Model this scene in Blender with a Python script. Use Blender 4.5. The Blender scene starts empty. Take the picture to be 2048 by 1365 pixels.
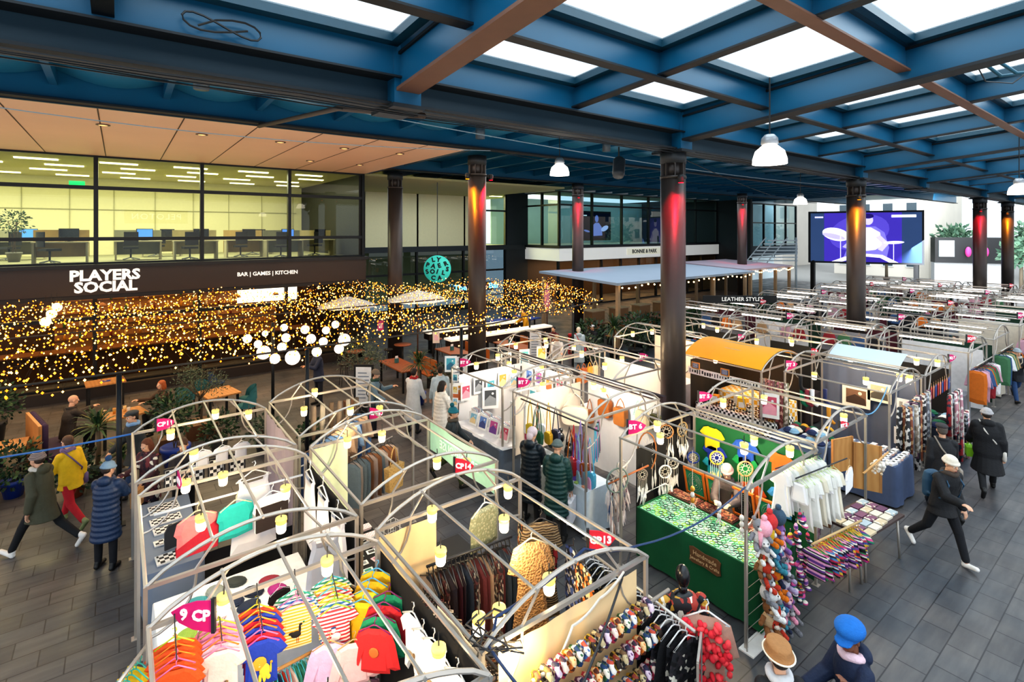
import bpy, bmesh, math, random
from mathutils import Vector, Matrix, Euler
random.seed(7)
PI = math.pi
SC = bpy.context.scene
COL = SC.collection
H = 5.5                     # eye height of the balcony the picture is taken from
# ------------------------------------------------------------------ materials
def lin(h):
    h = h.lstrip('#')
    if len(h) == 3: h = ''.join(c*2 for c in h)
    r = [int(h[i:i+2], 16)/255 for i in (0, 2, 4)]
    return tuple((c/12.92 if c <= .04045 else ((c+.055)/1.055)**2.4) for c in r) + (1,)
MC = {}
def M(c, rough=.65, metal=0, var=.14, sc=9, bump=0, emit=0, spec=None, pat=None, c2=None, c3=None, alpha=None, trans=0, coat=0):
    """procedural material: colour c varied by noise; pat = stripe/check/spot/floral/knit/wood/slab"""
    key = (c, rough, metal, var, sc, bump, emit, spec, pat, c2, c3, alpha, trans, coat)
    if key in MC: return MC[key]
    m = bpy.data.materials.new((pat or 'plain') + '_' + c.strip('#'))
    m.use_nodes = True
    nt = m.node_tree; N = nt.nodes; L = nt.links
    b = N['Principled BSDF']
    def n(t, **k):
        q = N.new(t)
        for a, v in k.items(): setattr(q, a, v)
        return q
    tc = n('ShaderNodeTexCoord')
    def noise(scale, det=3):
        q = n('ShaderNodeTexNoise'); q.inputs['Scale'].default_value = scale; q.inputs['Detail'].default_value = det
        L.new(tc.outputs['Object'], q.inputs['Vector']); return q
    def mix(f, a, bb):
        q = n('ShaderNodeMix', data_type='RGBA')
        for s, v in ((q.inputs[0], f), (q.inputs[6], a), (q.inputs[7], bb)):
            if hasattr(v, 'is_output'): L.new(v, s)
            else: s.default_value = v
        return q.outputs[2]
    def ramp(src, *stops, const=True):
        q = n('ShaderNodeValToRGB'); r = q.color_ramp
        if const: r.interpolation = 'CONSTANT'
        while len(r.elements) < len(stops): r.elements.new(.5)
        for e, (p, col) in zip(r.elements, stops): e.position = p; e.color = col
        L.new(src, q.inputs[0]); return q.outputs[0]
    C = lin(c); C2 = lin(c2) if c2 else C; C3 = lin(c3) if c3 else C2
    base = None; hsrc = None
    if pat in ('stripe', 'vstripe', 'wood', 'zigzag'):
        w = n('ShaderNodeTexWave', bands_direction={'stripe': 'Z', 'vstripe': 'X', 'wood': 'X', 'zigzag': 'Z'}[pat])
        w.inputs['Scale'].default_value = sc; w.inputs['Distortion'].default_value = 0 if pat.endswith('stripe') else (4 if pat == 'wood' else 6)
        L.new(tc.outputs['Object'], w.inputs['Vector'])
        base = ramp(w.outputs['Color'], (0, C), (.5, C2)) if pat != 'wood' else ramp(w.outputs['Color'], (0, C), (1, C2), const=False)
        hsrc = w.outputs['Color']
    elif pat == 'multi':       # bands of many colours along one axis
        sx = n('ShaderNodeSeparateXYZ'); L.new(tc.outputs['Object'], sx.inputs[0])
        mm = n('ShaderNodeMath', operation='MULTIPLY'); mm.inputs[1].default_value = sc; L.new(sx.outputs[2], mm.inputs[0])
        fr = n('ShaderNodeMath', operation='FRACT'); L.new(mm.outputs[0], fr.inputs[0])
        base = ramp(fr.outputs[0], (0, C), (.22, C2), (.4, C3), (.55, C), (.7, lin('#f0e9dc')), (.8, C3), (.9, C2))
    elif pat == 'check':
        k = n('ShaderNodeTexChecker'); k.inputs['Scale'].default_value = sc
        k.inputs[1].default_value = C; k.inputs[2].default_value = C2
        L.new(tc.outputs['Object'], k.inputs['Vector']); base = k.outputs['Color']
    elif pat in ('spot', 'floral', 'knit', 'patch'):
        v = n('ShaderNodeTexVoronoi'); v.inputs['Scale'].default_value = sc
        L.new(tc.outputs['Object'], v.inputs['Vector'])
        if pat == 'spot': base = ramp(v.outputs['Distance'], (0, C2), (.3, C))
        elif pat == 'knit': base = ramp(v.outputs['Distance'], (0, C2), (.5, C), const=False); hsrc = v.outputs['Distance']
        else:
            sx = n('ShaderNodeSeparateColor'); L.new(v.outputs['Color'], sx.inputs[0])
            base = ramp(sx.outputs[0], (0, C), (.34, C2), (.6, C3), (.78, C), (.9, lin('#e9e2d2') if pat == 'floral' else C2))
    elif pat == 'slab':        # paving: big staggered slabs with dark joints and weathered streaks
        br = n('ShaderNodeTexBrick'); br.inputs['Scale'].default_value = 1
        br.inputs['Mortar Size'].default_value = .008; br.inputs['Brick Width'].default_value = .55; br.inputs['Row Height'].default_value = .34
        br.inputs['Color1'].default_value = C; br.inputs['Color2'].default_value = C2; br.inputs['Mortar'].default_value = C3; br.inputs['Bias'].default_value = -.1
        L.new(tc.outputs['Object'], br.inputs['Vector'])
        nz = noise(.45, 6); f = ramp(nz.outputs[0], (.34, (.52, .6, .7, 1)), (.66, (1.5, 1.26, 1.08, 1)), const=False)  # broad warm light pools and bluish shade painted into the paving
        q = n('ShaderNodeMix', data_type='RGBA', blend_type='MULTIPLY'); q.inputs[0].default_value = 1
        L.new(br.outputs['Color'], q.inputs[6]); L.new(f, q.inputs[7]); base = q.outputs[2]; hsrc = br.outputs['Fac']
        st = noise(3.2, 5); mp = n('ShaderNodeMapping'); mp.inputs['Scale'].default_value = (.35, 2.2, 1); L.new(tc.outputs['Object'], mp.inputs[0]); L.new(mp.outputs[0], st.inputs['Vector'])
        q2 = n('ShaderNodeMix', data_type='RGBA', blend_type='MULTIPLY'); q2.inputs[0].default_value = 1; L.new(base, q2.inputs[6]); L.new(ramp(st.outputs[0], (.35, (.8, .8, .82, 1)), (.7, (1.22, 1.2, 1.16, 1)), const=False), q2.inputs[7]); base = q2.outputs[2]
        rr = noise(1.1, 5); rg = ramp(rr.outputs[0], (.3, (.28,)*3+(1,)), (.7, (.62,)*3+(1,)), const=False)
        L.new(rg, b.inputs['Roughness'])
    if base is None or pat == 'wood':
        nz = noise(sc if pat is None else sc*.5)
        d = tuple(x*(1-var) for x in C[:3])+(1,); l = tuple(min(1, x*(1+var)) for x in C[:3])+(1,)
        if base is None: base = mix(nz.outputs[0], d, l)
    L.new(base, b.inputs['Base Color'])
    if pat != 'slab': b.inputs['Roughness'].default_value = rough
    b.inputs['Metallic'].default_value = metal
    if spec is not None: b.inputs['Specular IOR Level'].default_value = spec
    if coat: b.inputs['Coat Weight'].default_value = coat
    if trans: b.inputs['Transmission Weight'].default_value = trans
    if alpha is not None: b.inputs['Alpha'].default_value = alpha
    if emit:
        L.new(base, b.inputs['Emission Color']); b.inputs['Emission Strength'].default_value = emit
    if bump:
        bp = n('ShaderNodeBump'); bp.inputs['Strength'].default_value = bump; bp.inputs['Distance'].default_value = .02
        L.new(hsrc if hsrc else noise(sc*2.5, 4).outputs[0], bp.inputs['Height']); L.new(bp.outputs[0], b.inputs['Normal'])
    MC[key] = m
    return m
def glassmat(name, tint, refl=.12, rough=0.0, clear=.9, frost=0.0):
    """thin pane: mostly clear, part mirror by angle, optional frosted (translucent) share"""
    if name in MC: return MC[name]
    m = bpy.data.materials.new(name); m.use_nodes = True
    nt = m.node_tree; N = nt.nodes; L = nt.links
    for q in list(N): N.remove(q)
    out = N.new('ShaderNodeOutputMaterial'); t = N.new('ShaderNodeBsdfTransparent'); g = N.new('ShaderNodeBsdfGlossy')
    t.inputs[0].default_value = lin(tint); g.inputs['Roughness'].default_value = rough
    fr = N.new('ShaderNodeLayerWeight'); fr.inputs[0].default_value = refl
    mx = N.new('ShaderNodeMixShader'); L.new(fr.outputs['Fresnel'], mx.inputs[0]); L.new(g.outputs[0], mx.inputs[2])
    src = t.outputs[0]
    if frost:
        tl = N.new('ShaderNodeBsdfTranslucent'); tl.inputs[0].default_value = lin(tint)
        nz = N.new('ShaderNodeTexNoise'); nz.inputs['Scale'].default_value = 1.2; tc = N.new('ShaderNodeTexCoord'); L.new(tc.outputs['Object'], nz.inputs['Vector'])
        mt = N.new('ShaderNodeMath'); mt.operation = 'MULTIPLY'; mt.inputs[1].default_value = frost*2; L.new(nz.outputs[0], mt.inputs[0])
        m2 = N.new('ShaderNodeMixShader'); L.new(mt.outputs[0], m2.inputs[0]); L.new(t.outputs[0], m2.inputs[1]); L.new(tl.outputs[0], m2.inputs[2]); src = m2.outputs[0]
    L.new(src, mx.inputs[1]); L.new(mx.outputs[0], out.inputs[0])
    MC[name] = m
    return m
def glow(c, s):
    """lit lamp surface"""
    key = ('glow', c, s)
    if key in MC: return MC[key]
    m = bpy.data.materials.new('glow_'+c.strip('#')); m.use_nodes = True
    b = m.node_tree.nodes['Principled BSDF']
    b.inputs['Base Color'].default_value = lin(c); b.inputs['Emission Color'].default_value = lin(c); b.inputs['Specular IOR Level'].default_value = .05; b.inputs['Roughness'].default_value = .9
    nz = m.node_tree.nodes.new('ShaderNodeTexNoise'); nz.inputs['Scale'].default_value = 3
    mr = m.node_tree.nodes.new('ShaderNodeMapRange'); mr.inputs[3].default_value = s*.9; mr.inputs[4].default_value = s*1.1
    m.node_tree.links.new(nz.outputs[0], mr.inputs[0]); m.node_tree.links.new(mr.outputs[0], b.inputs['Emission Strength'])
    MC[key] = m
    return m
# ------------------------------------------------------------------ geometry
V = Vector
class G:
    def __init__(s): s.v = []; s.f = []; s.mi = []; s.sm = []; s.mats = []
    def _m(s, m):
        if m not in s.mats: s.mats.append(m)
        return s.mats.index(m)
    def add(s, vs, fs, m, smooth=False, mx=None):
        o = len(s.v); k = s._m(m)
        s.v += [tuple(mx @ V(p)) for p in vs] if mx else [tuple(p) for p in vs]
        for f in fs: s.f.append([i+o for i in f]); s.mi.append(k); s.sm.append(smooth)
        return s
    def box(s, x0, y0, z0, x1, y1, z1, m, mx=None):
        vs = [(x, y, z) for z in (z0, z1) for x, y in ((x0, y0), (x1, y0), (x1, y1), (x0, y1))]
        return s.hexa(vs, m, mx)
    def hexa(s, vs, m, mx=None):
        return s.add(vs, [(3, 2, 1, 0), (4, 5, 6, 7), (0, 1, 5, 4), (1, 2, 6, 5), (2, 3, 7, 6), (3, 0, 4, 7)], m, False, mx)
    def cbox(s, c, d, m, rz=0, rx=0, ry=0):
        mx = Matrix.Translation(c) @ Euler((rx, ry, rz)).to_matrix().to_4x4()
        x, y, z = d[0]/2, d[1]/2, d[2]/2
        return s.box(-x, -y, -z, x, y, z, m, mx)
    def quad(s, a, b, c, d, m): return s.add([a, b, c, d], [(0, 1, 2, 3)], m)
    def tube(s, pts, r, m, n=6, cap=True, closed=False):
        pts = [V(p) for p in pts]; k = len(pts); rs = r if isinstance(r, (list, tuple)) else [r]*k
        vs = []; fs = []; up = None
        for i, p in enumerate(pts):
            if closed: t = pts[(i+1) % k]-pts[i-1]
            else: t = pts[min(i+1, k-1)]-pts[max(i-1, 0)]
            t = t.normalized() if t.length > 1e-9 else V((0, 0, 1))
            if up is None: up = V((0, 0, 1)) if abs(t.z) < .9 else V((1, 0, 0))
            a = t.cross(up)
            if a.length < 1e-6: a = t.orthogonal()
            a.normalize(); b = t.cross(a).normalized(); up = -b if False else up
            off = PI/n if n == 4 else 0
            for j in range(n):
                w = 2*PI*j/n+off; vs.append(p+(a*math.cos(w)+b*math.sin(w))*rs[i])
        for i in range(k if closed else k-1):
            for j in range(n):
                q = (i+1) % k
                fs.append((i*n+j, i*n+(j+1) % n, q*n+(j+1) % n, q*n+j))
        if cap and not closed: fs += [tuple(range(n))[::-1], tuple((k-1)*n+j for j in range(n))]
        return s.add(vs, fs, m, n > 5)
    def lathe(s, prof, m, n=14, mx=None, smooth=True):
        vs = []; fs = []; k = len(prof)
        for r, z in prof:
            for j in range(n): w = 2*PI*j/n; vs.append((r*math.cos(w), r*math.sin(w), z))
        for i in range(k-1):
            for j in range(n): fs.append((i*n+j, i*n+(j+1) % n, (i+1)*n+(j+1) % n, (i+1)*n+j))
        if prof[0][0] > 1e-4: fs.append(tuple(range(n))[::-1])
        if prof[-1][0] > 1e-4: fs.append(tuple((k-1)*n+j for j in range(n)))
        return s.add(vs, fs, m, smooth, mx)
    def ball(s, c, r, m, n=10, k=6, mx=None):
        r = r if isinstance(r, (tuple, list)) else (r, r, r)
        q = Matrix.Translation(c) @ (mx or Matrix()) @ Matrix.Diagonal((r[0], r[1], r[2], 1))
        return s.lathe([(math.sin(PI*i/k), -math.cos(PI*i/k)) for i in range(k+1)], m, n, q)
    def grid(s, fn, nu, nv, m, smooth=True):
        vs = [fn(i/nu, j/nv) for j in range(nv+1) for i in range(nu+1)]
        fs = [(j*(nu+1)+i, j*(nu+1)+i+1, (j+1)*(nu+1)+i+1, (j+1)*(nu+1)+i) for j in range(nv) for i in range(nu)]
        return s.add(vs, fs, m, smooth)
    def slab(s, poly, t, m, mx=None, bulge=0):
        """flat outline in XZ, extruded along Y by t"""
        n = len(poly); cx = sum(p[0] for p in poly)/n
        vs = [(x, -t/2, z) for x, z in poly]+[(x, t/2, z) for x, z in poly]
        fs = [tuple(range(n)), tuple(range(2*n-1, n-1, -1))]+[(i, i+n, (i+1) % n+n, (i+1) % n) for i in range(n)]
        return s.add(vs, fs, m, False, mx)
    def mesh(s, name):
        me = bpy.data.meshes.new(name)
        me.from_pydata(s.v, [], s.f)
        for m in s.mats: me.materials.append(m)
        me.polygons.foreach_set('material_index', s.mi); me.polygons.foreach_set('use_smooth', s.sm)
        me.update(); return me
    def build(s, name, parent=None, label=None, cat=None, group=None, kind=None, loc=None, rz=0):
        o = bpy.data.objects.new(name, s.mesh(name)); COL.objects.link(o)
        if parent: o.parent = parent
        if loc: o.location = loc
        if rz: o.rotation_euler = (0, 0, rz)
        tag(o, label, cat, group, kind); return o
def tag(o, label=None, cat=None, group=None, kind=None):
    for k, v in (('label', label), ('category', cat), ('group', group), ('kind', kind)):
        if v: o[k] = v
    return o
KIDS = {}
def thing(name, label, cat, loc=(0, 0, 0), rz=0, group=None):
    o = bpy.data.objects.new(name, None); COL.objects.link(o); o.location = loc; o.rotation_euler = (0, 0, rz)
    o.empty_display_size = .1
    return tag(o, label, cat, group)
def obj(name, me, parent=None, label=None, cat=None, group=None, loc=None, rz=0, sc=None):
    o = bpy.data.objects.new(name, me); COL.objects.link(o)
    if parent: o.parent = parent
    if loc: o.location = loc
    if rz: o.rotation_euler = (0, 0, rz)
    if sc: o.scale = (sc,)*3 if not isinstance(sc, tuple) else sc
    return tag(o, label, cat, group)
TREE = {}
def kids(o):
    if o.name not in TREE: TREE[o.name] = list(o.children)
    return TREE[o.name]
def dup(o, loc=None, rz=None, label=None, group=None, parent=None, sc=None):
    c = o.copy(); COL.objects.link(c)
    if loc is not None: c.location = loc
    if rz is not None: c.rotation_euler = (0, 0, rz)
    if sc: c.scale = (sc,)*3 if not isinstance(sc, tuple) else sc
    if label: c['label'] = label
    if group: c['group'] = group
    if parent: c.parent = parent
    for ch in kids(o): dup(ch, parent=c)
    return c
FONT = {}
def textmesh(s, size, m, bold=0, depth=.006, sx=1, spacing=1, align='CENTER'):
    key = (s, size, m.name, bold, depth, sx, spacing, align)
    if key in FONT: return FONT[key]
    cu = bpy.data.curves.new('lettering', 'FONT'); cu.body = s; cu.size = size; cu.extrude = depth; cu.offset = bold
    cu.align_x = align; cu.align_y = 'CENTER'; cu.space_character = spacing; cu.resolution_u = 2; cu.space_line = .8
    o = bpy.data.objects.new('lettering', cu); COL.objects.link(o)
    me = bpy.data.meshes.new_from_object(o)
    bpy.data.objects.remove(o); me.materials.clear(); me.materials.append(m); me.name = 'lettering'
    for v in me.vertices: v.co.x *= sx
    FONT[key] = me
    return me
def letter(s, size, m, parent, loc, rot=(PI/2, 0, 0), name='lettering', **k):
    o = obj(name, textmesh(s, size, m, **k), parent); o.location = loc; o.rotation_euler = rot; return o
ORD = ['first', 'second', 'third', 'fourth', 'fifth', 'sixth', 'seventh', 'eighth', 'ninth', 'tenth', 'eleventh', 'twelfth', 'thirteenth', 'fourteenth', 'fifteenth', 'sixteenth', 'seventeenth', 'eighteenth', 'nineteenth', 'twentieth',
       'twenty-first', 'twenty-second', 'twenty-third', 'twenty-fourth', 'twenty-fifth', 'twenty-sixth', 'twenty-seventh', 'twenty-eighth', 'twenty-ninth', 'thirtieth']
def R(a, b): return random.uniform(a, b)
# ------------------------------------------------------------------ people
def sculpt(g, vox, name, mats=None, smooth=4, ratio=None):
    """fuse overlapping closed shapes into one continuous skin"""
    me = g.mesh(name); o = bpy.data.objects.new('tmp_sculpt', me); COL.objects.link(o)
    r = o.modifiers.new('r', 'REMESH'); r.mode = 'VOXEL'; r.voxel_size = vox; r.use_smooth_shade = True
    s = o.modifiers.new('s', 'SMOOTH'); s.factor = .5; s.iterations = smooth
    if ratio: d = o.modifiers.new('d', 'DECIMATE'); d.ratio = ratio
    dg = bpy.context.evaluated_depsgraph_get()
    out = bpy.data.meshes.new_from_object(o.evaluated_get(dg)); bpy.data.objects.remove(o)
    out.materials.clear()
    for m in (mats or g.mats[:1]): out.materials.append(m)
    for p in out.polygons: p.use_smooth = True; p.material_index = 0
    out.name = name; return out
def cap(g, a, b, ra, rb, m):
    a, b = V(a), V(b); g.tube([a, b], [ra, rb], m, 10); g.ball(a, ra*1.01, m, 10, 8); g.ball(b, rb*1.01, m, 10, 8)
def rings(g, data, m, n=18):
    """data: (centre, rx, ry, tilt about x)"""
    vs = []; fs = []
    for c, rx, ry, t in data:
        for j in range(n):
            w = 2*PI*j/n; y = ry*math.sin(w)
            vs.append((c[0]+rx*math.cos(w), c[1]+y*math.cos(t), c[2]-y*math.sin(t)))
    k = len(data)
    for i in range(k-1):
        for j in range(n): fs.append((i*n+j, i*n+(j+1) % n, (i+1)*n+(j+1) % n, (i+1)*n+j))
    fs += [tuple(range(n))[::-1], tuple((k-1)*n+j for j in range(n))]
    g.add(vs, fs, m, True)
RD = math.radians
SKIN = {'fair': '#d9a98c', 'tan': '#b98563', 'brown': '#7a4b34'}
def person(label, loc, face, look, lean=4, hip=(0, 0), knee=(0, 0), arm=((5, 8), (5, 8)), elbow=(15, 15), head=(0, 0), h=1.7, vox=.013, skin='fair', group=None, spread=4, z0=0, twist=(0, 0)):
    """stands facing world direction `face` (radians); look = clothing dictionary"""
    s = h/1.7; sk = M(SKIN[skin], rough=.55, var=.08, sc=5)
    d = lambda f: V((0, math.sin(RD(f)), -math.cos(RD(f))))
    P = V((0, 0, 0)); J = {}
    for i, sx in enumerate((-1, 1)):
        hp = P+V((sx*.092, 0, 0)); ab = RD(spread)*sx
        q = d(hip[i]); kn = hp+V((math.sin(ab)*.43, q.y*.43, q.z*.43)); q2 = d(hip[i]-knee[i]); an = kn+V((math.sin(ab)*.2, q2.y*.42, q2.z*.42))
        J[i] = (hp, kn, an)
    low = min(J[0][2].z, J[1][2].z); P = V((0, 0, .085-low))
    for i in (0, 1): J[i] = tuple(p+P for p in J[i])
    L = RD(lean); up = V((0, math.sin(L), math.cos(L)))
    sp = lambda t: P+up*t
    ch = sp(.46); nk = sp(.56); hd = nk+up*.06+V((0, .025, .075))
    A = {}
    for i, sx in enumerate((-1, 1)):
        sh = sp(.475)+V((sx*.165, 0, 0)); f, ab = arm[i]
        q = V((sx*math.sin(RD(ab)), math.sin(RD(f)+L*.5)*math.cos(RD(ab)), -math.cos(RD(f)+L*.5)*math.cos(RD(ab)))); el = sh+q*.285
        f2 = f+elbow[i]; tw = twist[i]
        q2 = V((sx*math.sin(RD(ab*.6-tw)), math.sin(RD(f2)+L*.5), -math.cos(RD(f2)+L*.5))).normalized(); wr = el+q2*.25
        A[i] = (sh, el, wr, q2)
    root = None
    # body
    g = G()
    rings(g, [(sp(t), rx*.92, ry*.9, -L) for t, rx, ry in ((-.12, .12, .09), (-.05, .165, .115), (.08, .155, .105), (.2, .14, .1), (.36, .165, .115), (.47, .15, .1), (.54, .07, .065))], sk)
    cap(g, sp(.5), nk+up*.07, .058, .052, sk)
    yaw, pit = RD(head[0]), RD(head[1]); HM = Matrix.Translation(hd) @ Euler((-pit, 0, yaw), 'XYZ').to_matrix().to_4x4()
    hb = lambda c, r: g.ball((0, 0, 0), r, sk, 14, 10, mx=None) if False else g.lathe([(math.sin(PI*i/10), -math.cos(PI*i/10)) for i in range(11)], sk, 14, HM @ Matrix.Translation(c) @ Matrix.Diagonal((*r, 1)))
    hb((0, -.008, .035), (.076, .095, .088)); hb((0, .03, -.035), (.058, .062, .072))
    hb((0, .1, -.008), (.013, .02, .022)); hb((0, .083, .022), (.05, .014, .014)); hb((0, .082, -.058), (.022, .014, .009))
    for sx in (-1, 1): hb((sx*.077, -.005, 0), (.012, .02, .032))
    for i in (0, 1):
        hp, kn, an = J[i]; sx = -1 if i == 0 else 1
        cap(g, hp, kn, .082, .055, sk); cap(g, kn, an, .052, .036, sk); 
        sh, el, wr, q = A[i]
        cap(g, sh, el, .05, .038, sk); cap(g, el, wr, .038, .026, sk)
        # hand: palm, four unequal curled fingers and a thumb from the side
        side = V((sx, 0, 0)); side = (side-q*side.dot(q)).normalized(); nrm = q.cross(side).normalized()*sx
        pc = wr+q*.06; B = Matrix((side, nrm, q)).transposed().to_4x4()
        g.lathe([(math.sin(PI*k/8), -math.cos(PI*k/8)) for k in range(9)], sk, 10, Matrix.Translation(pc) @ B @ Matrix.Diagonal((.041, .02, .055, 1)))
        for k, ln in enumerate((.062, .075, .07, .052)):
            b0 = wr+q*.1+side*((k-1.5)*.019); b1 = b0+q*ln*.55+nrm*.012; b2 = b1+q*ln*.35+nrm*.03
            g.tube([b0, b1, b2], [.0095, .009, .0075], sk, 6); g.ball(b2, .0078, sk, 6, 4)
        t0 = wr+q*.035-side*.03; t1 = t0+q*.03-side*.024+nrm*.01; t2 = t1+q*.03+nrm*.012
        g.tube([t0, t1, t2], [.013, .011, .009], sk, 6); g.ball(t2, .009, sk, 6, 4)
    root = obj('person', sculpt(g, vox*.7, 'person', [sk], 2), None, label, 'person', group, (loc[0], loc[1], z0), face-PI/2, sc=s)
    def part(name, g, v=vox, sm=3, mats=None): return obj(name, sculpt(g, v, name, mats, sm), root)
    HT = lambda c: HM @ Matrix.Translation(c)
    if vox < .02:
        for sx in (-1, 1):
            e = G(); e.ball((0, 0, 0), .0125, M('#f2efe8', rough=.2), 8, 6); e.ball((0, .008, 0), .0072, M('#20160f', rough=.1), 8, 5)
            o = e.build('eye', root); o.location = HM @ V((sx*.03, .082, .006)); o.rotation_euler = (-pit, 0, yaw)
        e = G(); e.ball((0, 0, 0), (.021, .006, .005), M('#9b4a44'), 10, 5); o = e.build('mouth', root); o.location = HM @ V((0, .093, -.058)); o.rotation_euler = (-pit, 0, yaw)
    # trousers and shoes
    tm = M(look.get('legs', '#17181c'), rough=.85, bump=.25, sc=14); sm_ = M(look.get('shoes', '#121212'), rough=.5)
    g = G(); rings(g, [(P+V((0, 0, z)), rx, ry, 0) for z, rx, ry in ((-.1, .1, .09), (-.04, .172, .125), (.06, .172, .122), (.1, .16, .115))], tm)
    for i in (0, 1):
        hp, kn, an = J[i]; a2 = an+(kn-an)*.1
        cap(g, hp, kn, .098, .07, tm); cap(g, kn, a2, .068, look.get('cuff', .055), tm)
    part('trousers', g)
    for i in (0, 1):
        an = J[i][2]; q = (J[i][2]-J[i][1]).normalized(); fw = V((0, -q.z, q.y)); dn = q
        if fw.y < 0: fw = -fw
        g = G(); cap(g, an-fw*.045+dn*.035, an+fw*.155+dn*.05, .043, .036, sm_); cap(g, an-fw*.02-dn*.02, an-fw*.03+dn*.02, .046, .045, sm_)
        if look.get('boot'): cap(g, an-dn*.18, an, .056, .05, sm_)
        part('shoe', g, .011)
    # upper clothing
    cm = M(look['top'], **{**dict(rough=look.get('rough', .75), bump=.3, sc=16), **look.get('tex', {})}); hem = look.get('hem', -.12); th = look.get('thick', .028); pf = look.get('puff', 0)
    g = G(); prof = [(-.02, .185, .135), (.08, .175, .13), (.2, .165, .125), (.34, .185, .135), (.42, .18, .125), (.49, .14, .105), (.565, .075, .075)]
    dat = []
    seated = hip[0] > 60
    hm = max(hem, -.16) if seated else hem
    if hm < -.02:
        mid = (J[0][1]+J[1][1])*.5-(J[0][0]+J[1][0])*.5
        for t in (hm, hm*.6, hm*.3):
            f = min(1, -t/.43); fl = look.get('flare', .04)*f; strd = abs(J[0][1].y-J[1][1].y)*.5*f
            dat.append((P+V((0, mid.y*f*(0 if seated else 1), t)), .19+fl, .14+fl+strd*.75, 0))
    dat += [(sp(t), rx+th-.02, ry+th-.02, -L) for t, rx, ry in prof]
    if pf:
        nd = []
        for a, b in zip(dat[:-1], dat[1:]):
            k = max(2, int((V(b[0])-V(a[0])).length/.035))
            for j in range(k):
                f = j/k; nd.append((V(a[0]).lerp(V(b[0]), f), a[1]+(b[1]-a[1])*f, a[2]+(b[2]-a[2])*f, a[3]+(b[3]-a[3])*f))
        dat = [(c, rx+(pf if j % 2 else -pf*.6), ry+(pf if j % 2 else -pf*.6), t) for j, (c, rx, ry, t) in enumerate(nd)]+[dat[-1]]
    rings(g, dat, cm)
    for i in (0, 1):
        sh, el, wr, q = A[i]; w2 = el+(wr-el)*.97
        cap(g, sh, el, .052+th*.6, .046+th*.6, cm); cap(g, el, w2, .048+th*.7, .036+th*.6, cm)
        if pf:
            for a, b, r0 in ((sh, el, .062+th*.75), (el, w2, .045+th*.75)):
                for k in range(1, 5): p = a.lerp(b, k/4.6); g.ball(p, r0+.002, cm, 10, 6)
    if look.get('hood'):
        q = sp(.55)-V((0, .075, 0)); g.ball(q+V((0, -.02, .0)), (.115, .075, .085), cm, 12, 8)
    if look.get('hoodup'):
        g.ball(hd+V((0, -.025, .02)), (.118, .13, .145), cm, 14, 10)
    g.tube([sp(.545)+V((.085*math.cos(a), .085*math.sin(a), .015)) for a in [2*PI*k/12 for k in range(12)]], .028, cm, 8, closed=True)
    part(look.get('topname', 'coat'), g, vox, 3)
    # lower contrast layer, scarf, bag
    if look.get('scarf'):
        q = M(look['scarf'], rough=.9, bump=.4, sc=20); g = G()
        g.tube([nk+V((.085*math.cos(a), .085*math.sin(a)+.01, .0+.012*math.sin(3*a))) for a in [2*PI*k/14 for k in range(14)]], .042, q, 8, closed=True); part('scarf', g, .012)
    hr = look.get('hair'); 
    if hr and hr != 'none':
        c, style = hr; q = M(c, rough=.6, bump=.5, sc=30, var=.3); g = G()
        mk = lambda cc, r: g.lathe([(math.sin(PI*i/10), -math.cos(PI*i/10)) for i in range(11)], q, 14, HT(cc) @ Matrix.Diagonal((*r, 1)))
        mk((0, -.022, .05), (.086, .1, .088))
        if style == 'long':
            mk((0, -.07, -.05), (.085, .055, .14)); mk((.07, -.02, -.04), (.025, .05, .12)); mk((-.07, -.02, -.04), (.025, .05, .12))
        elif style == 'bun': mk((0, -.12, .04), (.05, .05, .05)); mk((0, -.05, 0), (.08, .06, .08))
        else: mk((0, -.045, .005), (.08, .07, .07))
        part('hair', g, .011)
    ht = look.get('hat')
    if ht:
        c, style = ht; q = M(c, **{**dict(rough=.85, bump=.4, sc=26), **look.get('hattex', {})}); g = G()
        mk = lambda cc, r, e=None: g.lathe([(math.sin(PI*i/10), -math.cos(PI*i/10)) for i in range(11)], q, 16, HT(cc) @ (e or Matrix()) @ Matrix.Diagonal((*r, 1)))
        nm = 'hat'
        if style == 'beanie':
            nm = 'beanie'; mk((0, -.018, .065), (.092, .108, .085)); g.tube([HM @ V((.09*math.cos(a), -.012+.107*math.sin(a), .045)) for a in [2*PI*k/16 for k in range(16)]], .022, q, 8, closed=True)
        elif style == 'cap':
            nm = 'flat_cap'; mk((0, .0, .09), (.1, .125, .05)); mk((0, .1, .06), (.07, .06, .016))
        elif style == 'beret':
            nm = 'newsboy_hat'; mk((0, -.02, .1), (.135, .14, .085)); mk((0, .01, .045), (.1, .115, .04)); mk((0, .1, .03), (.085, .07, .018), Euler((-.25, 0, 0)).to_matrix().to_4x4())
        elif style == 'straw':
            nm = 'straw_hat'
            g.lathe([(0, .14), (.08, .138), (.108, .125), (.118, .06), (.12, .045), (.128, .037), (.136, .042), (.136, .033), (.125, .022), (.1, .03), (0, .035)], q, 24, HT((0, -.01, .02)) @ Matrix.Diagonal((.95, 1.22, 1, 1)))
        elif style == 'headscarf':
            nm = 'head_wrap'; mk((0, -.02, .045), (.098, .115, .098)); mk((0, -.1, -.03), (.07, .05, .08))
        ho = part(nm, g, .011)
        if style == 'straw':
            g = G(); b = M('#efe3cf', rough=.8); g.tube([HM @ V((.13*math.cos(a), -.01+.167*math.sin(a), .06)) for a in [2*PI*k/28 for k in range(28)]], .008, b, 6, closed=True); g.build('hat_trim', ho)
        if look.get('bobble'):
            g = G(); g.ball((0, 0, 0), .05, M(look['bobble'], rough=1, bump=1, sc=40), 14, 10); o = g.build('bobble', ho); o.location = HM @ V((0, -.04, .185))
    bag = look.get('bag')
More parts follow.
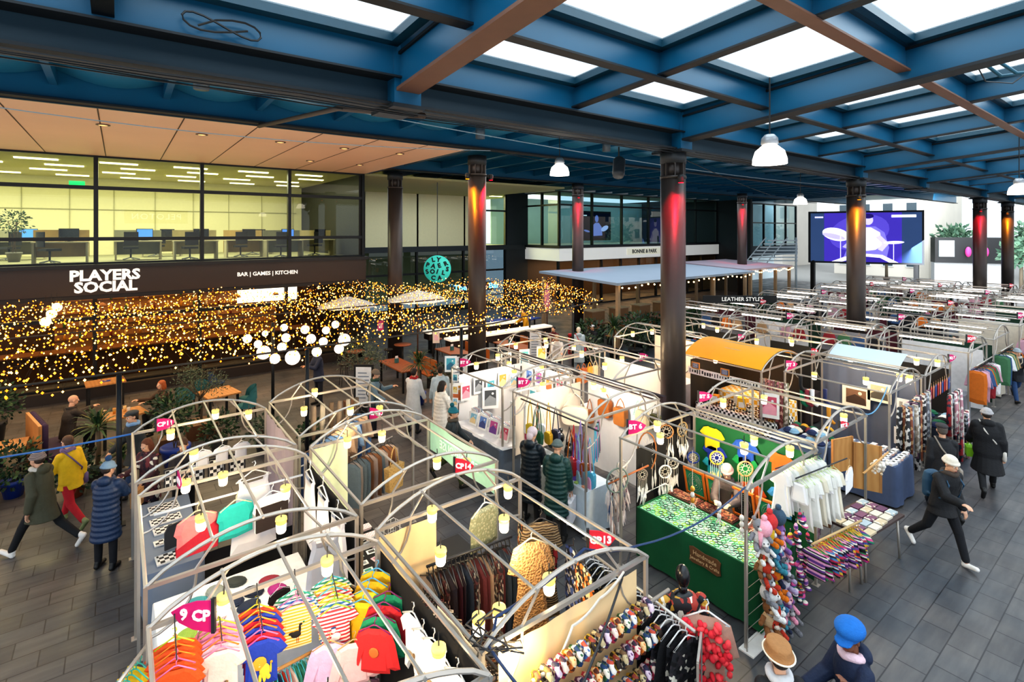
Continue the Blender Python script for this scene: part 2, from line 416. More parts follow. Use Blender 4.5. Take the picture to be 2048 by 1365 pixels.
    if bag:
        c, where = bag; q = M(c, rough=.6, bump=.2); g = G()
        if where == 'back':
            b0 = sp(.26)+V((0, -.24, 0)); rings(g, [(b0+V((0, 0, z)), rx, ry, 0) for z, rx, ry in ((-.22, .13, .07), (-.18, .15, .09), (.05, .15, .09), (.17, .12, .07), (.2, .06, .03))], q)
            for sx in (-1, 1): g.tube([b0+V((sx*.09, .08, .15)), sp(.53)+V((sx*.1, 0, .06)), sp(.4)+V((sx*.13, .16, 0)), sp(.15)+V((sx*.16, .1, 0)), b0+V((sx*.12, .05, -.15))], .018, q, 6)
            part('backpack', g, .012)
        elif where == 'cross':
            g.tube([sp(.54)+V((-.12, .0, .04)), sp(.42)+V((-.07, .165, 0)), sp(.2)+V((.1, .155, 0)), sp(.0)+V((.2, .05, 0)), sp(.2)+V((.1, -.165, 0)), sp(.42)+V((-.06, -.17, 0)), sp(.54)+V((-.12, -.02, .04))], .014, q, 6)
            b0 = sp(-.06)+V((.24, .02, 0)); rings(g, [(b0+V((0, 0, z)), rx, ry, 0) for z, rx, ry in ((-.11, .03, .09), (-.09, .05, .12), (.08, .05, .12), (.1, .03, .1))], q); g.build('shoulder_bag', root)
    return root, A
def carry(name, label, c, root, wr, size=(.3, .1, .34), drop=.12, cat='bag'):
    """a bag held in a hand: a thing of its own"""
    p = root.matrix_basis @ wr if False else (Matrix.LocRotScale(root.location, root.rotation_euler, root.scale) @ wr)
    t = thing(name, label, cat, p, root.rotation_euler[2]); w, d, hh = size; q = M(c, rough=.6)
    g = G(); g.hexa([(-d/2, -w*.45, -drop-hh), (d/2, -w*.45, -drop-hh), (d/2, w*.45, -drop-hh), (-d/2, w*.45, -drop-hh), (-d/2, -w/2, -drop), (d/2, -w/2, -drop), (d/2, w/2, -drop), (-d/2, w/2, -drop)], q); g.build('bag_body', t)
    for sx in (-1, 1):
        g = G(); g.tube([(sx*d*.4, -w*.22, -drop), (sx*d*.2, -w*.1, -.03), (0, 0, 0), (sx*d*.2, w*.1, -.03), (sx*d*.4, w*.22, -drop)], .007, q, 5); g.build('handle', t)
    return t
def fdir(x, y, tx, ty): return math.atan2(ty-y, tx-x)
STAND = dict(arm=((8, 8), (8, 8)), elbow=(14, 14))
WALK = dict(hip=(24, -18), knee=(6, 26), arm=((-16, 8), (18, 8)), elbow=(22, 30), lean=6)
WALK2 = dict(hip=(-20, 26), knee=(30, 6), arm=((20, 8), (-18, 8)), elbow=(28, 20), lean=6)
p, A = person('person in navy quilted coat and pale blue bobble hat beside the outer stall', (-.17, 10.75), 1.05, dict(top='#1d3354', hem=-.42, thick=.04, puff=.011, hood=1, rough=.45, legs='#14151b', shoes='#0f0f10', boot=1, hat=('#7f99b0', 'beanie'), bobble='#2f4f78', hair=('#2a1d16', 'short')), arm=((38, 6), (32, 6)), elbow=(45, 60), head=(-25, 12), h=1.66, vox=.011, hip=(2, -3))
carry('paper_bag', 'small tan paper bag held by the woman in navy coat', '#b68a5c', p, A[1][2]+V((0, .05, -.02)), (.24, .1, .28), .1)
person('person with long auburn hair and dark patterned coat facing the navy-coated shopper', (.45, 11.75), 3.9, dict(top='#4a2b33', hem=-.35, legs='#2b2430', hair=('#6b3a22', 'long'), tex=dict(pat='floral', c2='#2c2030', c3='#7a3a40', var=.1)), h=1.62, arm=((20, 6), (30, 6)), elbow=(50, 60), head=(0, 15))
person('person striding in olive parka with pale hood, black trousers and white trainers', (-1.05, 11.95), 2.5, dict(top='#4b4a39', hem=-.28, thick=.045, hood=1, legs='#16181c', shoes='#e9e6e2', hat=('#b9a9a2', 'beanie'), hattex=dict(pat='stripe', c2='#4a3b40', sc=18), scarf='#c9c4bb', hair=('#3a2c25', 'short')), **{**WALK, 'hip': (30, -26)}, h=1.76)
person('person in bright yellow jacket and red trousers walking past the planters', (-.72, 12.75), 2.3, dict(top='#e0b81c', thick=.04, hem=-.14, legs='#b3202f', shoes='#7f8a5f', scarf='#7d6a8f', hair=('#5a4030', 'short'), bag=('#6d5a85', 'cross')), **WALK2, h=1.68)
person('person in dark jacket with pale blue face covering, mid step by the blue plant pots', (.3, 13.5), 3.6, dict(top='#33383a', hem=-.25, thick=.04, legs='#2d4468', hat=('#3d444a', 'cap'), scarf='#7da3cf', hair=('#2a221d', 'short')), **WALK, h=1.75)
# diners
p, A = person('seated person with shaved head and beard in charcoal coat holding a phone', (-1.0, 16.55), .45, dict(top='#3a332e', legs='#17171a', scarf=None, hair=('#6b4a38', 'none') if 0 else None), lean=8, hip=(82, 82), knee=(84, 84), arm=((55, 4), (50, 4)), elbow=(45, 40), head=(-8, 8), h=1.82, z0=.02)
p2, A2 = person('seated person with ginger bob in brown coat facing the bearded diner', (1.0, 17.15), 3.5, dict(top='#4c3a2c', legs='#1b1a1c', hair=('#a8592a', 'long')), lean=6, hip=(82, 82), knee=(84, 84), arm=((55, 4), (55, 4)), elbow=(45, 45), head=(6, 4), h=1.72, z0=.02)
person('standing person with folded arms in navy coat and beard outside the bar door', (5.05, 16.85), 3.3, dict(top='#27314a', hem=-.2, legs='#1b1f2c', hair=('#2a1b14', 'short')), arm=((30, -2), (30, -2)), elbow=(75, 75), twist=(40, 40), skin='tan', h=1.78, head=(10, 5))
person('person in long cream coat with dark hair browsing beside the art prints', (6.35, 11.35), .05, dict(top='#e8e2d8', hem=-.62, flare=.06, thick=.045, puff=.006, hair=('#1c1411', 'long'), legs='#e2dcd2', shoes='#2a2522'), arm=((28, 4), (28, 4)), elbow=(62, 62), twist=(28, 28), head=(-12, 14), h=1.72, vox=.012)
person('person in pale blue coat with back turned behind the cream-coated browser', (7.0, 12.5), 1.2, dict(top='#b9ccd8', hem=-.5, thick=.04, hair=('#14110f', 'short'), legs='#aab8c4'), **STAND, h=1.75)
p, A = person('person in faded denim jacket and grey beanie with a bag near the olive tree', (5.45, 13.4), 5.6, dict(top='#6f8794', hem=-.12, legs='#20242b', hat=('#6b6259', 'beanie'), scarf='#2f4a40', hair=('#2f231c', 'short'), bag=('#2a2e33', 'cross')), arm=((35, 6), (20, 8)), elbow=(70, 40), h=1.72, head=(0, 12))
person('person in white coat with a red scarf, seen from behind near the blue pots', (6.4, 12.95), .6, dict(top='#d6dadd', hem=-.55, flare=.07, thick=.04, scarf='#a8242c', hair=('#241b18', 'bun'), legs='#30343b'), arm=((45, 6), (10, 8)), elbow=(80, 20), h=1.7)
person('person in teal bobble hat and dark jacket walking along the inner aisle', (5.75, 9.85), -.9, dict(top='#32383a', hem=-.2, legs='#3b4423', hat=('#1f6f7c', 'beanie'), bobble='#1f6f7c', hair=('#6b4a33', 'short'), scarf='#5b5146', shoes='#1b1a18'), **WALK2, h=1.68)
p, A = person('person in black puffer coat with pale pink hood, at the bag stall counter', (6.2, 7.62), .35, dict(top='#14202a', hem=-.5, thick=.045, puff=.008, hood=1, rough=.4, hat=('#d9c3c6', 'headscarf'), legs='#121317'), arm=((20, 4), (20, 4)), elbow=(60, 60), twist=(30, 30), h=1.72, vox=.011, head=(0, 14))
p, A = person('person in long bottle green puffer coat and grey beanie, at the bag stall counter', (6.2, 6.9), .55, dict(top='#173f3c', hem=-.45, thick=.045, puff=.011, hood=1, rough=.4, hat=('#5f6a68', 'beanie'), legs='#121317'), arm=((12, 6), (6, 6)), elbow=(40, 12), h=1.7, vox=.011, head=(0, 14))
carry('shopping_bag', 'white paper shopping bag hanging from the hand of the green puffer coat shopper', '#ece9ee', p, A[1][2]+V((0, .03, -.08)), (.34, .12, .4), .12)
person('stallholder in grey jacket and mauve beanie bending over behind the bangle table', (8.15, 4.75), 3.5, dict(top='#4b4346', hem=-.1, hat=('#8b6f73', 'beanie'), hair=('#2a1e19', 'short'), legs='#1b1b20'), lean=18, arm=((42, 4), (40, 4)), elbow=(50, 55), twist=(20, 20), head=(5, 22), h=1.64)
# right hand aisle
p, A = person('person hurrying in black jacket and cream beanie with a blue backpack and white trainers', (11.05, 2.62), -2.1, dict(top='#1b1c20', thick=.045, hem=-.16, legs='#15171d', shoes='#e6e3df', hat=('#d8cfc0', 'beanie'), hair=('#3a2a22', 'short'), bag=('#274a63', 'back'), scarf='#4a3f38'), hip=(22, -20), knee=(6, 26), arm=((-22, 10), (30, 6)), elbow=(40, 60), lean=12, h=1.78, vox=.011, head=(0, 10))
person('person in flat cap and black coat walking away along the wide aisle', (12.75, 3.0), .5, dict(top='#1a1b20', hem=-.35, thick=.04, legs='#16171b', hat=('#3a3638', 'cap'), hair=('#5a524c', 'short'), bag=('#8d8378', 'cross')), **WALK, h=1.74, vox=.011)
p, A = person('person in wide black padded coat and pale grey beanie carrying a green bag', (14.6, 2.7), .35, dict(top='#101116', hem=-.42, flare=.08, thick=.075, hood=1, legs='#131418', hat=('#a9a6a8', 'beanie'), hair=('#2c2320', 'short'), bag=('#cfc9c0', 'cross')), **WALK2, h=1.76, vox=.011)
carry('shopping_bag', 'lime green bag swinging from the hand of the black padded coat walker', '#8fce2a', p, A[0][2]+V((0, .03, -.08)), (.26, .12, .2), .08)
person('person in dark jacket and blue jeans striding past the scarf stall', (23.2, 3.6), -2.6, dict(top='#1e2026', hem=-.2, legs='#2e4a73', hat=('#9aa3a8', 'beanie'), hair=('#2a211d', 'short'), bag=('#b8a893', 'cross'), scarf='#bcb4a8'), **{**WALK2, 'hip': (-26, 30)}, h=1.75)
# cut off by the bottom edge
person('person in tan-topped straw boater hat and black jacket, seen from above', (4.78, 2.28), .9, dict(top='#1b1b1e', hem=-.2, hat=('#a5764a', 'straw'), hair=('#2a211c', 'short'), scarf='#cfcfd2'), **STAND, h=1.66, vox=.011)
person('person in bright blue newsboy hat and navy hooded jacket raising one hand', (5.62, 1.98), 2.55, dict(top='#152441', hem=-.2, thick=.042, hood=1, hat=('#1769b8', 'beret'), hair=('#1c1512', 'short'), scarf='#e2c4cf', legs='#16181d'), arm=((28, 22), (22, 10)), elbow=(122, 40), twist=(10, 10), h=1.68, vox=.01, skin='brown', head=(25, 8))
# terrace in the distance
person('person in yellow jacket leaning at the table tennis table', (16.0, 20.0), 2.6, dict(top='#d79a12', thick=.05, legs='#3a4152', hair=('#2a1d16', 'short')), lean=14, **{k: v for k, v in WALK.items() if k != 'lean'}, h=1.76, vox=.018)
for lab, x, y, f, c, hat in (('seated person in plaid jacket and purple bobble hat at the long bench', 13.6, 16.6, .3, '#8a5a34', ('#4b3570', 'beanie')), ('seated person in dark red top and black hair across the long bench', 15.1, 16.9, 3.6, '#5b1f26', None), ('seated person in a red and white cap at the end bench', 16.7, 16.1, 3.4, '#23252e', ('#d8d5d6', 'cap'))):
    person(lab, (x, y), f, dict(top=c, legs='#1c1d22', hair=('#17110e', 'short'), hat=hat), lean=12, hip=(82, 82), knee=(84, 84), arm=((45, 4), (45, 4)), elbow=(50, 50), h=1.72, vox=.018)
person('person in pale blue hooded coat with a red bag behind the white stalls', (14.2, 14.5), 1.0, dict(top='#a9bccb', hem=-.5, hood=1, thick=.045, hair=('#d8d2c8', 'short'), legs='#8fa0b0', bag=('#b3202c', 'cross')), **STAND, h=1.72, vox=.018)
person('person with fair hair and white top behind the jewellery stall boards', (12.9, 14.3), 3.9, dict(top='#e6e2de', hair=('#8a6a4a', 'long'), legs='#2a2c33'), lean=14, arm=((30, 6), (30, 6)), elbow=(50, 50), head=(0, 20), h=1.68, vox=.018)
person('stallholder with brown hair looking down inside the jewellery stall', (.95, 11.3), -1.8, dict(top='#2a2427', hair=('#4a2f20', 'bun'), legs='#1b1b1f'), arm=((30, 4), (30, 4)), elbow=(70, 70), head=(0, 25), h=1.64, vox=.015)
n = 0
for x, y, c, f in ((31, 14.2, '#1b1e27', .4), (32.5, 13.4, '#22252e', 3.4), (29, 12.6, '#3b2a2c', 1), (27, 3.2, '#2a2d36', -2.4), (29.5, 2.4, '#5a4a3c', .4), (31.5, 3.1, '#1d2430', 3.3), (34, 2.8, '#3a3f4a', .3), (25.2, 3.1, '#6b3a3a', 2.2), (37, 12.0, '#333a45', 2), (24.6, 5.4, '#c9c4bd', 2.8)):
    person('distant shopper in %s coat %s' % (['black', 'navy', 'maroon', 'slate', 'tan', 'dark blue', 'grey', 'brick red', 'steel grey', 'cream'][n], ['by the drummer screen stalls', 'facing the drummer screen stalls', 'by the leafy planters beyond the parasols', 'in the far aisle beside the coat rails', 'walking away down the far aisle', 'walking up the far aisle', 'at the far end of the wide aisle', 'at the corner of the coat stall', 'under the drummer screen', 'inside the coat rail stall'][n]), (x, y), f, dict(top=c, hem=-.3, legs='#1a1b20', hair=(['#2a1d16', '#6b4a33', '#191513'][n % 3], ['short', 'long'][n % 2])), **(WALK if n % 2 else STAND), h=1.66+.03*(n % 4), vox=.03); n += 1
# ------------------------------------------------------------------ setting: floor, roof, facades
def struct(g, name, label=None, **k): return g.build(name, label=label, kind='structure', **k)
BLUE = M('#0a5170', rough=.33, var=.12, sc=1.2); BLUED = M('#072a38', rough=.45, var=.12, sc=1.5); BLACK = M('#15171a', rough=.5, var=.2)
SHADEST = M('#0a1219', rough=.6, var=.2); BROWNST = M('#6b4a3a', rough=.6, var=.15, sc=3)  # near-black steel: underside shade put into the colour
g = G(); g.box(-14, -4, -.2, 60, 34, 0, M('#55585c', pat='slab', c2='#484b50', c3='#2f3135', bump=.25))
struct(g, 'floor', 'dark grey paved market floor with staggered slabs')
zp = lambda y: 7.58+.084*(7.6-y)
zg = lambda y: 8.36+.07*(7.6-y)
Y0 = -4.2
PRIM = [-7.3, 3.5, 10.6, 21.4, 28.5, 39.3, 46.4, 57.2]
def slope_bar(g, x0, x1, ya, yb, za, zb, t, m):   # bar along y whose underside runs za -> zb
    g.hexa([(x0, ya, za), (x1, ya, za), (x1, yb, zb), (x0, yb, zb), (x0, ya, za+t), (x1, ya, za+t), (x1, yb, zb+t), (x0, yb, zb+t)], m)
for i, x in enumerate(PRIM):
    g = G()
    slope_bar(g, x-.19, x+.19, 7.3, Y0, zp(7.3), zp(Y0), .05, BROWNST if i == 1 else SHADEST)  # one underside brown to paint warm light on it, the rest shaded black
    slope_bar(g, x-.12, x+.12, 7.3, Y0, zp(7.3)+.05, zp(Y0)+.05, .72, BLUE)
    slope_bar(g, x-.16, x+.16, 7.3, Y0, zp(7.3)+.55, zp(Y0)+.55, .04, SHADEST)
    struct(g, 'roof_beam', 'deep blue steel cross beam rising from the main beam, number %s along' % ORD[i])
    g = G()
    g.box(x-.22, 7.25, 7.38, x+.22, 8.0, 8.3, BLUE); g.box(x-.26, 7.2, 7.36, x+.26, 8.05, 7.42, SHADEST)
    struct(g, 'roof_beam', 'blue steel joint box where the %s cross beam meets the main beam' % ORD[i])
g = G()
g.box(-12, 7.3, 7.82, 60, 7.9, 8.5, BLUE); g.box(-12, 7.2, 7.8, 60, 7.9, 7.83, SHADEST)
g.box(-12, 7.5, 7.46, 60, 7.75, 7.82, BLUED); g.box(-12, 7.35, 7.42, 60, 7.85, 7.46, SHADEST)
struct(g, 'roof_beam', 'long two-tier blue main beam running along the column row')
FR = M('#0d3a4b', rough=.4); GLASS = glassmat('skylight_glass', '#f4fbff', refl=.08, clear=.95, frost=.12)
ys = [7.3, 5.33, 2.99, .65, -1.7, Y0]
for b in range(len(PRIM)-1):
    xa, xb = PRIM[b]+.12, PRIM[b+1]-.12
    nr = 2 if PRIM[b+1]-PRIM[b] < 9 else 3
    xs = [xa+(xb-xa)*k/nr for k in range(nr+1)]
    for j, y in enumerate(ys[1:-1]):
        zb = zp(y)+.2; g = G()
        g.box(xa, y-.1, zb, xb, y+.1, zb+.03, BROWNST if j else SHADEST); g.box(xa, y-.03, zb+.03, xb, y+.03, zg(y)-.1, BLUE); g.box(xa, y-.1, zg(y)-.12, xb, y+.1, zg(y)-.06, BLUED)
        struct(g, 'roof_beam', 'blue purlin %s row up in the %s roof bay' % (ORD[j], ORD[b]))
    for k in range(1, nr):
        g = G(); x = xs[k]
        slope_bar(g, x-.1, x+.1, 7.3, Y0, zg(7.3)-.5, zg(Y0)-.5, .03, SHADEST); slope_bar(g, x-.05, x+.05, 7.3, Y0, zg(7.3)-.47, zg(Y0)-.47, .4, BLUE)
        struct(g, 'roof_beam', 'blue rib %s across the %s roof bay' % (ORD[k-1], ORD[b]))
    for k in range(nr):
        for j in range(len(ys)-1):
            x0, x1, ya, yb = xs[k]+.05, xs[k+1]-.05, ys[j]-.05, ys[j+1]+.05
            g = G(); w = .16
            wid = 'window_%d' % (b*20+k*5+j+1)
            z = zg
            for (a0, b0, a1, b1) in ((x0, ya, x1, ya-w), (x0, yb+w, x1, yb), (x0, ya, x0+w, yb), (x1-w, ya, x1, yb)):
                g.hexa([(a0, b0, z(b0)-.12), (a1, b0, z(b0)-.12), (a1, b1, z(b1)-.12), (a0, b1, z(b1)-.12), (a0, b0, z(b0)+.02), (a1, b0, z(b0)+.02), (a1, b1, z(b1)+.02), (a0, b1, z(b1)+.02)], FR)
            o = struct(g, wid, 'skylight in roof bay %s, panel %s along and %s up' % (ORD[b], ORD[k], ORD[j]))
            g = G(); g.quad((x0, ya, z(ya)), (x1, ya, z(ya)), (x1, yb, z(yb)), (x0, yb, z(yb)), GLASS); g.build('window_pane', o)
# low blue ceiling between the main beam and the buildings
g = G(); g.box(-14, 7.9, 8.62, 60, 32, 8.7, BLUE); struct(g, 'ceiling', 'flat blue ceiling over the terrace side')
for i in range(34):
    x = -11.8+i*1.8
    g = G(); slope_bar(g, x-.06, x+.06, 7.9, 27 if x > 8.6 else 13.2, 8.4, 8.3, .3, BLUE)
    # curved soffit plate between ribs
    if x > -9: g.grid(lambda u, v, x=x: (x+1.8*u, 7.95+5.2*v, 8.6-.22*math.sin(PI*u)), 8, 1, M('#1a6580', rough=.3, var=.06))
    struct(g, 'roof_beam', 'shallow blue ceiling rib, %s along the terrace ceiling' % (ORD[i] if i < 30 else 'thirty-%s' % ORD[i-30]))
for y, x0, z0 in ((10.6, -12, 8.2), (13.25, -12, 8.0), (20.6, 8.7, 8.1)):
    g = G(); g.box(x0, y-.05, z0+.04, 60, y+.05, 8.6, BLUE); g.box(x0, y-.16, z0, 60, y+.16, z0+.04, SHADEST)
    struct(g, 'roof_beam', 'blue ceiling beam parallel to the main beam at the %s' % {10.6: 'terrace edge', 13.25: 'timber soffit edge', 20.6: 'far corner'}[y])
# columns
def column(x, y, top, r=.3, spot=None, lab=''):
    root = thing('column', lab, 'column', (x, y, 0)); root['kind'] = 'structure'
    st = M('#3d3633', rough=.4, metal=.25, var=.1, sc=3)
    g = G(); g.lathe([(r, 0), (r, top-.62)], st, 28); g.build('column_shaft', root)
    g = G(); g.lathe([(r*.72, top-.62), (r*.72, top-.2)], st, 20); g.lathe([(r*1.05, top-.3), (r*1.05, top)], M('#23272b', rough=.5), 24)
    for k in range(8):
        a = k*PI/4; g.cbox((r*.85*math.cos(a), r*.85*math.sin(a), top-.45), (.08, .03, .34), st, rz=a)
    g.lathe([(r*1.06, top-.66), (r*1.06, top-.6)], st, 24); g.build('column_head', root)
    if spot:
        g = G()
        for c, a in spot:
            dx, dy = math.cos(a), math.sin(a); p = V((dx*(r+.16), dy*(r+.16), top-.7))
            g.tube([(dx*r*.9, dy*r*.9, top-.62), p+V((0, 0, .06))], .02, BLACK); g.lathe([(.07, -.09), (.08, .06), (.05, .1)], BLACK, 10, Matrix.Translation(p)); g.lathe([(.001, 0), (.065, 0)], glow(c, 6), 10, Matrix.Translation(p+V((0, 0, -.095))))
        g.build('uplighter_bracket', root)
        for c, a in spot:
            li = bpy.data.lights.new('column_wash', 'SPOT'); li.energy = 420; li.color = lin(c)[:3]; li.spot_size = 1.0; li.spot_blend = .8; li.shadow_soft_size = .04
            lo = bpy.data.objects.new('column_wash_light', li); COL.objects.link(lo)
            p = V((x+math.cos(a)*(r+.42), y+math.sin(a)*(r+.42), top-.55)); t = V((x+math.cos(a)*r*.7, y+math.sin(a)*r*.7, top-1.8))
            lo.location = p; lo.rotation_euler = (t-p).to_track_quat('-Z', 'Y').to_euler()
    return root
TC = lambda x, y: math.atan2(-y, -x)    # towards the viewer
RED, AMB = '#ff1030', '#ff9a10'
column(10.6, 7.62, 7.42, .29, [(RED, TC(10.6, 7.6)-.5+.9)], 'near black steel column with a red light, rising through the middle stalls')
column(21.4, 7.55, 7.42, .3, [(AMB, TC(21, 7.6)+.2)], 'black steel column with an amber light standing behind the white-roofed stall')
column(39.3, 7.6, 7.42, .31, [(RED, TC(39, 7.6)+.1)], 'far black steel column with a red light, beside the drummer screen')
column(46.4, 7.6, 7.42, .31, [(AMB, TC(46, 7.6))], 'farthest black steel column by the open street end')
column(9.5, 14.5, 8.0, .3, [(AMB, TC(9.5, 14.5)-.75), (RED, TC(9.5, 14.5)+1.6)], 'black steel column at the timber soffit corner, behind the art print stall')
column(9.44, 20.8, 8.0, .31, None, 'black steel column in front of the bar corner, beside the teal round sign')
column(20.0, 20.5, 8.1, .31, [(RED, TC(20, 20.5)+.1)], 'black steel column with a red light beside the grey awning')
column(34.2, 19.0, 8.1, .31, [(RED, TC(34, 19)+.1)], 'slim far black column with a red light behind the second awning')
# ---- long building with offices over the games bar
OAK = M('#e6bd9f', rough=.5, var=.06, sc=.6)
g = G(); g.box(-14, 13.4, 8.0, 8.5, 22.2, 8.12, OAK)
dk = M('#4a3224', rough=.7)
for k in range(13):
    x = -9.35+1.5*k; g.box(x-.012, 13.42, 7.994, x+.012, 22, 8.0, dk)
g.box(-14, 13.36, 7.98, 8.5, 13.42, 8.14, BLUED)
struct(g, 'ceiling', 'warm timber soffit panels above the office windows')
n = 0
for x in [-7.0, -4.6, -2.4, -.3, 1.7, 3.6, 5.4, 7.2]:
    for y in ((15.5,) if x < 5 else (15.5, 19.0)):
        g = G(); g.lathe([(.14, 7.985), (.14, 8.0)], M('#5d4432', rough=.4), 16, Matrix.Translation((x, y, 0))); g.lathe([(.001, 7.982), (.09, 7.982)], glow('#ffd9a0', .7), 12, Matrix.Translation((x, y, 0)))
        g.build('recessed_downlight', label='round downlight set in the timber soffit, %s along, %s row' % (ORD[n], 'outer' if y < 17 else 'inner'), cat='light', group='soffit downlights'); n += (y > 17 or x < 5)
FRM = M('#14181b', rough=.4, metal=.3); OG = glassmat('office_glass', '#e6efe2', refl=.32)
def facade(name, p0, p1, z0, z1, nb, zt, glass, lab, ends=True, fw=.06):
    """glazed wall from p0 to p1: frame with mullions and a transom, one pane object"""
    p0, p1 = V(p0), V(p1); d = (p1-p0); Lg = d.length; a = math.atan2(d.y, d.x)
    root = None; g = G()
    for k in range(nb+1):
        x = Lg*k/nb; g.box(x-fw, -.1, z0, x+fw, .1, z1, FRM)
    for z in [z0, z1]+list(zt): g.box(0, -.08, z-fw, Lg, .08, z+fw, FRM)
    o = struct(g, name, lab, loc=(p0.x, p0.y, 0), rz=a)
    h = G(); h.quad((0, .02, z0), (Lg, .02, z0), (Lg, .02, z1), (0, .02, z1), glass); h.build('window_pane', o)
    return o
facade('window_101', (-12.7, 22, 0), (8.46, 22, 0), 4.42, 8.0, 7, (6.94, 5.25), OG, 'long office window band above the games bar fascia')
WHY = M('#ddd6ae', rough=.7, var=.05); 
g = G(); g.box(-14, 22.1, 4.2, 8.5, 31, 4.4, M('#8d8a6c', rough=.8, var=.1)); struct(g, 'floor', 'carpeted upper office floor behind the long window')
g = G(); g.box(-14, 30.9, 4.4, 20, 31.0, 8.0, WHY)
for k in range(14): g.box(-13+k*1.6, 30.86, 4.4, -12.98+k*1.6, 30.9, 7.6, M('#a09c74'))
g.box(-13, 30.84, 6.5, 8, 30.9, 6.53, M('#a09c74'))
struct(g, 'wall_back', 'pale yellow office back wall with cupboard fronts')
g = G(); g.box(-14, 22.1, 7.95, 20.5, 31, 8.05, M('#b9b586', rough=.8, var=.04)); struct(g, 'ceiling', 'yellowish office ceiling with lit panels')
n = 0
for j, y in enumerate((23.4, 25.2, 27.2, 29.4)):
    for i in range(9):
        x = -11+i*2.2+(.6 if j % 2 else 0)
        g = G(); g.box(x-.55, y-.1, 7.91, x+.55, y+.1, 7.95, glow('#fff3b8', 5))
        g.build('ceiling_light', label='lit strip panel in office ceiling, %s along, row %s from the glass' % (ORD[i], ORD[j]), cat='light', group='office ceiling panels')
g = G(); g.box(-14, 21.7, 3.4, 8.5, 22.0, 4.36, M('#33271f', rough=.45, var=.2, sc=1.2)); g.box(-14, 21.6, 4.3, 8.6, 22.1, 4.42, BLACK); g.box(-14, 21.62, 3.3, 8.6, 22.1, 3.42, BLACK)
struct(g, 'trim_1', 'dark timber fascia carrying the bar name over the terrace')
sg = thing('shop_sign', 'large white two-line bar name lettering on the dark fascia', 'sign', (-.35, 21.68, 3.86))
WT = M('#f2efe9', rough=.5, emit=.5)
letter('PLAYERS', .47, WT, sg, (0, 0, .19), bold=.02, sx=1.02); letter('SOCIAL', .47, WT, sg, (.02, 0, -.19), bold=.02, sx=1.02)
sg = thing('shop_sign', 'small white lettering bar, games, kitchen on the dark fascia', 'sign', (4.6, 21.68, 3.88))
letter('BAR | GAMES | KITCHEN', .2, WT, sg, (0, 0, 0), sx=1.0, bold=.006)
# bar frontage at ground level
BG = glassmat('bar_glass', '#d8cdb8', refl=.2)
facade('window_102', (-12.7, 22.3, 0), (8.4, 22.3, 0), .35, 3.3, 7, (2.6,), BG, 'bar shopfront glazing under the fascia')
g = G(); g.box(-14, 27, 0, 9, 27.1, 4.2, M('#3a2216', rough=.6, var=.2)); struct(g, 'wall_back', 'dark brown bar back wall')
g = G(); g.box(-14, 22.1, 3.7, 8.5, 27, 3.8, M('#241a14')); struct(g, 'ceiling', 'dark bar ceiling')
g = G(); g.box(-14, 22.0, 0, 8.45, 22.3, .35, M('#2a2320')); struct(g, 'baseboard_1', 'low dark plinth under the bar shopfront')
g = G(); g.box(8.3, 22.0, 0, 8.55, 31, 8.0, M('#191b1e')); struct(g, 'wall_corner', 'dark end wall of the long building')
# set-back corner block with offices over glass
facade('window_103', (8.4, 31, 0), (22.8, 31, 0), 4.44, 8.3, 4, (7.0,), OG, 'set-back office windows in the corner')
facade('window_104', (8.4, 31.05, 0), (22.8, 31.05, 0), .1, 4.2, 4, (2.7,), glassmat('dark_glass', '#5c6a70', refl=.35), 'dark ground floor glazing in the corner')
g = G(); g.box(8.6, 30.8, 4.15, 24.9, 31.1, 4.5, M('#20272c')); struct(g, 'trim_2', 'dark sill band in the corner block')
g = G(); g.box(8.6, 31.1, 4.2, 24.9, 40, 4.4, M('#8d8a6c')); struct(g, 'floor', 'corner office floor')
g = G(); g.box(22.8, 30.9, 0, 24.85, 31.2, 8.4, M('#1a2228')); struct(g, 'wall_pier', 'dark pier between the corner block and the cream fascia building')
g = G(); g.box(8.6, 37, .0, 25, 37.1, 9, M('#ddd69c', var=.05)); struct(g, 'wall_back', 'yellow lit back wall of the corner offices')
g = G(); g.box(8.6, 31.1, 8.2, 24.9, 39, 8.3, M('#8c9470')); struct(g, 'ceiling', 'corner office ceiling')
g = G(); g.box(8.6, 30.7, 8.3, 25, 31.2, 9.2, BLUED); struct(g, 'trim_3', 'blue head beam above the corner offices')
for i in range(6):
    for j, y in enumerate((32.5, 35.5)):
        x = 10+i*2.6; g = G(); g.box(x-.55, y-.1, 8.16, x+.55, y+.1, 8.2, glow('#fff3b8', 5))
        g.build('ceiling_light', label='lit strip panel in the corner office ceiling, %s along %s row' % (ORD[i], ORD[j]), cat='light', group='corner office ceiling panels')
for i, (x, w, h) in enumerate(((10.6, 2.2, 1.3), (13.6, 2.4, 1.5), (17, 2.6, 1.6))):
    c = ['#c8a468', '#7f9fa6', '#c09a62'][i]
    g = G(); g.cbox((0, 0, h/2), (w, .08, h), M(c, var=.08)); g.cbox((0, 0, h+.02), (w+.06, .1, .04), M('#5a5a55')); g.cbox((-w/2, 0, .03), (.06, .5, .06), M('#5a5a55')); g.cbox((w/2, 0, .03), (.06, .5, .06), M('#5a5a55'))
    g.build('office_screen', label='%s desk divider behind the corner office window' % ['tan', 'grey blue', 'ochre'][i], cat='divider', loc=(x, 33, 4.4))
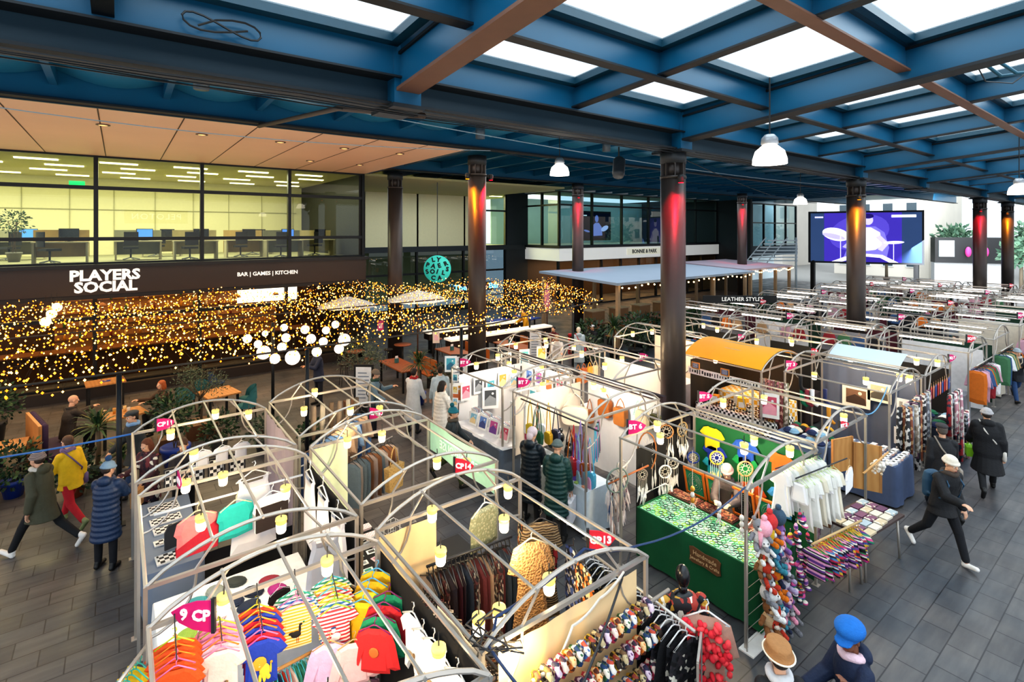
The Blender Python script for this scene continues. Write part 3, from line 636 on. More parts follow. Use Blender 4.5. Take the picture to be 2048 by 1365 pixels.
# right hand building with cream fascia
CR = M('#efeee8', rough=.6, var=.04, emit=.22)  # slight emission added so the fascia looks brighter
SKYG = glassmat('blue_office_glass', '#9fc0c8', refl=.4)
facade('window_105', (24.8, 27.3, 0), (44.5, 27.3, 0), 4.44, 8.35, 6, (7.4,), SKYG, 'office windows above the cream shop fascia')
facade('window_106', (24.8, 31, 0), (24.8, 27.3, 0), 4.44, 8.35, 2, (7.4,), OG, 'short return of office windows above the cream fascia')
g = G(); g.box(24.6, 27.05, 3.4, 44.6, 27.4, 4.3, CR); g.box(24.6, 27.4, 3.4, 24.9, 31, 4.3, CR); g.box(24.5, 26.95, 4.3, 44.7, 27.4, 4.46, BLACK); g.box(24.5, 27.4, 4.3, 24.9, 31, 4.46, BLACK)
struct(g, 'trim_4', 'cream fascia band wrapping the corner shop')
g = G(); g.box(24.4, 26.6, 8.35, 46, 31, 8.55, M('#c9ced0', rough=.6)); struct(g, 'trim_5', 'pale soffit edge over the corner building')
sg = thing('shop_sign', 'small dark shop name lettering on the cream fascia', 'sign', (33.6, 27.03, 3.9))
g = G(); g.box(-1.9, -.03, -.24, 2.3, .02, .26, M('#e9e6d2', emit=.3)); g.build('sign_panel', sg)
letter('BONNIE & PARK', .42, M('#30363a'), sg, (.2, -.04, 0), bold=.012, sx=1.0)
facade('window_107', (24.8, 27.4, 0), (44.5, 27.4, 0), .1, 3.4, 9, (2.5,), BG, 'restaurant shopfront under the cream fascia')
g = G(); g.box(24.8, 31.5, 0, 45, 31.6, 4.4, M('#3a281a', emit=.1)); struct(g, 'wall_back', 'warm lit restaurant back wall under the cream fascia')  # faint emission paints warm light onto the wall
g = G(); g.box(24.9, 27.4, 4.25, 45, 39, 4.4, M('#7d7b66')); struct(g, 'floor', 'upper floor of the cream fascia building')
g = G(); g.box(25, 36, 4.4, 45, 36.1, 8.4, M('#7f9a98', var=.15, sc=.7)); struct(g, 'wall_back', 'grey green rear wall of upper office')
g = G(); g.box(44.6, 24, 0, 44.9, 40, 8.6, M('#1c2429')); struct(g, 'wall_end', 'dark end pier past the cream fascia')
facade('window_108', (45, 28, 0), (62, 28, 0), 3.9, 8.4, 7, (6.4,), SKYG, 'blue glazed offices beyond the cream fascia building')
g = G(); g.box(45, 27.8, 2.9, 62, 28.1, 3.9, M('#2c3d49')); struct(g, 'trim_6', 'slate band under the blue glazed offices')
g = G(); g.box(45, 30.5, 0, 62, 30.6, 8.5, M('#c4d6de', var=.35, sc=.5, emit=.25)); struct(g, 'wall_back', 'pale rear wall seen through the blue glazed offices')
# ------------------------------------------------------------------ market stalls: frames, lamps, flags
STEEL = M('#b9b2aa', rough=.34, metal=.55, var=.12, sc=6); PLAST = M('#26262a', rough=.5)
WX, WY, EZ, RZ = 2.06, 2.14, 2.1, .34
def arch_pt(u, y): return V((u*WX, y, EZ+RZ*math.sin(PI*u)**.75))
def make_frame():
    t = thing('market_stall', 'x', 'stall frame')
    for x in (0, WX):
        for y in (0, WY):
            g = G(); g.tube([(x, y, 0), (x, y, EZ)], .026, STEEL, 4); po = g.build('post', t); g = G(); g.box(x-.05, y-.05, 0, x+.05, y+.05, .012, STEEL); g.build('foot_plate', po)
    for y in (0, WY):
        g = G(); g.tube([arch_pt(i/14, y) for i in range(15)], .021, STEEL, 5); g.build('roof_arch', t)
        g = G(); g.tube([(0, y, EZ), (WX, y, EZ)], .027, STEEL, 4); g.build('tie_bar', t)
        for u in (.3, .7):
            p = arch_pt(u, y); sx = 1 if u < .5 else -1
            g = G(); g.tube([(p.x, y, p.z), (p.x-sx*.22, y, EZ)], .014, STEEL, 5); g.build('arch_strut', t)
        for x, sx in ((0, 1), (WX, -1)):
            g = G(); g.tube([(x+sx*.42*math.sin(a), y, EZ-.5+.5*(1-math.cos(a))*1.0) for a in [PI/2*k/6 for k in range(7)]], .014, STEEL, 5); g.build('corner_brace', t)
    for u in (0, .27, .5, .73, 1):
        p = arch_pt(u, 0); g = G(); g.tube([(p.x, -.03, p.z), (p.x, WY+.03, p.z)], .02 if u in (0, 1) else .016, STEEL, 5); g.build('purlin', t)
    return t
FRAMES = {}
def frame(key, x, y, label, z=0):
    if not FRAMES: o = make_frame(); kids(o); o.location = (x, y, z); o['label'] = label; o['group'] = 'arched steel stall frames'
    else: o = dup(next(iter(FRAMES.values())), (x, y, z), label=label)
    FRAMES[key] = o; return o
ST = dict(A=(.2, 3.28), B=(.2, 6.06), C=(.18, 8.66), D=(2.34, 3.5), E=(2.4, 6.28), F=(2.38, 8.98), I=(6.58, 3.6), H=(6.66, 6.62), N=(6.62, 9.1), J=(8.92, 3.72), J2=(8.96, 8.06), J3=(8.96, 10.4),
          L=(12.86, 3.92), K=(12.4, 6.4), K2=(12.7, 9.2), P=(15.1, 3.9), P2=(15.0, 6.35), P3=(15.0, 9.0))
SL = dict(A='children\'s T-shirt stall', B='crop top and slip dress stall', C='earring tray stall', D='crochet dress stall', E='greeting card stall with the mint banner', F='denim shirt stall', I='green velvet bangle stall', H='leather bag stall',
          N='art print stall', J='notebook and wood panel stall', J2='stall behind the leather bag stall', J3='stall behind the art print stall', L='white-roofed photo stall', K='yellow-roofed sunglasses stall', K2='hat stall by the planters', P='black-backed scarf stall', P2='black-backed stall by the amber column', P3='dark stall with a round emblem')
for k, (x, y) in ST.items(): frame(k, x, y, 'arched silver tube frame of the ' + SL[k])
# far stalls in double rows
FAR = []
for r, x in enumerate((18.9, 21.85, 25.7, 27.9, 32.1, 34.3, 36.9, 39.75)):
    for s, y in enumerate((3.9, 6.4, 8.9, 11.4)):
        if s == 3 and x > 30 and False: continue
        FAR.append((r, s, x, y)); frame(('f', r, s), x, y, 'arched silver stall frame, %s far row, %s from the wide aisle' % (ORD[r], ORD[s]))
# lamps
LB = glow('#ffbe55', 2.2); LC = M('#ecd27a', rough=.5, emit=.45)
def lamp_proto():
    t = thing('stall_lamp', 'x', 'lamp')
    g = G(); g.lathe([(.0, -.175), (.042, -.17), (.052, -.15), (.056, -.07)], glow('#ffe9c4', 6), 14); g.lathe([(.056, -.07), (.056, -.03), (.05, -.02)], LB, 14); lj = g.build('lamp_jar', t)
    g = G(); g.lathe([(.03, .0), (.06, -.005), (.064, -.035), (.056, -.04)], LC, 14); g.build('lamp_lid', lj)
    g = G(); g.tube([(0, 0, 0), (.004, 0, .06), (0, 0, .11)], .006, PLAST, 5); g.build('lamp_hook', t); return t
LAMP = None
def lamp(x, y, z, lab):
    global LAMP
    if LAMP is None: LAMP = lamp_proto(); kids(LAMP); LAMP.location = (x, y, z); LAMP['label'] = lab; LAMP['group'] = 'warm jar lamps on the stalls'; return
    dup(LAMP, (x, y, z), R(0, 6), lab)
LP = {'A': [(.55, 2.0), (.95, .35), (1.45, 1.95), (1.9, .5)], 'B': [(.5, 2.0), (.9, 1.75), (1.25, .15), (.55, .85), (1.5, 1.0)], 'C': [(.7, .3), (1.2, 2.0), (1.75, 2.05), (.5, 1.6)], 'D': [(.35, 1.3), (1.1, 1.2), (.35, .25), (.2, .35), (.85, .15), (1.75, 2.0), (.6, 1.95)], 'E': [(.5, 1.9), (.95, 1.6), (1.2, .25), (1.6, .1)],
      'F': [(.4, 1.2), (1.0, .4), (.8, 1.9), (1.5, .25)], 'I': [(.45, 1.7), (.95, .55), (1.75, .25), (1.9, .9), (.7, 1.95)], 'H': [(1.75, 1.5), (1.2, .7), (.6, 1.9)], 'N': [(.5, 1.8), (1.0, 1.1), (1.3, 2.0), (1.7, .7), (.7, .5)], 'J': [(.5, 1.9), (1.1, 1.4), (1.9, .3)], 'J2': [(.9, 1.9), (1.7, 1.2), (.6, .8)],
      'J3': [(.4, 1.8), (1.3, 1.5), (1.8, .8), (.9, 1.0)], 'L': [(.3, 1.6), (.5, .6), (1.9, .2), (1.7, .12), (1.8, .35)], 'K': [(.3, 1.4), (.7, .5), (1.5, 1.0)], 'K2': [(.6, 1.9), (1.2, 1.6), (1.6, .7), (.7, .8)], 'P': [(.4, 1.7), (.9, .4), (1.6, .15), (1.7, 1.5)], 'P2': [(.5, 1.8), (.8, .9), (1.6, 1.3)], 'P3': [(.5, 1.8), (.9, .7), (1.5, 1.6)]}
for k, ls in LP.items():
    x0, y0 = ST[k]
    for i, (dx, dy) in enumerate(ls):
        z = arch_pt(dx/WX, 0).z-.13; lamp(x0+dx, y0+dy, z, 'lit jar lamp in the %s, %s' % (SL[k].split(' with')[0].split(' by the')[0].split(' beside')[0], ORD[i]))
for k in ('A', 'B', 'C', 'D', 'E', 'F', 'I', 'H', 'N', 'J', 'J2', 'J3', 'L', 'K', 'K2', 'P', 'P2', 'P3'):
    x0, y0 = ST[k]; point_e = {'D': 62, 'N': 62, 'H': 62, 'I': 95, 'J3': 80, 'K2': 80}.get(k, 50)
    li = bpy.data.lights.new('lamp_light', 'POINT'); li.energy = point_e; li.color = (1, .74, .42) if k not in 'NH' else (1, .88, .72); li.shadow_soft_size = .12
    o = bpy.data.objects.new('lamp_light', li); COL.objects.link(o); o.location = (x0+1.02, y0+1.0, 1.98)
li = bpy.data.lights.new('lamp_light', 'POINT'); li.energy = 40; li.color = (1, .7, .3); li.shadow_soft_size = .08
o = bpy.data.objects.new('lamp_light', li); COL.objects.link(o); o.location = (2.62, 3.42, 2.0)
# pink pitch flags
PK = M('#d81b72', rough=.5, var=.05); PKR = M('#e0263f', rough=.5, var=.05); FW = M('#fff2f6', rough=.5, emit=.2)
def flag(x, y, z, rz, a, b, lab, m=PK, tilt=0, s=1):
    t = thing('pitch_flag', lab, 'sign', (x, y, z), rz, 'pitch number flags'); t.rotation_euler = (0, tilt, rz)
    pts = [(0, -.15), (.18, -.12), (.3, -.06), (.37, .03), (.27, .09), (.15, .125), (0, .13)]
    g = G(); g.slab([(px*s, pz*s) for px, pz in pts], .012, m); g.build('flag_board', t)
    for sy, r in ((-.009, (PI/2, 0, 0)), (.009, (PI/2, 0, PI))):
        letter(a, .13*s, FW, t, (.105*s, sy, .0), r, bold=.004); letter(b, .13*s, FW, t, (.255*s, sy, .01*s), r, bold=.004)
    g = G(); g.cbox((0, 0, 0), (.03, .03, .3*s), PLAST); g.build('clip', t)
tv = lambda x, y: math.atan2(-y, -x)+PI/2
for x, y, z, rz, a, b, lab, m, s in ((.66, 5.2, 2.2, 2.5, 'CP', '9', 'magenta flag reading CP 9 above the orange children\'s tees', PK, 1.0), (.62, 8.2, 2.28, -1.5, 'CP', '10', 'edge-on magenta flag on the crop top stall frame', PK, 1), (.5, 10.75, 2.25, -.2, 'CP', '11', 'magenta flag on the earring tray stall frame', PK, 1),
    (3.6, 9.05, 2.28, -.9, 'CP', '15', 'magenta flag between the card stall and the denim stall', PK, .95), (3.75, 6.3, 2.28, -.9, 'CP', '14', 'red flag at the end of the mint banner', PKR, 1), (3.95, 3.9, 2.3, -.7, 'CP', '13', 'red and pink flag over the black garment rail', PKR, 1),
    (6.75, 11.1, 2.3, -.75, 'BT', '8', 'magenta flag at the far corner of the art print stall', PK, 1), (6.75, 8.75, 2.35, -.7, 'BT', '7', 'magenta flag between the art prints and the bag stall', PK, 1), (6.75, 5.75, 2.3, -.6, 'BT', '6', 'magenta flag on the bangle stall corner by the dreamcatchers', PK, 1.1), (8.98, 5.88, 2.35, -.7, 'BT', '5', 'magenta flag beside the red-lit middle column', PK, .95), (10.9, 8.9, 2.25, -.3, 'BT', '4', 'magenta flag over the stall behind the art prints', PK, 1),
    (12.95, 6.1, 2.3, -.6, 'BT', '3', 'magenta flag between the yellow and white roofs', PK, 1.1), (9.9, 3.75, 2.2, -.3, 'BT', '2', 'pink flag on the notebook stall near the wood panels', PKR, .8), (14.9, 6.35, 2.3, -.4, 'SQ', '9', 'red flag beyond the white roof', PKR, .9), (15.2, 8.6, 2.3, -.5, 'SQ', '8', 'magenta flag on the dark emblem stall', PK, .9), (17, 3.9, 2.3, -.4, 'SQ', '7', 'magenta flag at the aisle end of the scarf stall', PK, .9)):
    flag(x, y, z-.06, rz, a, b, lab, m, 0, s*(1 if b == '9' and a == 'CP' else .78))
for r, s, x, y in FAR:
    if (r+s) % 2 == 0: flag(x+.3, y+.1, 2.45, -.6, 'SQ', str(10+r*4+s), 'small magenta flag on the stall in %s far row, %s from the aisle' % (ORD[r], ORD[s]), [PK, PKR][(r+s) % 4 == 0], 0, .8)
# ---- draped cloths, tables, backdrops
def drape(x0, y0, x1, y1, z, m, lab, low=.05, name='tablecloth', wave=.025, group=None):
    cx, cy = (x0+x1)/2, (y0+y1)/2; a, b = (x1-x0)/2, (y1-y0)/2; g = G()
    g.add([(-a, -b, z), (a, -b, z), (a, b, z), (-a, b, z)], [(0, 1, 2, 3)], m)
    per = []
    for (p, q) in (((-a, -b), (a, -b)), ((a, -b), (a, b)), ((a, b), (-a, b)), ((-a, b), (-a, -b))):
        n = max(3, int(math.hypot(q[0]-p[0], q[1]-p[1])/.09))
        per += [(p[0]+(q[0]-p[0])*i/n, p[1]+(q[1]-p[1])*i/n) for i in range(n)]
    n = len(per); vs = []; ph = R(0, 6)
    for k, (zz, f) in enumerate(((z, 0), (z-.02, .3), ((z+low)/2, .8), (low, 1.2))):
        for i, (px, py) in enumerate(per):
            w = wave*f*(1+math.sin(i*.9+ph)+.4*math.sin(i*2.3)); l = math.hypot(px, py) or 1; vs.append((px*(1+w/l), py*(1+w/l), zz))
    fs = [(k*n+i, (k+1)*n+i, (k+1)*n+(i+1) % n, k*n+(i+1) % n) for k in range(3) for i in range(n)]
    g.add(vs, fs, m, True); return g.build(name, None, lab, 'tablecloth', group, loc=(cx, cy, 0))
def backdrop(p0, p1, z0, z1, m, lab, name='fabric_backdrop', amp=.03, cat='backdrop', nu=40):
    p0, p1 = V((*p0, 0)), V((*p1, 0)); d = p1-p0; nrm = V((-d.y, d.x, 0)).normalized(); g = G(); ph = R(0, 6); o = p0
    g.grid(lambda u, v: (d*u+nrm*amp*(math.sin(u*d.length*11+ph)+.5*math.sin(u*d.length*23))*(.3+.7*v))+V((0, 0, z1+(z0-z1)*v+(.0))), nu, 4, m)
    return g.build(name, None, lab, cat, loc=tuple(o))
def fold_table(x0, y0, x1, y1, z, m, lab, rz=0, name='trestle_table'):
    t = thing(name, lab, 'table', ((x0+x1)/2, (y0+y1)/2, 0), rz); a, b = (x1-x0)/2, (y1-y0)/2
    g = G(); g.box(-a, -b, z-.035, a, b, z, m); g.build('tabletop', t)
    for sx in (-1, 1):
        for sy in (-1, 1):
            g = G(); g.tube([(sx*(a-.08), sy*(b-.08), z-.035), (sx*(a-.05), sy*(b-.05), 0)], .02, STEEL, 6); g.build('leg', t)
    return t
# ---- garments
OUT = {
 'tee': [(.055, .0), (.09, .012), (.2, -.03), (.285, -.15), (.215, -.2), (.165, -.13), (.172, -.5), (.0, -.51)],
 'sweater': [(.055, .0), (.09, .012), (.19, -.03), (.24, -.16), (.3, -.44), (.235, -.46), (.175, -.2), (.18, -.5), (.0, -.51)],
 'crop': [(.1, .0), (.13, .0), (.2, -.04), (.23, -.16), (.2, -.2), (.205, -.42), (.0, -.44)],
 'cami': [(.13, -.1), (.15, -.02), (.165, -.02), (.155, -.12), (.2, -.3), (.25, -.85), (.0, -.88)],
 'dress': [(.06, .0), (.1, .01), (.2, -.04), (.27, -.3), (.21, -.33), (.17, -.22), (.15, -.45), (.24, -1.12), (.0, -1.14)],
 'babygro': [(.05, .0), (.08, .01), (.15, -.03), (.24, -.14), (.2, -.19), (.13, -.14), (.14, -.36), (.16, -.56), (.09, -.57), (.02, -.4)],
 'skirt': [(.1, .0), (.12, .0), (.13, -.05), (.2, -.45), (.1, -.47), (.0, -.46)],
 'long': [(.055, .0), (.09, .01), (.2, -.04), (.22, -.3), (.2, -.85), (.0, -.87)],
}
def gmesh(kind, m, name, thick=.022, s=1, m2=None, band=None):
    h = OUT[kind]; poly = [(x, z) for x, z in h]+[(-x, z) for x, z in reversed(h) if x > 1e-6]
    poly = [(x*s, z*s) for x, z in poly]; n = len(poly); cz = sum(p[1] for p in poly)/n
    inn = [(x*.72, cz+(z-cz)*.8) for x, z in poly]; t = thick*s
    vs = [(x, .004, z) for x, z in poly]+[(x+.012*math.sin(i*2.1), -t, z) for i, (x, z) in enumerate(inn)]+[(x, t, z) for x, z in inn]
    fs = []
    for i in range(n): j = (i+1) % n; fs += [(i, j, n+j, n+i), (j, i, 2*n+i, 2*n+j)]
    fs += [tuple(range(2*n-1, n-1, -1)), tuple(range(2*n, 3*n))]
    g = G(); g.add(vs, fs, m); return g
HC = {}
def hanger_mesh(c, s=1):
    k = (c, s)
    if k in HC: return HC[k]
    m = M(c, rough=.35); g = G()
    g.tube([(-.19*s, 0, -.05*s), (-.02*s, 0, .045*s), (.02*s, 0, .045*s), (.19*s, 0, -.05*s)], .008*s, m, 6)
    g.tube([(-.19*s, 0, -.05*s), (.19*s, 0, -.05*s)], .006*s, m, 6)
    g.tube([(0, 0, .045*s), (0, 0, .09*s), (.02*s, 0, .12*s), (.01*s, 0, .15*s), (-.02*s, 0, .14*s)], .006*s, m, 6)
    HC[k] = g.mesh('hanger'); return HC[k]
GC = {}
def garment(name, kind, m, loc, rz, lab, cat, hanger='#c9a06a', s=1, group=None, tilt=0, thick=.022, deco=None):
    k = (kind, m.name, s, thick)
    if k not in GC: GC[k] = gmesh(kind, m, name, thick, s).mesh(name)
    t = thing(name, lab, cat, loc, rz, group); t.rotation_euler = (tilt, 0, rz)
    obj('fabric', GC[k], t)
    if hanger: obj('hanger', hanger_mesh(hanger, s), t)
    if deco: deco(t, s)
    return t
def rail(p0, p1, lab, m=STEEL, r=.016, name='clothes_rail', legs=False):
    g = G(); p0, p1 = V(p0), V(p1); q = p1-p0; g.tube([(0, 0, 0), q], r, m, 8)
    if legs:
        for w in (V((0, 0, 0)), q):
            g.tube([w, (w.x, w.y, -p0.z+.02)], r, m, 8); d = V((-q.y, q.x, 0)).normalized()*.25; g.tube([V((w.x, w.y, -p0.z+.02))-d, V((w.x, w.y, -p0.z+.02))+d], r, m, 8)
    return g.build(name, None, lab, 'rail', loc=tuple(p0))
def rail_garments(p0, p1, n, mats, kinds, name, cat, lab, group, s=1, jit=.15, thick=.014, hanger='#2a2a2c'):
    """garments hung edge-on along a rail; every one its own object"""
    p0, p1 = V(p0), V(p1); d = p1-p0; a = math.atan2(d.y, d.x)+PI/2
    for i in range(n):
        m, nm = random.choice(mats); kd = random.choice(kinds); p = p0+d*((i+.5)/n)
        k = (kd, m.name, s, thick)
        if k not in GC: GC[k] = gmesh(kd, m, name, thick, s).mesh(name)
        t = thing(name, lab % (nm, ORD[i] if i < 30 else 'last'), cat, p+V((0, 0, -.15*s)), a+R(-jit, jit), group)
        obj('fabric', GC[k], t); obj('hanger', hanger_mesh(hanger, s), t)
# ------------------------------------------------------------------ goods, stall by stall
WHITE = '#efe9e4'
def icon_deco(kind):
    def f(t, s):
        g = G(); y = -.03*s
        d = lambda x, z, r, c, rz=None: g.ball((x*s, y, z*s), (r*s, .006, (rz or r)*s), M(c, rough=.8), 12, 6)
        if kind == 'lion':
            d(.035, -.33, .06, '#eec23a', .085); d(.1, -.31, .01, '#eec23a', .06); d(.105, -.25, .016, '#e2902c'); d(-.015, -.4, .018, '#f0c93a', .05); d(.03, -.41, .018, '#f0c93a', .045); d(.075, -.405, .024, '#eec23a', .03); d(-.02, -.235, .078, '#e2982c'); d(-.02, -.238, .056, '#f3d858', .05); d(-.02, -.262, .022, '#f8eab0', .016); d(-.035, -.235, .005, '#1b1b1b'); d(-.005, -.235, .005, '#1b1b1b'); d(-.02, -.255, .008, '#1b1b1b')
        elif kind == 'bird':
            d(-.01, -.33, .06, '#1c1a1a', .04); d(-.06, -.31, .035, '#1c1a1a', .018); d(.035, -.27, .014, '#1c1a1a', .06); d(.045, -.22, .02, '#1c1a1a', .014); d(.0, -.4, .004, '#b0392c', .04); d(.02, -.4, .004, '#b0392c', .04); d(.08, -.2, .014, '#2f7f4a', .01)
        elif kind == 'duck':
            d(0, -.33, .06, '#efe9df', .05); d(-.03, -.25, .03, '#efe9df'); d(-.03, -.215, .035, '#27407a', .01)
        elif kind == 'sheep': d(0, -.36, .07, '#a98b63', .035); d(.06, -.33, .02, '#7a5f40')
        elif kind == 'dog': d(0, -.36, .045, '#27407a', .05); d(.03, -.29, .025, '#27407a')
        elif kind == 'sun': d(0, -.25, .06, '#c9692c'); d(0, -.25, .045, '#7a3a2a')
        elif kind == 'dolly': d(0, -.28, .03, '#e9b48a', .035); d(0, -.34, .04, '#4f7fb0')
        g.build('print', t)
    return f
# --- stall A: children's tees in cascades under the rear tie bar
ST_R = M('#efe7e0', pat='stripe', c2='#c9303c', sc=9); ST_Y = M('#f0a52a', pat='stripe', c2='#f6e2b0', sc=11); ST_B = M('#efece4', pat='stripe', c2='#2f66a5', sc=9); ST_G = M('#efece0', pat='stripe', c2='#2f7f5a', sc=9)
C_ = lambda c, **k: M(c, rough=.85, bump=.2, sc=14, **k)
cas = [('orange', .185, [C_('#e2551a')]*5, 'dog', ['#c8d93a', '#f08a2a', '#f08a2a', '#ef6f9a', '#ef7fb0'], 'orange tee with a dark dog print'),
       ('pink', .52, [C_('#ef8fb0')]*3+[C_('#f0b6c0'), C_('#efc9c0')], 'sheep', ['#c8d93a', '#c8d93a', '#f08a2a', '#f08a2a', '#f08fb0'], 'pale pink tee with a brown sheep print'),
       ('red and blue', .84, [C_('#e2482c'), C_('#2740a5'), C_('#c81f2e'), C_('#2740a5'), C_('#c81f2e'), C_('#1d3aa0')], 'lion', ['#e8d83a', '#e8c03a', '#f0a03a', '#f08a2a', '#ef7fb0', '#ef5fa0'], 'royal blue tee with a yellow lion print'),
       ('yellow striped', 1.18, [ST_G, ST_B, ST_Y], 'bird', ['#3fb0a0', '#ef7fb0', '#ef7fb0'], 'yellow striped tee with a black bird print'),
       ('red striped', 1.52, [ST_G, ST_Y, ST_R, ST_Y, ST_B, ST_R], 'duck', ['#3fb0c0', '#c8d93a', '#3fb0c0', '#c8d93a', '#8fd03a', '#a8d83a'], 'red striped tee with a white duck print')]
for nm, dx, ms, ic, hs, front in cas:
    for i, (m, h) in enumerate(zip(ms, hs)):
        last = i == len(ms)-1
        garment('t_shirt', 'tee', m, (ST['A'][0]+dx, 5.38-.04*i, 1.93-.036*i), R(-.05, .05)-.25, (front+' at the front of its cascade') if last else 'hanging tee in the %s cascade, %s from the back' % (nm, ORD[i]), 'T-shirt', h, .78, 'children\'s tees in %s cascade' % nm, tilt=-.06, thick=.014, deco=icon_deco(ic) if last else None)
    g = G(); g.tube([(0, 0, .17), (0, -.04*len(ms), -.036*len(ms)+.16)], .005, PLAST, 5); g.tube([(0, 0, .17), (0, .02, .24)], .006, PLAST, 5); g.build('hook_chain', label='black hook chain carrying the %s tees' % nm, cat='chain', loc=(ST['A'][0]+dx, 5.36, 1.93))
rail((.2, 5.5, 1.92), (-.12, 5.18, 1.78), 'pale clothes rail along the outer side of the children\'s stall')
YEL = [(C_('#eab81a'), 'mustard yellow'), (C_('#f0cc2a'), 'bright yellow'), (C_('#f08a1a'), 'orange yellow')]
rail_garments((.16, 5.46, 1.9), (-.11, 5.19, 1.78), 9, YEL, ['sweater', 'tee'], 'childs_jersey', 'top', '%s childs top on the outer rail, %s from the walkway end', 'yellow childs tops on the outer rail', .75, thick=.03, hanger='#3fb0a0')
rail((.8, 5.3, 1.3), (1.8, 5.36, 1.3), 'bamboo rail of tiny hangers below the lion tee', M('#b98a52'))
MULT = [(M('#2f8fb0', pat='multi', c2='#e8e0d0', c3='#c8407a', sc=6), 'striped multicolour'), (C_('#e9a0b8'), 'pink'), (C_('#3f8f7a'), 'teal'), (C_('#d0402c'), 'red'), (C_('#e9d8c8'), 'cream'), (C_('#27406f'), 'navy')]
rail_garments((.84, 5.3, 1.3), (1.76, 5.36, 1.3), 24, MULT, ['tee', 'babygro'], 'childs_jersey', 'top', '%s childs outfit on the bamboo rail, %s along', 'childs outfits on the bamboo rail', .62, thick=.02, hanger='#3fb0c0')
for i, (c, y) in enumerate((('#d9b0d0', 5.08), ('#e9b8b8', 4.95))): garment('childs_jersey', 'sweater', C_(c), (1.62+.2*i, y, 1.5), -.4, '%s childs sweater hanging in front of the bamboo rail' % ['lilac', 'rose'][i], 'sweater', '#c9a06a', .8)
# partition between the first two rows
DKF = M('#141417', rough=.9, var=.2, sc=5)
for k, ya, yb in (('A', 3.3, 5.45), ('B', 6.05, 8.25)):
    backdrop((2.3, ya), (2.3, yb), .05, 1.98, DKF, 'black cloth partition behind the %s' % SL[k], amp=.008, cat='partition')
for i, (c, y, z, k) in enumerate((('#eab81a', 5.2, 1.84, 'sun'), ('#e5b01a', 5.08, 1.8, None), ('#eec02a', 4.98, 1.74, 'dolly'), ('#e8b41a', 4.86, 1.66, 'dolly'), ('#1f8a5f', 4.56, 1.7, None), ('#c8242c', 4.46, 1.66, None), ('#1f8a5f', 4.36, 1.62, None), ('#d02a2c', 4.3, 1.52, 'sun'))):
    garment('sweater', 'sweater', C_(c), (2.2-.075*(i % 4), (5.3 if i < 4 else 5.0)-.06*(i % 4), (1.86 if i < 4 else 1.78)-.045*(i % 4)), -.75, '%s childs sweater on the black partition, %s in its cascade' % ({'#1f8a5f': 'green', '#c8242c': 'red', '#d02a2c': 'red printed'}.get(c, 'yellow'), ORD[i % 4]), 'sweater', '#5fb0d8' if i < 4 else '#8f2f6a', .85, 'childs sweaters on the partition', deco=icon_deco(k) if k else None)
WG = C_('#e9e6e4')
for i in range(5):
    garment('baby_suit', 'babygro', WG, (2.2, 4.45-.2*i, 1.88-.04*(i % 2)), -PI/2+.12, 'white printed baby suit pinned on the black partition, %s from the sweaters' % ORD[i], 'baby suit', '#d8d4d0', .95, 'white baby suits', deco=icon_deco('sheep'))
MULT2 = [(C_('#3f5f8a'), 'denim'), (C_('#e0a0b0'), 'pink'), (C_('#1f2f4a'), 'navy'), (M('#c8d8e8', pat='stripe', c2='#d0407a', sc=10), 'striped')]
rail((1.95, 3.7, 1.1), (1.95, 5.3, 1.1), 'low rail of childs trousers along the black partition')
rail_garments((1.95, 3.75, 1.1), (1.95, 5.2, 1.1), 16, MULT2, ['long'], 'childs_trousers', 'trousers', '%s childs trousers on the low rail, %s from the front', 'childs trousers on the low rail', .8)
# --- stall B
drape(.35, 6.7, 2.1, 8.0, .78, M('#e6e3e0', rough=.8), 'white cloth table of small hats inside the crop top stall')
def hat_ball(name, lab, c, x, y, z, rx=.1, ry=.09, rz=.04, cat='hat', group=None, tex={}):
    g = G(); q = M(c, rough=.9, bump=.4, sc=25, **tex); g.ball((0, 0, rz*.7), (rx, ry, rz), q, 12, 7); g.tube([(rx*math.cos(a), ry*math.sin(a), rz*.4) for a in [2*PI*k/14 for k in range(14)]], rz*.4, q, 6, closed=True)
    return g.build(name, None, lab, cat, group, loc=(x, y, z), rz=R(0, 3))
for i, (nm, c, x, y) in enumerate((('lime green felt bag', '#8fae4a', .62, 7.1), ('pale pink scarf', '#efc0c0', .95, 7.25), ('navy knitted hat', '#232c44', 1.15, 7.4), ('navy mittens', '#1f2a40', 1.3, 7.2), ('dark navy headband', '#1d2436', 1.4, 7.45), ('berry red mitten', '#8f2a3a', 1.62, 7.55), ('magenta mitten', '#a5307a', 1.66, 7.3), ('teal bead bracelet heap', '#3f8f96', .8, 7.65), ('grey bead bracelet heap', '#8f948a', 1.0, 7.75), ('black patterned purse', '#3a3f3c', 1.25, 7.8))):
    hat_ball(['felt_bag', 'folded_scarf', 'knitted_hat', 'mitten', 'headband', 'mitten', 'mitten', 'bracelet_heap', 'bracelet_heap', 'purse'][i], nm+' lying on the white cloth table', c, x, y, .785, .13, .1, .03, cat='accessory')
rail((.35, 7.95, 1.92), (2.15, 7.95, 1.92), 'white rail holding the crop tops', M('#e6e4e2'))
t = garment('crop_tee', 'crop', C_('#f07f7f'), (.82, 7.93, 1.78), .1, 'two-tone crop top, coral above and crimson below', 'top', '#d8c9a8', 1.15)
g = G(); g.add([(-.245, -.03, -.36), (.245, -.03, -.12), (.235, -.03, -.49), (-.235, -.03, -.49)], [(0, 1, 2, 3)], C_('#b01f33')); g.add([(-.245, .03, -.36), (.245, .03, -.12), (.235, .03, -.49), (-.235, .03, -.49)], [(3, 2, 1, 0)], C_('#b01f33')); g.build('lower_panel', t, label='crimson lower panel')
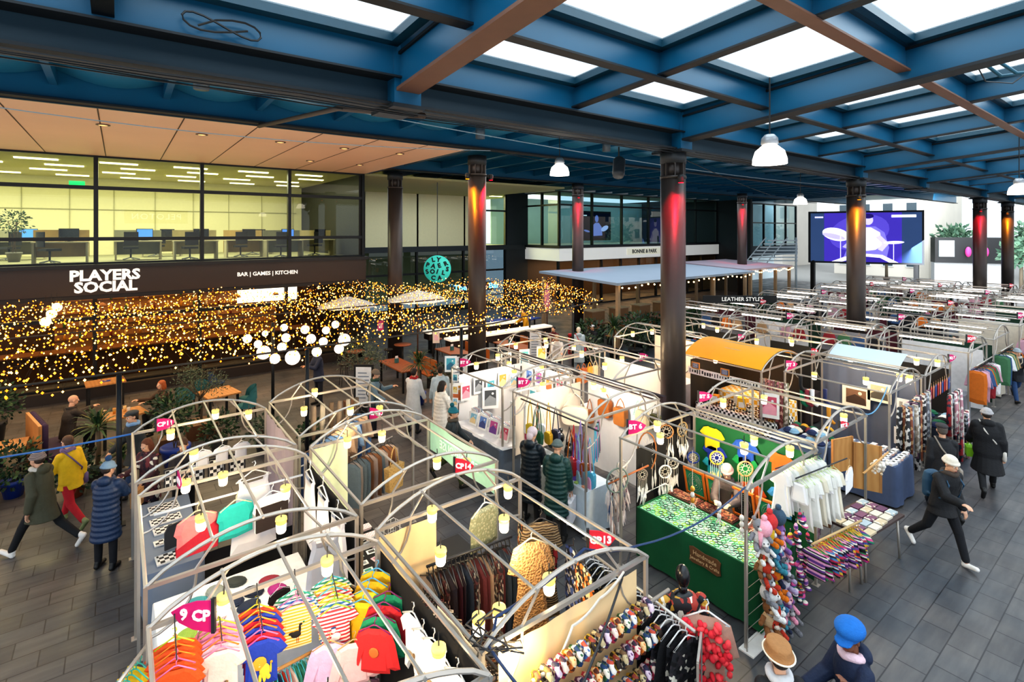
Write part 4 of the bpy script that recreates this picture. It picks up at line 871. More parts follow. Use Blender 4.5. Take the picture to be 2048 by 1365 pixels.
garment('crop_tee', 'crop', C_('#1fa59f'), (1.27, 7.9, 1.8), .15, 'plain turquoise crop top beside the coral one', 'top', '#d8c9a8', 1.05)
t = garment('crop_tee', 'crop', C_('#ece7e2'), (1.72, 7.9, 1.78), .1, 'crop top in white with a dark brown body panel', 'top', '#ece9e6', 1.1)
g = G(); g.box(-.215, -.032, -.46, .215, .032, -.12, C_('#2b201d')); g.build('body_panel', t, label='dark brown body panel')
for i, (x, y, z, rz, s) in enumerate(((1.55, 8.22, 2.0, .1, 1.25), (2.2, 7.75, 2.0, -PI/2, 1.25), (2.2, 7.15, 2.0, -PI/2, 1.25), (2.18, 6.5, 1.98, -PI/2+.15, 1.1), (1.95, 6.25, 1.9, -.2, .95))):
    garment('slip_dress', 'cami', M('#ece8ea', rough=.6, var=.05), (x, y, z), rz, 'white strappy slip dress %s' % ['across the back of the crop top stall', 'on the partition nearest the back', 'in the middle of the partition', 'on the partition nearest the front', 'at the inner front corner post'][i], 'dress', '#ece9e6', s)
garment('crop_tee', 'crop', C_('#2a1f1d'), (1.5, 6.5, 1.3), .2, 'dark brown cropped vest over the white table', 'top', '#ece9e6', .6)
# --- stall C: earring trays
drape(.28, 8.6, .98, 10.85, .84, M('#6f7c90', rough=.7, var=.06), 'slate blue cloth table of earring trays along the outer side')
TRAYW = M('#dedcd8', rough=.6); EAR = M('#1a1a1c', pat='check', c2='#e8e4de', sc=18)
for i, (x, y, w, l) in enumerate(((.62, 8.85, .42, .26), (.64, 9.35, .46, .16), (.62, 9.72, .4, .22), (.6, 10.05, .42, .22), (.6, 10.5, .42, .3))):
    t = thing('earring_tray', 'flat tray of black and white earrings, %s from the near end' % ORD[i], 'tray', (x, y, .845), .08); g = G(); g.box(-w/2, -l/2, 0, w/2, l/2, .02, TRAYW); g.build('tray_base', t); g = G(); g.box(-w/2+.02, -l/2+.02, .02, w/2-.02, l/2-.02, .026, EAR); g.build('earring_card', t)
g = G(); g.slab([(-.14, 0), (-.14, .25), (-.09, .34), (.09, .34), (.14, .25), (.14, 0)], .03, M('#3a3a3d', rough=.8)); g.build('necklace_bust', label='black arched necklace board standing among the earring trays', cat='display', loc=(.66, 9.1, .86), rz=.3)
for i in range(4): t = thing('easel_picture', 'dark framed board of earrings, %s along the back of the earring stall' % ORD[i], 'display', (.75+.33*i, 10.75, 1.2), 0); g = G(); g.box(-.14, -.02, -.2, .14, .02, .2, PLAST); g.build('frame', t); g = G(); g.box(-.115, -.026, -.17, .115, -.018, .17, EAR); g.build('earring_card', t)
backdrop((2.24, 10.8), (2.24, 8.7), .1, 2.05, M('#8f8590', rough=.7, var=.08), 'mauve grey cloth screen on the inner side of the earring stall', amp=.04)
backdrop((.6, 8.72), (2.2, 8.72), .05, .82, DKF, 'black cloth skirt across the front of the earring stall', amp=.02, cat='skirt')
for i in range(3): garment('clear_bag', 'tee', M('#b8bcc8', rough=.3, alpha=.75), (1.15+.3*i, 10.4, 1.7), .2, 'pale grey printed tote shirt hanging inside the earring stall, %s along' % ORD[i], 'T-shirt', '#ddd', .6)
# --- stall D: crochet dresses
CREAM = M('#e8c99a', rough=.85, var=.06)
backdrop((2.36, 5.66), (3.1, 5.66), .6, 2.0, CREAM, 'cream cloth panel hung at the back corner of the crochet stall', amp=.03)
backdrop((2.5, 3.5), (4.25, 3.5), .7, 2.02, CREAM, 'cream cloth panel along the aisle side of the crochet stall', amp=.02)
backdrop((2.38, 4.3), (2.38, 3.5), .8, 2.0, M('#efe0c8', var=.05), 'pale cloth panel glowing beside the corner lamps', amp=.02)
KN = M('#9a7850', pat='knit', c2='#5a4028', sc=42, bump=.6); KN2 = M('#8f7a58', pat='zigzag', c2='#4a3a28', sc=10, bump=.5); KN3 = M('#7f8468', pat='knit', c2='#b8b498', sc=30, bump=.4)
garment('crochet_dress', 'dress', KN, (3.75, 4.6, 1.95), -.35, 'tan crochet dress with sleeves hanging in the crochet stall', 'dress', '#d8c9a8', 1.05)
garment('crochet_dress', 'dress', KN2, (4.1, 4.85, 1.95), -.45, 'brown net crochet dress beside the tan one', 'dress', '#2a2a2c', 1.05)
garment('crochet_blouse', 'crop', KN3, (3.75, 5.55, 1.95), .2, 'pale green lace top at the back of the crochet stall', 'top', '#ddd', 1.2)
CLO = [(M('#3a3438', pat='floral', c2='#7a4a4a', c3='#a89a88', sc=30), 'dark floral'), (C_('#4a3f44'), 'charcoal'), (C_('#b8a08a'), 'beige'), (C_('#6d3238'), 'maroon'), (M('#8f7a6a', pat='stripe', c2='#4a3a34', sc=16), 'brown striped'), (C_('#d0c4b8'), 'oat'), (C_('#3f4a5a'), 'slate'), (M('#a85a38', pat='multi', c2='#3a2a2a', c3='#c8a070', sc=8), 'rust patterned')]
rail((2.75, 3.85, 1.5), (2.75, 5.3, 1.5), 'black rail of skirts on the inner side of the crochet stall', PLAST)
rail_garments((2.75, 3.85, 1.5), (2.75, 5.3, 1.5), 26, CLO, ['long', 'skirt'], 'skirt', 'skirt', '%s skirt on the inner black rail, %s from the aisle', 'skirts on the inner black rail', 1)
rail((2.85, 5.42, 1.6), (4.0, 5.3, 1.6), 'black rail of printed trousers across the crochet stall', PLAST)
rail_garments((2.85, 5.42, 1.6), (4.0, 5.3, 1.6), 20, CLO, ['long'], 'printed_trousers', 'trousers', '%s printed trousers on the cross rail, %s along', 'printed trousers on the cross rail', 1.15)
rail((3.1, 4.0, 1.25), (3.75, 4.0, 1.25), 'short gold patterned rail in the crochet stall', M('#8a6a3a'))
rail_garments((3.1, 4.0, 1.25), (3.75, 4.0, 1.25), 9, CLO[2:], ['skirt'], 'skirt', 'skirt', '%s skirt on the short gold rail, %s along', 'skirts on the short gold rail', .9)
FL = [(M('#1f1c22', pat='floral', c2='#c8702a', c3='#d8c8a0', sc=26), 'black orange flowered'), (M('#18181c', pat='floral', c2='#9a2f38', c3='#c8b48a', sc=24), 'black red flowered'), (M('#2a2a34', pat='floral', c2='#4a5f9a', c3='#d8d0c8', sc=26), 'navy flowered')]
for i, (x, y) in enumerate(((4.2, 5.3), (4.3, 4.9), (4.32, 4.5), (4.2, 4.2))): garment('blouse', 'crop' if i % 2 else 'long', FL[i % 3][0], (x, y, 1.7), 1.3, '%s blouse by the outer post of the crochet stall, %s from the back' % (FL[i % 3][1], ORD[i]), 'blouse', '#2a2a2c', 1)
rail((4.45, 2.95, 1.62), (4.55, 4.5, 1.62), 'steel rail of black garments under the red flag', STEEL)
BLK = [(M('#1a1a1e', rough=.8, bump=.5, sc=30), 'black lace'), (M('#26262b', pat='floral', c2='#111114', c3='#3a3338', sc=30), 'black textured'), (M('#17171b', pat='spot', c2='#8a7a4a', sc=30), 'black gold dotted')]
rail_garments((4.45, 3.0, 1.62), (4.55, 4.5, 1.62), 18, BLK, ['long', 'sweater'], 'black_blouse', 'top', '%s top on the rail under the red flag, %s from the aisle', 'black tops on the steel rail', .95, hanger='#d8d8d8')
SCR = [('#c8a030', '#2a1c14', '#8f3a2a'), ('#2f5f3a', '#e8e0d0', '#1f3f6a'), ('#c83a5a', '#f0d8c8', '#3a2a3a'), ('#3a3a3c', '#c8b48a', '#7a5a3a'), ('#4a6fa8', '#f0e8e0', '#c8503a'), ('#e0782a', '#f0c890', '#5a2a1a'), ('#6a3a6a', '#e0c8d8', '#2f2f4a')]
for r, (xa, ya, xb, yb, z) in enumerate(((2.75, 3.36, 4.6, 3.36, 1.74), (2.9, 3.34, 4.7, 3.34, 1.44), (3.0, 3.32, 4.75, 3.32, 1.14))):
    rail((xa, ya, z), (xb, yb, z), 'steel display pole of headbands, %s from the top' % ORD[r], STEEL, .018)
    for i in range(17):
        f = (i+.6)/17.6; c = SCR[(i*3+r) % 7]; q = M(c[0], pat='floral', c2=c[1], c3=c[2], sc=30, bump=.3)
        g = G(); g.tube([(R(-.006, .006), .055*math.cos(a), .06*math.sin(a)-.03) for a in [2*PI*k/12 for k in range(12)]], [.03+.008*math.sin(k*3+i) for k in range(12)], q, 7, closed=True)
        g.build('headband', None, 'patterned twisted headband on the %s pole, %s along' % (['top', 'middle', 'lowest'][r], ORD[i]), 'headband', 'patterned headbands on poles', loc=(xa+(xb-xa)*f*.86, ya+(yb-ya)*f, z), rz=R(-.2, .2))
# mannequin and red ruffled dress at the stall's aisle corner
t = thing('mannequin', 'black headed mannequin in a long dark floral dress', 'mannequin', (4.98, 3.45, 0), -.6)
BK = M('#15161a', rough=.25); g = G()
g.ball((0, .01, 1.68), (.075, .095, .12), BK, 16, 12); g.lathe([(.05, 1.48), (.045, 1.6)], BK, 12); rings(g, [((0, 0, z), rx, ry, 0) for z, rx, ry in ((1.0, .15, .11), (1.2, .14, .1), (1.4, .19, .11), (1.48, .12, .08), (1.52, .06, .05))], BK); g.lathe([(.015, .02), (.015, 1.0)], STEEL, 8); g.lathe([(.18, 0), (.17, .02), (.02, .03)], STEEL, 18); obj('body', g.mesh('body'), t)
g = G(); DF = M('#1b1a20', pat='floral', c2='#a8382c', c3='#c89a3a', sc=16)
rings(g, [((0, 0, z), rx, ry, 0) for z, rx, ry in ((.25, .3, .25), (.6, .26, .2), (1.0, .17, .13), (1.2, .155, .115), (1.4, .205, .125), (1.49, .13, .09))], DF)
for sx in (-1, 1): cap(g, (sx*.2, 0, 1.42), (sx*.27, .02, 1.1), .07, .06, DF); cap(g, (sx*.27, .02, 1.1), (sx*.26, .08, .85), .06, .06, DF)
g.build('floral_dress', t)
t = garment('ruffle_dress', 'dress', M('#b08a7a', rough=.9, bump=.3), (4.72, 3.0, 1.62), -.95, 'beige dress covered in coral red ruffles beside the mannequin', 'dress', '#ddd', 1.15)
g = G()
for i in range(240):
    z = -R(.05, 1.2); w = .2+.05*abs(z); x = R(-w, w); g.ball((x, (-.045 if i % 3 else .045)+R(-.015, .015), z), (R(.025, .05), .03, R(.02, .045)), M(random.choice(['#e2303c', '#d82a3a', '#f04a50']), rough=.9), 6, 4, Euler((R(0, 3), R(0, 3), 0)).to_matrix().to_4x4())
g.build('ruffles', t, label='coral red ruffles')
t = thing('display_mirror', 'grey framed standing mirror beside the ruffled dress', 'mirror', (4.45, 2.9, 0), .5); g = G()
for a, b in (((-.2, 0, .1), (-.2, 0, 1.5)), ((.2, 0, .1), (.2, 0, 1.5)), ((-.2, 0, 1.5), (.2, 0, 1.5)), ((-.2, 0, .1), (.2, 0, .1))): g.tube([a, b], .016, STEEL, 4)
for sx in (-1, 1): g.tube([(sx*.2, 0, .1), (sx*.2, .2, 0)], .014, STEEL, 5); g.tube([(sx*.2, 0, .1), (sx*.2, -.12, 0)], .014, STEEL, 5)
g.build('frame', t); g = G(); g.box(-.19, -.004, .12, .19, .004, 1.48, M('#aab4bc', rough=.06, metal=1)); g.build('mirror_glass', t)
# --- stall E: cards and the mint banner
drape(2.6, 6.6, 3.2, 8.3, .8, DKF, 'black cloth table of greeting cards along the inner side')
drape(3.0, 6.45, 4.2, 6.95, .8, M('#1d1d20'), 'black cloth table across the front of the card stall')
for i in range(16):
    x, y = (2.75+.2*(i % 2), 6.75+.19*(i//2)) if i < 14 else (3.4+.3*(i-14), 6.7)
    c = ['#e9e4e0', '#e8c8cc', '#d8e8e0', '#f0f0ec'][i % 4]; g = G(); g.box(-.07, -.05, 0, .07, .05, .006, M(c)); g.box(-.045, -.03, .006, .045, .03, .0075, M(['#8a8f94', '#c87a8a', '#3a8f7a', '#3a3a3c'][i % 4]))
    g.build('greeting_card', label='%s greeting card on the black table, %s from the front' % (['cream', 'pink', 'mint', 'white'][i % 4], ORD[i]), cat='card', group='greeting cards', loc=(x, y, .803), rz=R(-.2, .2))
for i in range(5): g = G(); g.hexa([(-.09, -.06, 0), (.09, -.06, 0), (.09, .06, 0), (-.09, .06, 0), (-.1, -.07, .04), (.1, -.07, .04), (.1, .07, .04), (-.1, .07, .04)], M('#e4cfd2')); g.box(-.085, -.05, .03, .085, .05, .045, M('#c8a8b0', pat='check', c2='#e8dcdc', sc=40)); g.build('pink_tray', label='pale pink tray of badges on the card table, %s along' % ORD[i], cat='tray', loc=(3.08, 6.9+.26*i, .803))
for i in range(7): t = thing('easel_picture', 'white easel frame on the black card table, %s along' % ORD[i], 'frame', (3.25+.14*(i % 4), 6.6+.2*(i//4), .803), .6); g = G(); g.box(-.07, 0, 0, .07, .012, .16, M('#e9e9ea')); g.build('frame', t); g = G(); g.box(-.05, -.003, .02, .05, .001, .14, M(['#5a5f64', '#3f7f6a', '#8a8f94'][i % 3])); g.build('print', t)
bn = thing('stall_banner', 'mint green fabric banner with pale back-to-front lettering hung on the card stall', 'banner', (4.5, 7.38, 1.78))
g = G(); g.grid(lambda u, v: (.02*math.sin(u*9), (u-.5)*2.1, .26-.5*v), 24, 4, M('#a9d9c4', rough=.6, emit=.1)); g.build('banner_cloth', bn)
letter('GREENHOUSE', .2, M('#d8f0e4', rough=.5, emit=.3), bn, (-.03, 0, 0), (PI/2, 0, PI/2), sx=1.0, depth=.002)
backdrop((2.42, 8.46), (3.0, 8.46), .9, 2.05, M('#d8dfb8', rough=.7, emit=.12), 'pale lime cloth flap at the back corner of the card stall', amp=.03)
g = G(); g.ball((0, 0, .2), (.16, .12, .2), M('#1f8a4a', rough=.9, bump=.5, sc=20), 12, 8); g.ball((.05, 0, .42), (.09, .08, .1), M('#1f8a4a', rough=.9, bump=.5, sc=20), 12, 8); g.build('green_plush', label='bright green plush bundle on the corner of the black table', cat='plush toy', loc=(2.62, 6.2, .9))
t = thing('tote_bag', 'tan woven tote bag hanging from the card stall frame', 'bag', (3.75, 8.3, 1.5), .4); g = G(); q = M('#a88a58', pat='knit', c2='#6d5430', sc=30); g.hexa([(-.16, -.05, -.4), (.16, -.05, -.4), (.16, .05, -.4), (-.16, .05, -.4), (-.19, -.06, 0), (.19, -.06, 0), (.19, .06, 0), (-.19, .06, 0)], q); g.build('bag_body', t); g = G(); g.tube([(-.1, 0, 0), (-.05, 0, .25), (0, 0, .32), (.05, 0, .25), (.1, 0, 0)], .012, q, 6); g.build('handle', t)
rk = thing('wire_basket', 'white wire basket standing on the card table', 'basket', (3.35, 7.5, .803), .3); g = G()
for z in (0, .1, .2): g.tube([(-.12, -.1, z), (.12, -.1, z), (.12, .1, z), (-.12, .1, z)], .005, TRAYW, 5, closed=True)
for a in range(8): w = 2*PI*a/8+.4; g.tube([(.12*max(-1, min(1, 1.4*math.cos(w))), .1*max(-1, min(1, 1.4*math.sin(w))), 0), (.12*max(-1, min(1, 1.4*math.cos(w))), .1*max(-1, min(1, 1.4*math.sin(w))), .2)], .005, TRAYW, 5)
g.build('wire_cage', rk)
# --- stall F: denim shirts
rail((2.7, 9.5, 1.7), (4.2, 10.9, 1.75), 'steel rail of denim shirts in the denim stall')
DEN = [(M('#5f86b8', rough=.9, var=.3, sc=6), 'light denim'), (M('#3f6090', rough=.9, var=.3, sc=6), 'mid denim'), (M('#7f9cc0', rough=.9, var=.3, sc=6), 'washed denim'), (C_('#b89a80'), 'tan')]
rail_garments((2.7, 9.5, 1.7), (4.2, 10.9, 1.75), 16, DEN, ['sweater', 'long'], 'denim_shirt', 'shirt', '%s shirt on the denim stall rail, %s along', 'shirts on the denim stall rail', 1.05, .3, .03)
rail((3.3, 9.15, 1.45), (4.3, 9.6, 1.45), 'short front rail of pale tops in the denim stall')
rail_garments((3.3, 9.15, 1.45), (4.3, 9.6, 1.45), 12, [(C_('#c8b8b0'), 'oat'), (C_('#9a6a4a'), 'rust'), (C_('#7f8f9a'), 'grey')], ['long'], 'knit_jumper', 'top', '%s top on the short front rail, %s along', 'tops on the short front rail', .9)
for i in range(6): g = G(); g.tube([(0, 0, 0), (R(-.02, .02), 0, -.35), (R(-.03, .03), .02, -.7)], [.05, .06, .035], M(['#8a7a6a', '#b8b0a0', '#6a5a4a'][i % 3], rough=1, bump=.8, sc=40), 7); g.build('tassel_scarf', label='%s tasselled scarf hanging at the back of the denim stall, %s along' % (['brown', 'stone', 'dark'][i % 3], ORD[i]), cat='scarf', loc=(3.2+.18*i, 11.0, 1.9))
# --- stall I: bangles on green velvet
VEL = M('#0a5530', rough=.9, var=.25, sc=3)
drape(6.95, 3.62, 8.0, 5.72, .86, VEL, 'deep green velvet cloth over the bangle table', wave=.02)
g = G(); g.box(-.36, -.98, 0, .36, .98, .006, M('#8fe0b0', rough=.5, pat='knit', c2='#e8fff0', sc=22, emit=.1)); g.build('display_sheet', label='shiny pale green sheet under the bangles', cat='sheet', loc=(7.33, 4.68, .862))
BM = {}
BC = [('dark', '#1f2a22'), ('silver', '#aeb4ae'), ('green', '#3f9a5a'), ('lime', '#a8c83a'), ('copper', '#8a4a2a')]
for n_, c in BC:
    g = G(); g.tube([(.036*math.cos(a), .036*math.sin(a), 0) for a in [2*PI*k/14 for k in range(14)]], .0065, M(c, rough=.3, metal=.4 if n_ in ('silver', 'copper') else 0), 5, closed=True); BM[n_] = g.mesh('bangle')
for j in range(22):
    for i in range(8):
        nm = random.choice(['dark', 'dark', 'dark', 'silver', 'silver', 'green', 'lime'])
        obj('bangle', BM[nm], None, '%s bangle lying in rows on the shiny green sheet' % nm, 'bangle', '%s bangles on the green sheet' % nm, (7.02+.085*i+R(-.01, .01), 3.76+.088*j+R(-.01, .01), .876), R(0, 3))
for i, (ya, yb) in enumerate(((3.75, 4.4), (4.45, 5.1), (5.12, 5.68))):
    t = thing('jewellery_tray', 'dark red tray of rings and beads, %s from the plush corner' % ORD[i], 'tray', (7.86, (ya+yb)/2, .862)); w = (yb-ya)/2; g = G(); g.box(-.13, -w, 0, .13, w, .02, M('#5a3a34')); g.build('tray_base', t)
    g = G(); g.box(-.11, -w+.02, .02, .11, w-.02, .035, M('#7a3a34', pat='patch', c2='#b88a6a', c3='#2f2a28', sc=38)); g.build('bead_rows', t)
for i, (y, c) in enumerate(((5.32, '#0f7a5a'), (4.88, '#0f7a5a'), (4.44, '#101214'), (4.0, '#0f7a5a'))):
    t = thing('necklace_board', 'orange wood framed board of silver necklaces on %s, %s from the dreamcatchers' % ('black' if i == 2 else 'green', ORD[i]), 'display board', (8.08, y, .862), PI/2); t.rotation_euler = (.22, 0, -PI/2); g = G(); q = M('#b5621f', rough=.5)
    for a in ((-.2, -.015, 0, -.165, .02, .5), (.165, -.015, 0, .2, .02, .5), (-.165, -.015, 0, .165, .02, .035), (-.165, -.015, .465, .165, .02, .5)): g.box(*a, q)
    g.build('frame', t); g = G(); g.box(-.165, -.0, .035, .165, .01, .465, M(c, rough=.9)); g.build('velvet_panel', t)
    g = G(); s_ = M('#d8dcd8', rough=.25, metal=.8)
    for k in range(4): r = .045+.028*k; g.tube([(r*math.sin(a), -.006, .26+r*1.35*math.cos(a)) for a in [2*PI*m/18 for m in range(18)]], .003, s_, 4, closed=True)
    for k in range(10): g.ball((R(-.14, .14), -.006, R(.07, .43)), .006, s_, 5, 4)
    g.build('necklaces', t, label='silver necklaces')
sg = thing('stall_sign', 'brown wood-look plaque with pale script on the green velvet', 'sign', (6.915, 4.42, .62), -PI/2); g = G()
g.slab([(-.26, -.1), (-.2, -.12), (0, -.1), (.2, -.125), (.26, -.09), (.245, 0), (.26, .09), (.2, .12), (0, .1), (-.2, .125), (-.26, .1), (-.245, 0)], .012, M('#6d4a2c', rough=.7)); g.build('plaque', sg)
letter('Handmade', .09, M('#d8b88a'), sg, (0, -.01, .04), depth=.002); letter('Jewellery & Crafts', .065, M('#d8b88a'), sg, (0, -.01, -.045), depth=.002)
g = G(); g.tube([(0, 0, .02), (0, 0, .14), (.06, 0, .2), (.6, 0, .2), (.66, 0, .16), (.66, 0, .02)], .016, TRAYW, 8); g.build('table_rail', label='white bent rail at the end of the bangle table', cat='rail', loc=(7.05, 5.66, .87))
backdrop((8.66, 5.75), (8.66, 3.62), .05, 2.0, M('#0f5a34', rough=.9, var=.12), 'green cloth back wall of the bangle stall', amp=.012)
backdrop((7.1, 5.85), (8.6, 5.85), .05, 1.75, DKF, 'black cloth end wall of the bangle stall', amp=.015)
def flat_tee(t, s): pass
for i, (nm, c, y, z) in enumerate((('yellow', '#e8c81a', 5.35, 1.92), ('royal blue', '#2038a0', 5.3, 1.62), ('turquoise', '#2aa8b8', 5.3, 1.38), ('orange', '#e25a1a', 5.28, 1.12), ('blue', '#1f4fae', 4.72, 1.88), ('emerald', '#0f8a4a', 4.72, 1.62), ('deep orange', '#e25a1a', 4.6, 1.2), ('tangerine', '#e8641f', 4.12, 1.86), ('sky blue', '#3f8fd0', 4.1, 1.3), ('pale aqua', '#9fd8d8', 3.78, 1.84))):
    garment('t_shirt', 'tee', C_(c), (8.6, y, z), -PI/2, '%s tee pinned flat on the green cloth wall' % nm, 'T-shirt', None, .88, 'tees on the green cloth wall', thick=.012, deco=icon_deco('dog') if i in (1, 4) else None)
def dreamcatcher(lab, x, y, z, r, c, fc, rz, long=.35, nf=7, squash=1):
    t = thing('dreamcatcher', lab, 'dreamcatcher', (x, y, z), rz); g = G(); q = M(c, rough=.8, bump=.4, sc=30)
    g.tube([(r*squash*math.cos(a), 0, r*math.sin(a)) for a in [2*PI*k/20 for k in range(20)]], .014, q, 6, closed=True); g.tube([(0, 0, r), (0, 0, r+.1)], .005, q, 5); g.build('hoop', t)
    g = G(); w = M('#d8cfc0', rough=.7)
    for k in range(8):
        a = 2*PI*k/8; b = a+2.3; g.tube([(r*squash*math.cos(a), 0, r*math.sin(a)), (r*squash*.35*math.cos(a+1.1), 0, r*.35*math.sin(a+1.1)), (r*squash*math.cos(b), 0, r*math.sin(b))], .003, w, 4)
    g.build('web', t); g = G(); f = M(fc, rough=.95)
    for k in range(nf):
        x0 = (k/(nf-1)-.5)*2*r*squash*.9; z0 = -math.sqrt(max(0, r*r-(x0/squash)**2)); l = long*R(.6, 1.1); g.tube([(x0, 0, z0), (x0, R(-.02, .02), z0-l*.45)], .004, w, 4); g.tube([(x0, 0, z0-l*.4), (x0+R(-.02, .02), R(-.02, .02), z0-l*.7), (x0+R(-.03, .03), R(-.02, .02), z0-l)], [.008, .024, .004], f, 5)
    g.build('feathers', t); return t
dreamcatcher('tall oval wicker dreamcatcher with brown net hanging at the bangle stall corner', 7.45, 5.9, 1.6, .34, '#a5683a', '#e8e4e0', -.5, .5, 7, .5)
for i, (x, y, z, r, c, fc) in enumerate(((7.95, 5.86, 1.85, .12, '#b08050', '#efece8'), (8.35, 5.8, 1.82, .13, '#b89a6a', '#efece8'), (6.62, 5.85, 1.35, .2, '#7a8a80', '#c8b8b0'), (6.9, 6.0, 1.45, .1, '#c8c0b8', '#d8c8c0'), (7.2, 5.8, 1.3, .09, '#8a8078', '#efece8'), (8.4, 5.6, 1.35, .1, '#27408f', '#2f4fb0'), (8.0, 5.75, 1.3, .1, '#d8d4cc', '#efece8'), (7.7, 5.7, 1.25, .11, '#efece8', '#f2f0ee'), (8.1, 4.95, 1.65, .11, '#c8a030', '#d8b87a'), (8.2, 4.5, 1.6, .12, '#c89a6a', '#efe0d0'))):
    dreamcatcher('%s dreamcatcher with %s feathers, %s in the bangle stall cluster' % (['tan', 'honey', 'silver flowered', 'pale', 'grey', 'deep blue', 'cream', 'white', 'gold', 'peach'][i], ['white', 'white', 'dusky', 'pink', 'white', 'blue', 'white', 'white', 'sand', 'cream'][i], ORD[i]), x, y, z, r, c, fc, R(-1, 0), .45)
for i in range(14):
    z = 1.18-.16*(i//3); x = 6.62+.14*(i % 3); c = ['#7a3048', '#2f4f7a', '#8a6a5a', '#3f2f4a', '#c8a8a0'][i % 5]
    g = G()
    for k in range(7): a = R(0, 6); g.tube([(0, 0, .1), (.03*math.cos(a), .03*math.sin(a), 0), (.06*math.cos(a), .06*math.sin(a), -.14)], [.012, .022, .005], M(c if k % 2 else '#e6dcd8', rough=1), 5)
    g.build('feather_charm', label='%s and white feather bunch by the bag table, %s from top' % (['plum', 'blue', 'brown', 'violet', 'pink'][i % 5], ORD[i]), cat='feather charm', group='feather charms on the pole', loc=(x, 5.95+R(-.1, .1), z))
rail((6.45, 5.9, 1.32), (7.3, 5.75, 1.45), 'wooden stick carrying the feather bunches', M('#a5623a'))
for i, (y, z, c) in enumerate(((4.75, 1.5, '#c88a2a'), (4.3, 1.45, '#ece8e2'), (3.95, 1.4, '#ece8e2'), (3.7, 1.38, '#e8e4de'))):
    g = G()
    for k in range(3): g.ball((0, 0, -.09*k), (.035-.004*k, .035, .045), M(c if k != 1 else '#e8e4de', rough=.6), 8, 6)
    for k in range(5): g.tube([(0, 0, -.2), (.05*math.cos(k*1.3), .05*math.sin(k*1.3), -.28)], .01, M('#dcd8d2'), 5)
    g.tube([(0, 0, .05), (0, 0, .6)], .003, TRAYW, 4); g.build('hanging_charm', label='shell and bead charm hanging over the bangle table, %s from the back' % ORD[i], cat='charm', loc=(7.1, y, z))
# plush tower at the aisle corner
def plush(lab, x, y, z, c, c2, rz, s=1, ear='round', lie=0):
    t = thing('plush_toy', lab, 'plush toy', (x, y, z), rz, None); t.scale = (s,)*3; q = M(c, rough=1, bump=.9, sc=45); q2 = M(c2, rough=1, bump=.9, sc=45); g = G()
    g.ball((0, 0, .1), (.085, .075, .1), q2, 12, 8); g.build('body', t); g = G(); g.ball((0, -.01, .25), (.08, .075, .075), q, 12, 8); g.ball((0, -.075, .235), (.035, .03, .028), q2, 8, 6); g.build('head', t)
    for sx in (-1, 1):
        g = G(); g.ball((sx*.06, 0, .33 if ear != 'long' else .36), (.028, .02, .03 if ear != 'long' else .08), q, 8, 6); g.build('ear', t)
        g = G(); g.tube([(sx*.07, -.02, .15), (sx*.12, -.07, .1)], [.03, .026], q, 8); g.ball((sx*.12, -.07, .1), .028, q, 8, 6); g.build('arm', t)
        g = G(); g.tube([(sx*.045, -.03, .03), (sx*.06, -.13, .02)], [.035, .03], q, 8); g.ball((sx*.06, -.13, .02), .034, q, 8, 6); g.build('leg', t)
        g = G(); g.ball((sx*.028, -.075, .265), .01, M('#101010', rough=.2), 6, 5); g.build('eye', t)
    return t
PT = [('grey and white plush cat', '#8f9096', '#e8e6e4', 'round'), ('orange haired yellow plush doll', '#e07a1a', '#e8c03a', 'round'), ('lilac and grey plush rabbit', '#b8a8c8', '#d8d4dc', 'long'), ('white plush sheep', '#f0efec', '#e8e4de', 'round'), ('blue and white plush bear', '#4a7fa8', '#e8e4e0', 'round'), ('violet plush unicorn', '#8a5fa0', '#c8a8d0', 'long'), ('brown plush monkey', '#8a5a34', '#d8b48a', 'round'), ('teal plush owl', '#3f8a9a', '#e0e8e4', 'round'), ('pink plush pig', '#e89ab0', '#f0c8d0', 'round'), ('red plush fox', '#c8402a', '#f0e0d0', 'long'), ('navy plush penguin', '#26304a', '#eceae6', 'round'), ('grey plush koala', '#77777c', '#b8b4b4', 'round')]
for i in range(24):
    nm, c, c2, er = PT[i % 12]; col, row = i % 3, i//3
    plush('%s in the hanging plush tower, %s' % (nm, 'row %s from the top' % ORD[row]), 6.64+.19*col+R(-.02, .02), 3.44+R(-.04, .04)-.02*row, 1.42-.165*row, c, c2, R(-.9, .5), R(.85, 1.12), er)
for i, (x, c, nm) in enumerate(((6.8, '#c83a3a', 'red bobbled'), (7.03, '#3f5568', 'slate blue'), (6.66, '#e8a8b8', 'pink'))):
    g = G(); q = M(c, rough=1, bump=.6, sc=30); g.ball((0, 0, 0), (.1, .1, .11), q, 12, 8); g.ball((0, 0, .13), .04, q, 8, 6)
    for sx in (-1, 1): g.tube([(sx*.09, 0, -.03), (sx*.1, 0, -.22)], [.035, .015], q, 6)
    g.build('knitted_hat', label='%s knitted ear-flap hat on top of the plush tower' % nm, cat='hat', loc=(x, 3.4, 1.7-.02*i))
fr = thing('display_stand', 'white wire display stand holding the plush tower', 'stand', (6.88, 3.56, 0)); g = G()
for x in (-.35, .45): g.tube([(x, 0, 0), (x, 0, 1.6)], .009, STEEL, 6)
for k in range(9): g.tube([(-.35, 0, .12+.18*k), (.45, 0, .12+.18*k)], .004, STEEL, 5)
g.build('wire_frame', fr); g = G(); g.box(-.38, -.1, .0, .5, .1, .02, TRAYW); g.build('stand_foot', fr)
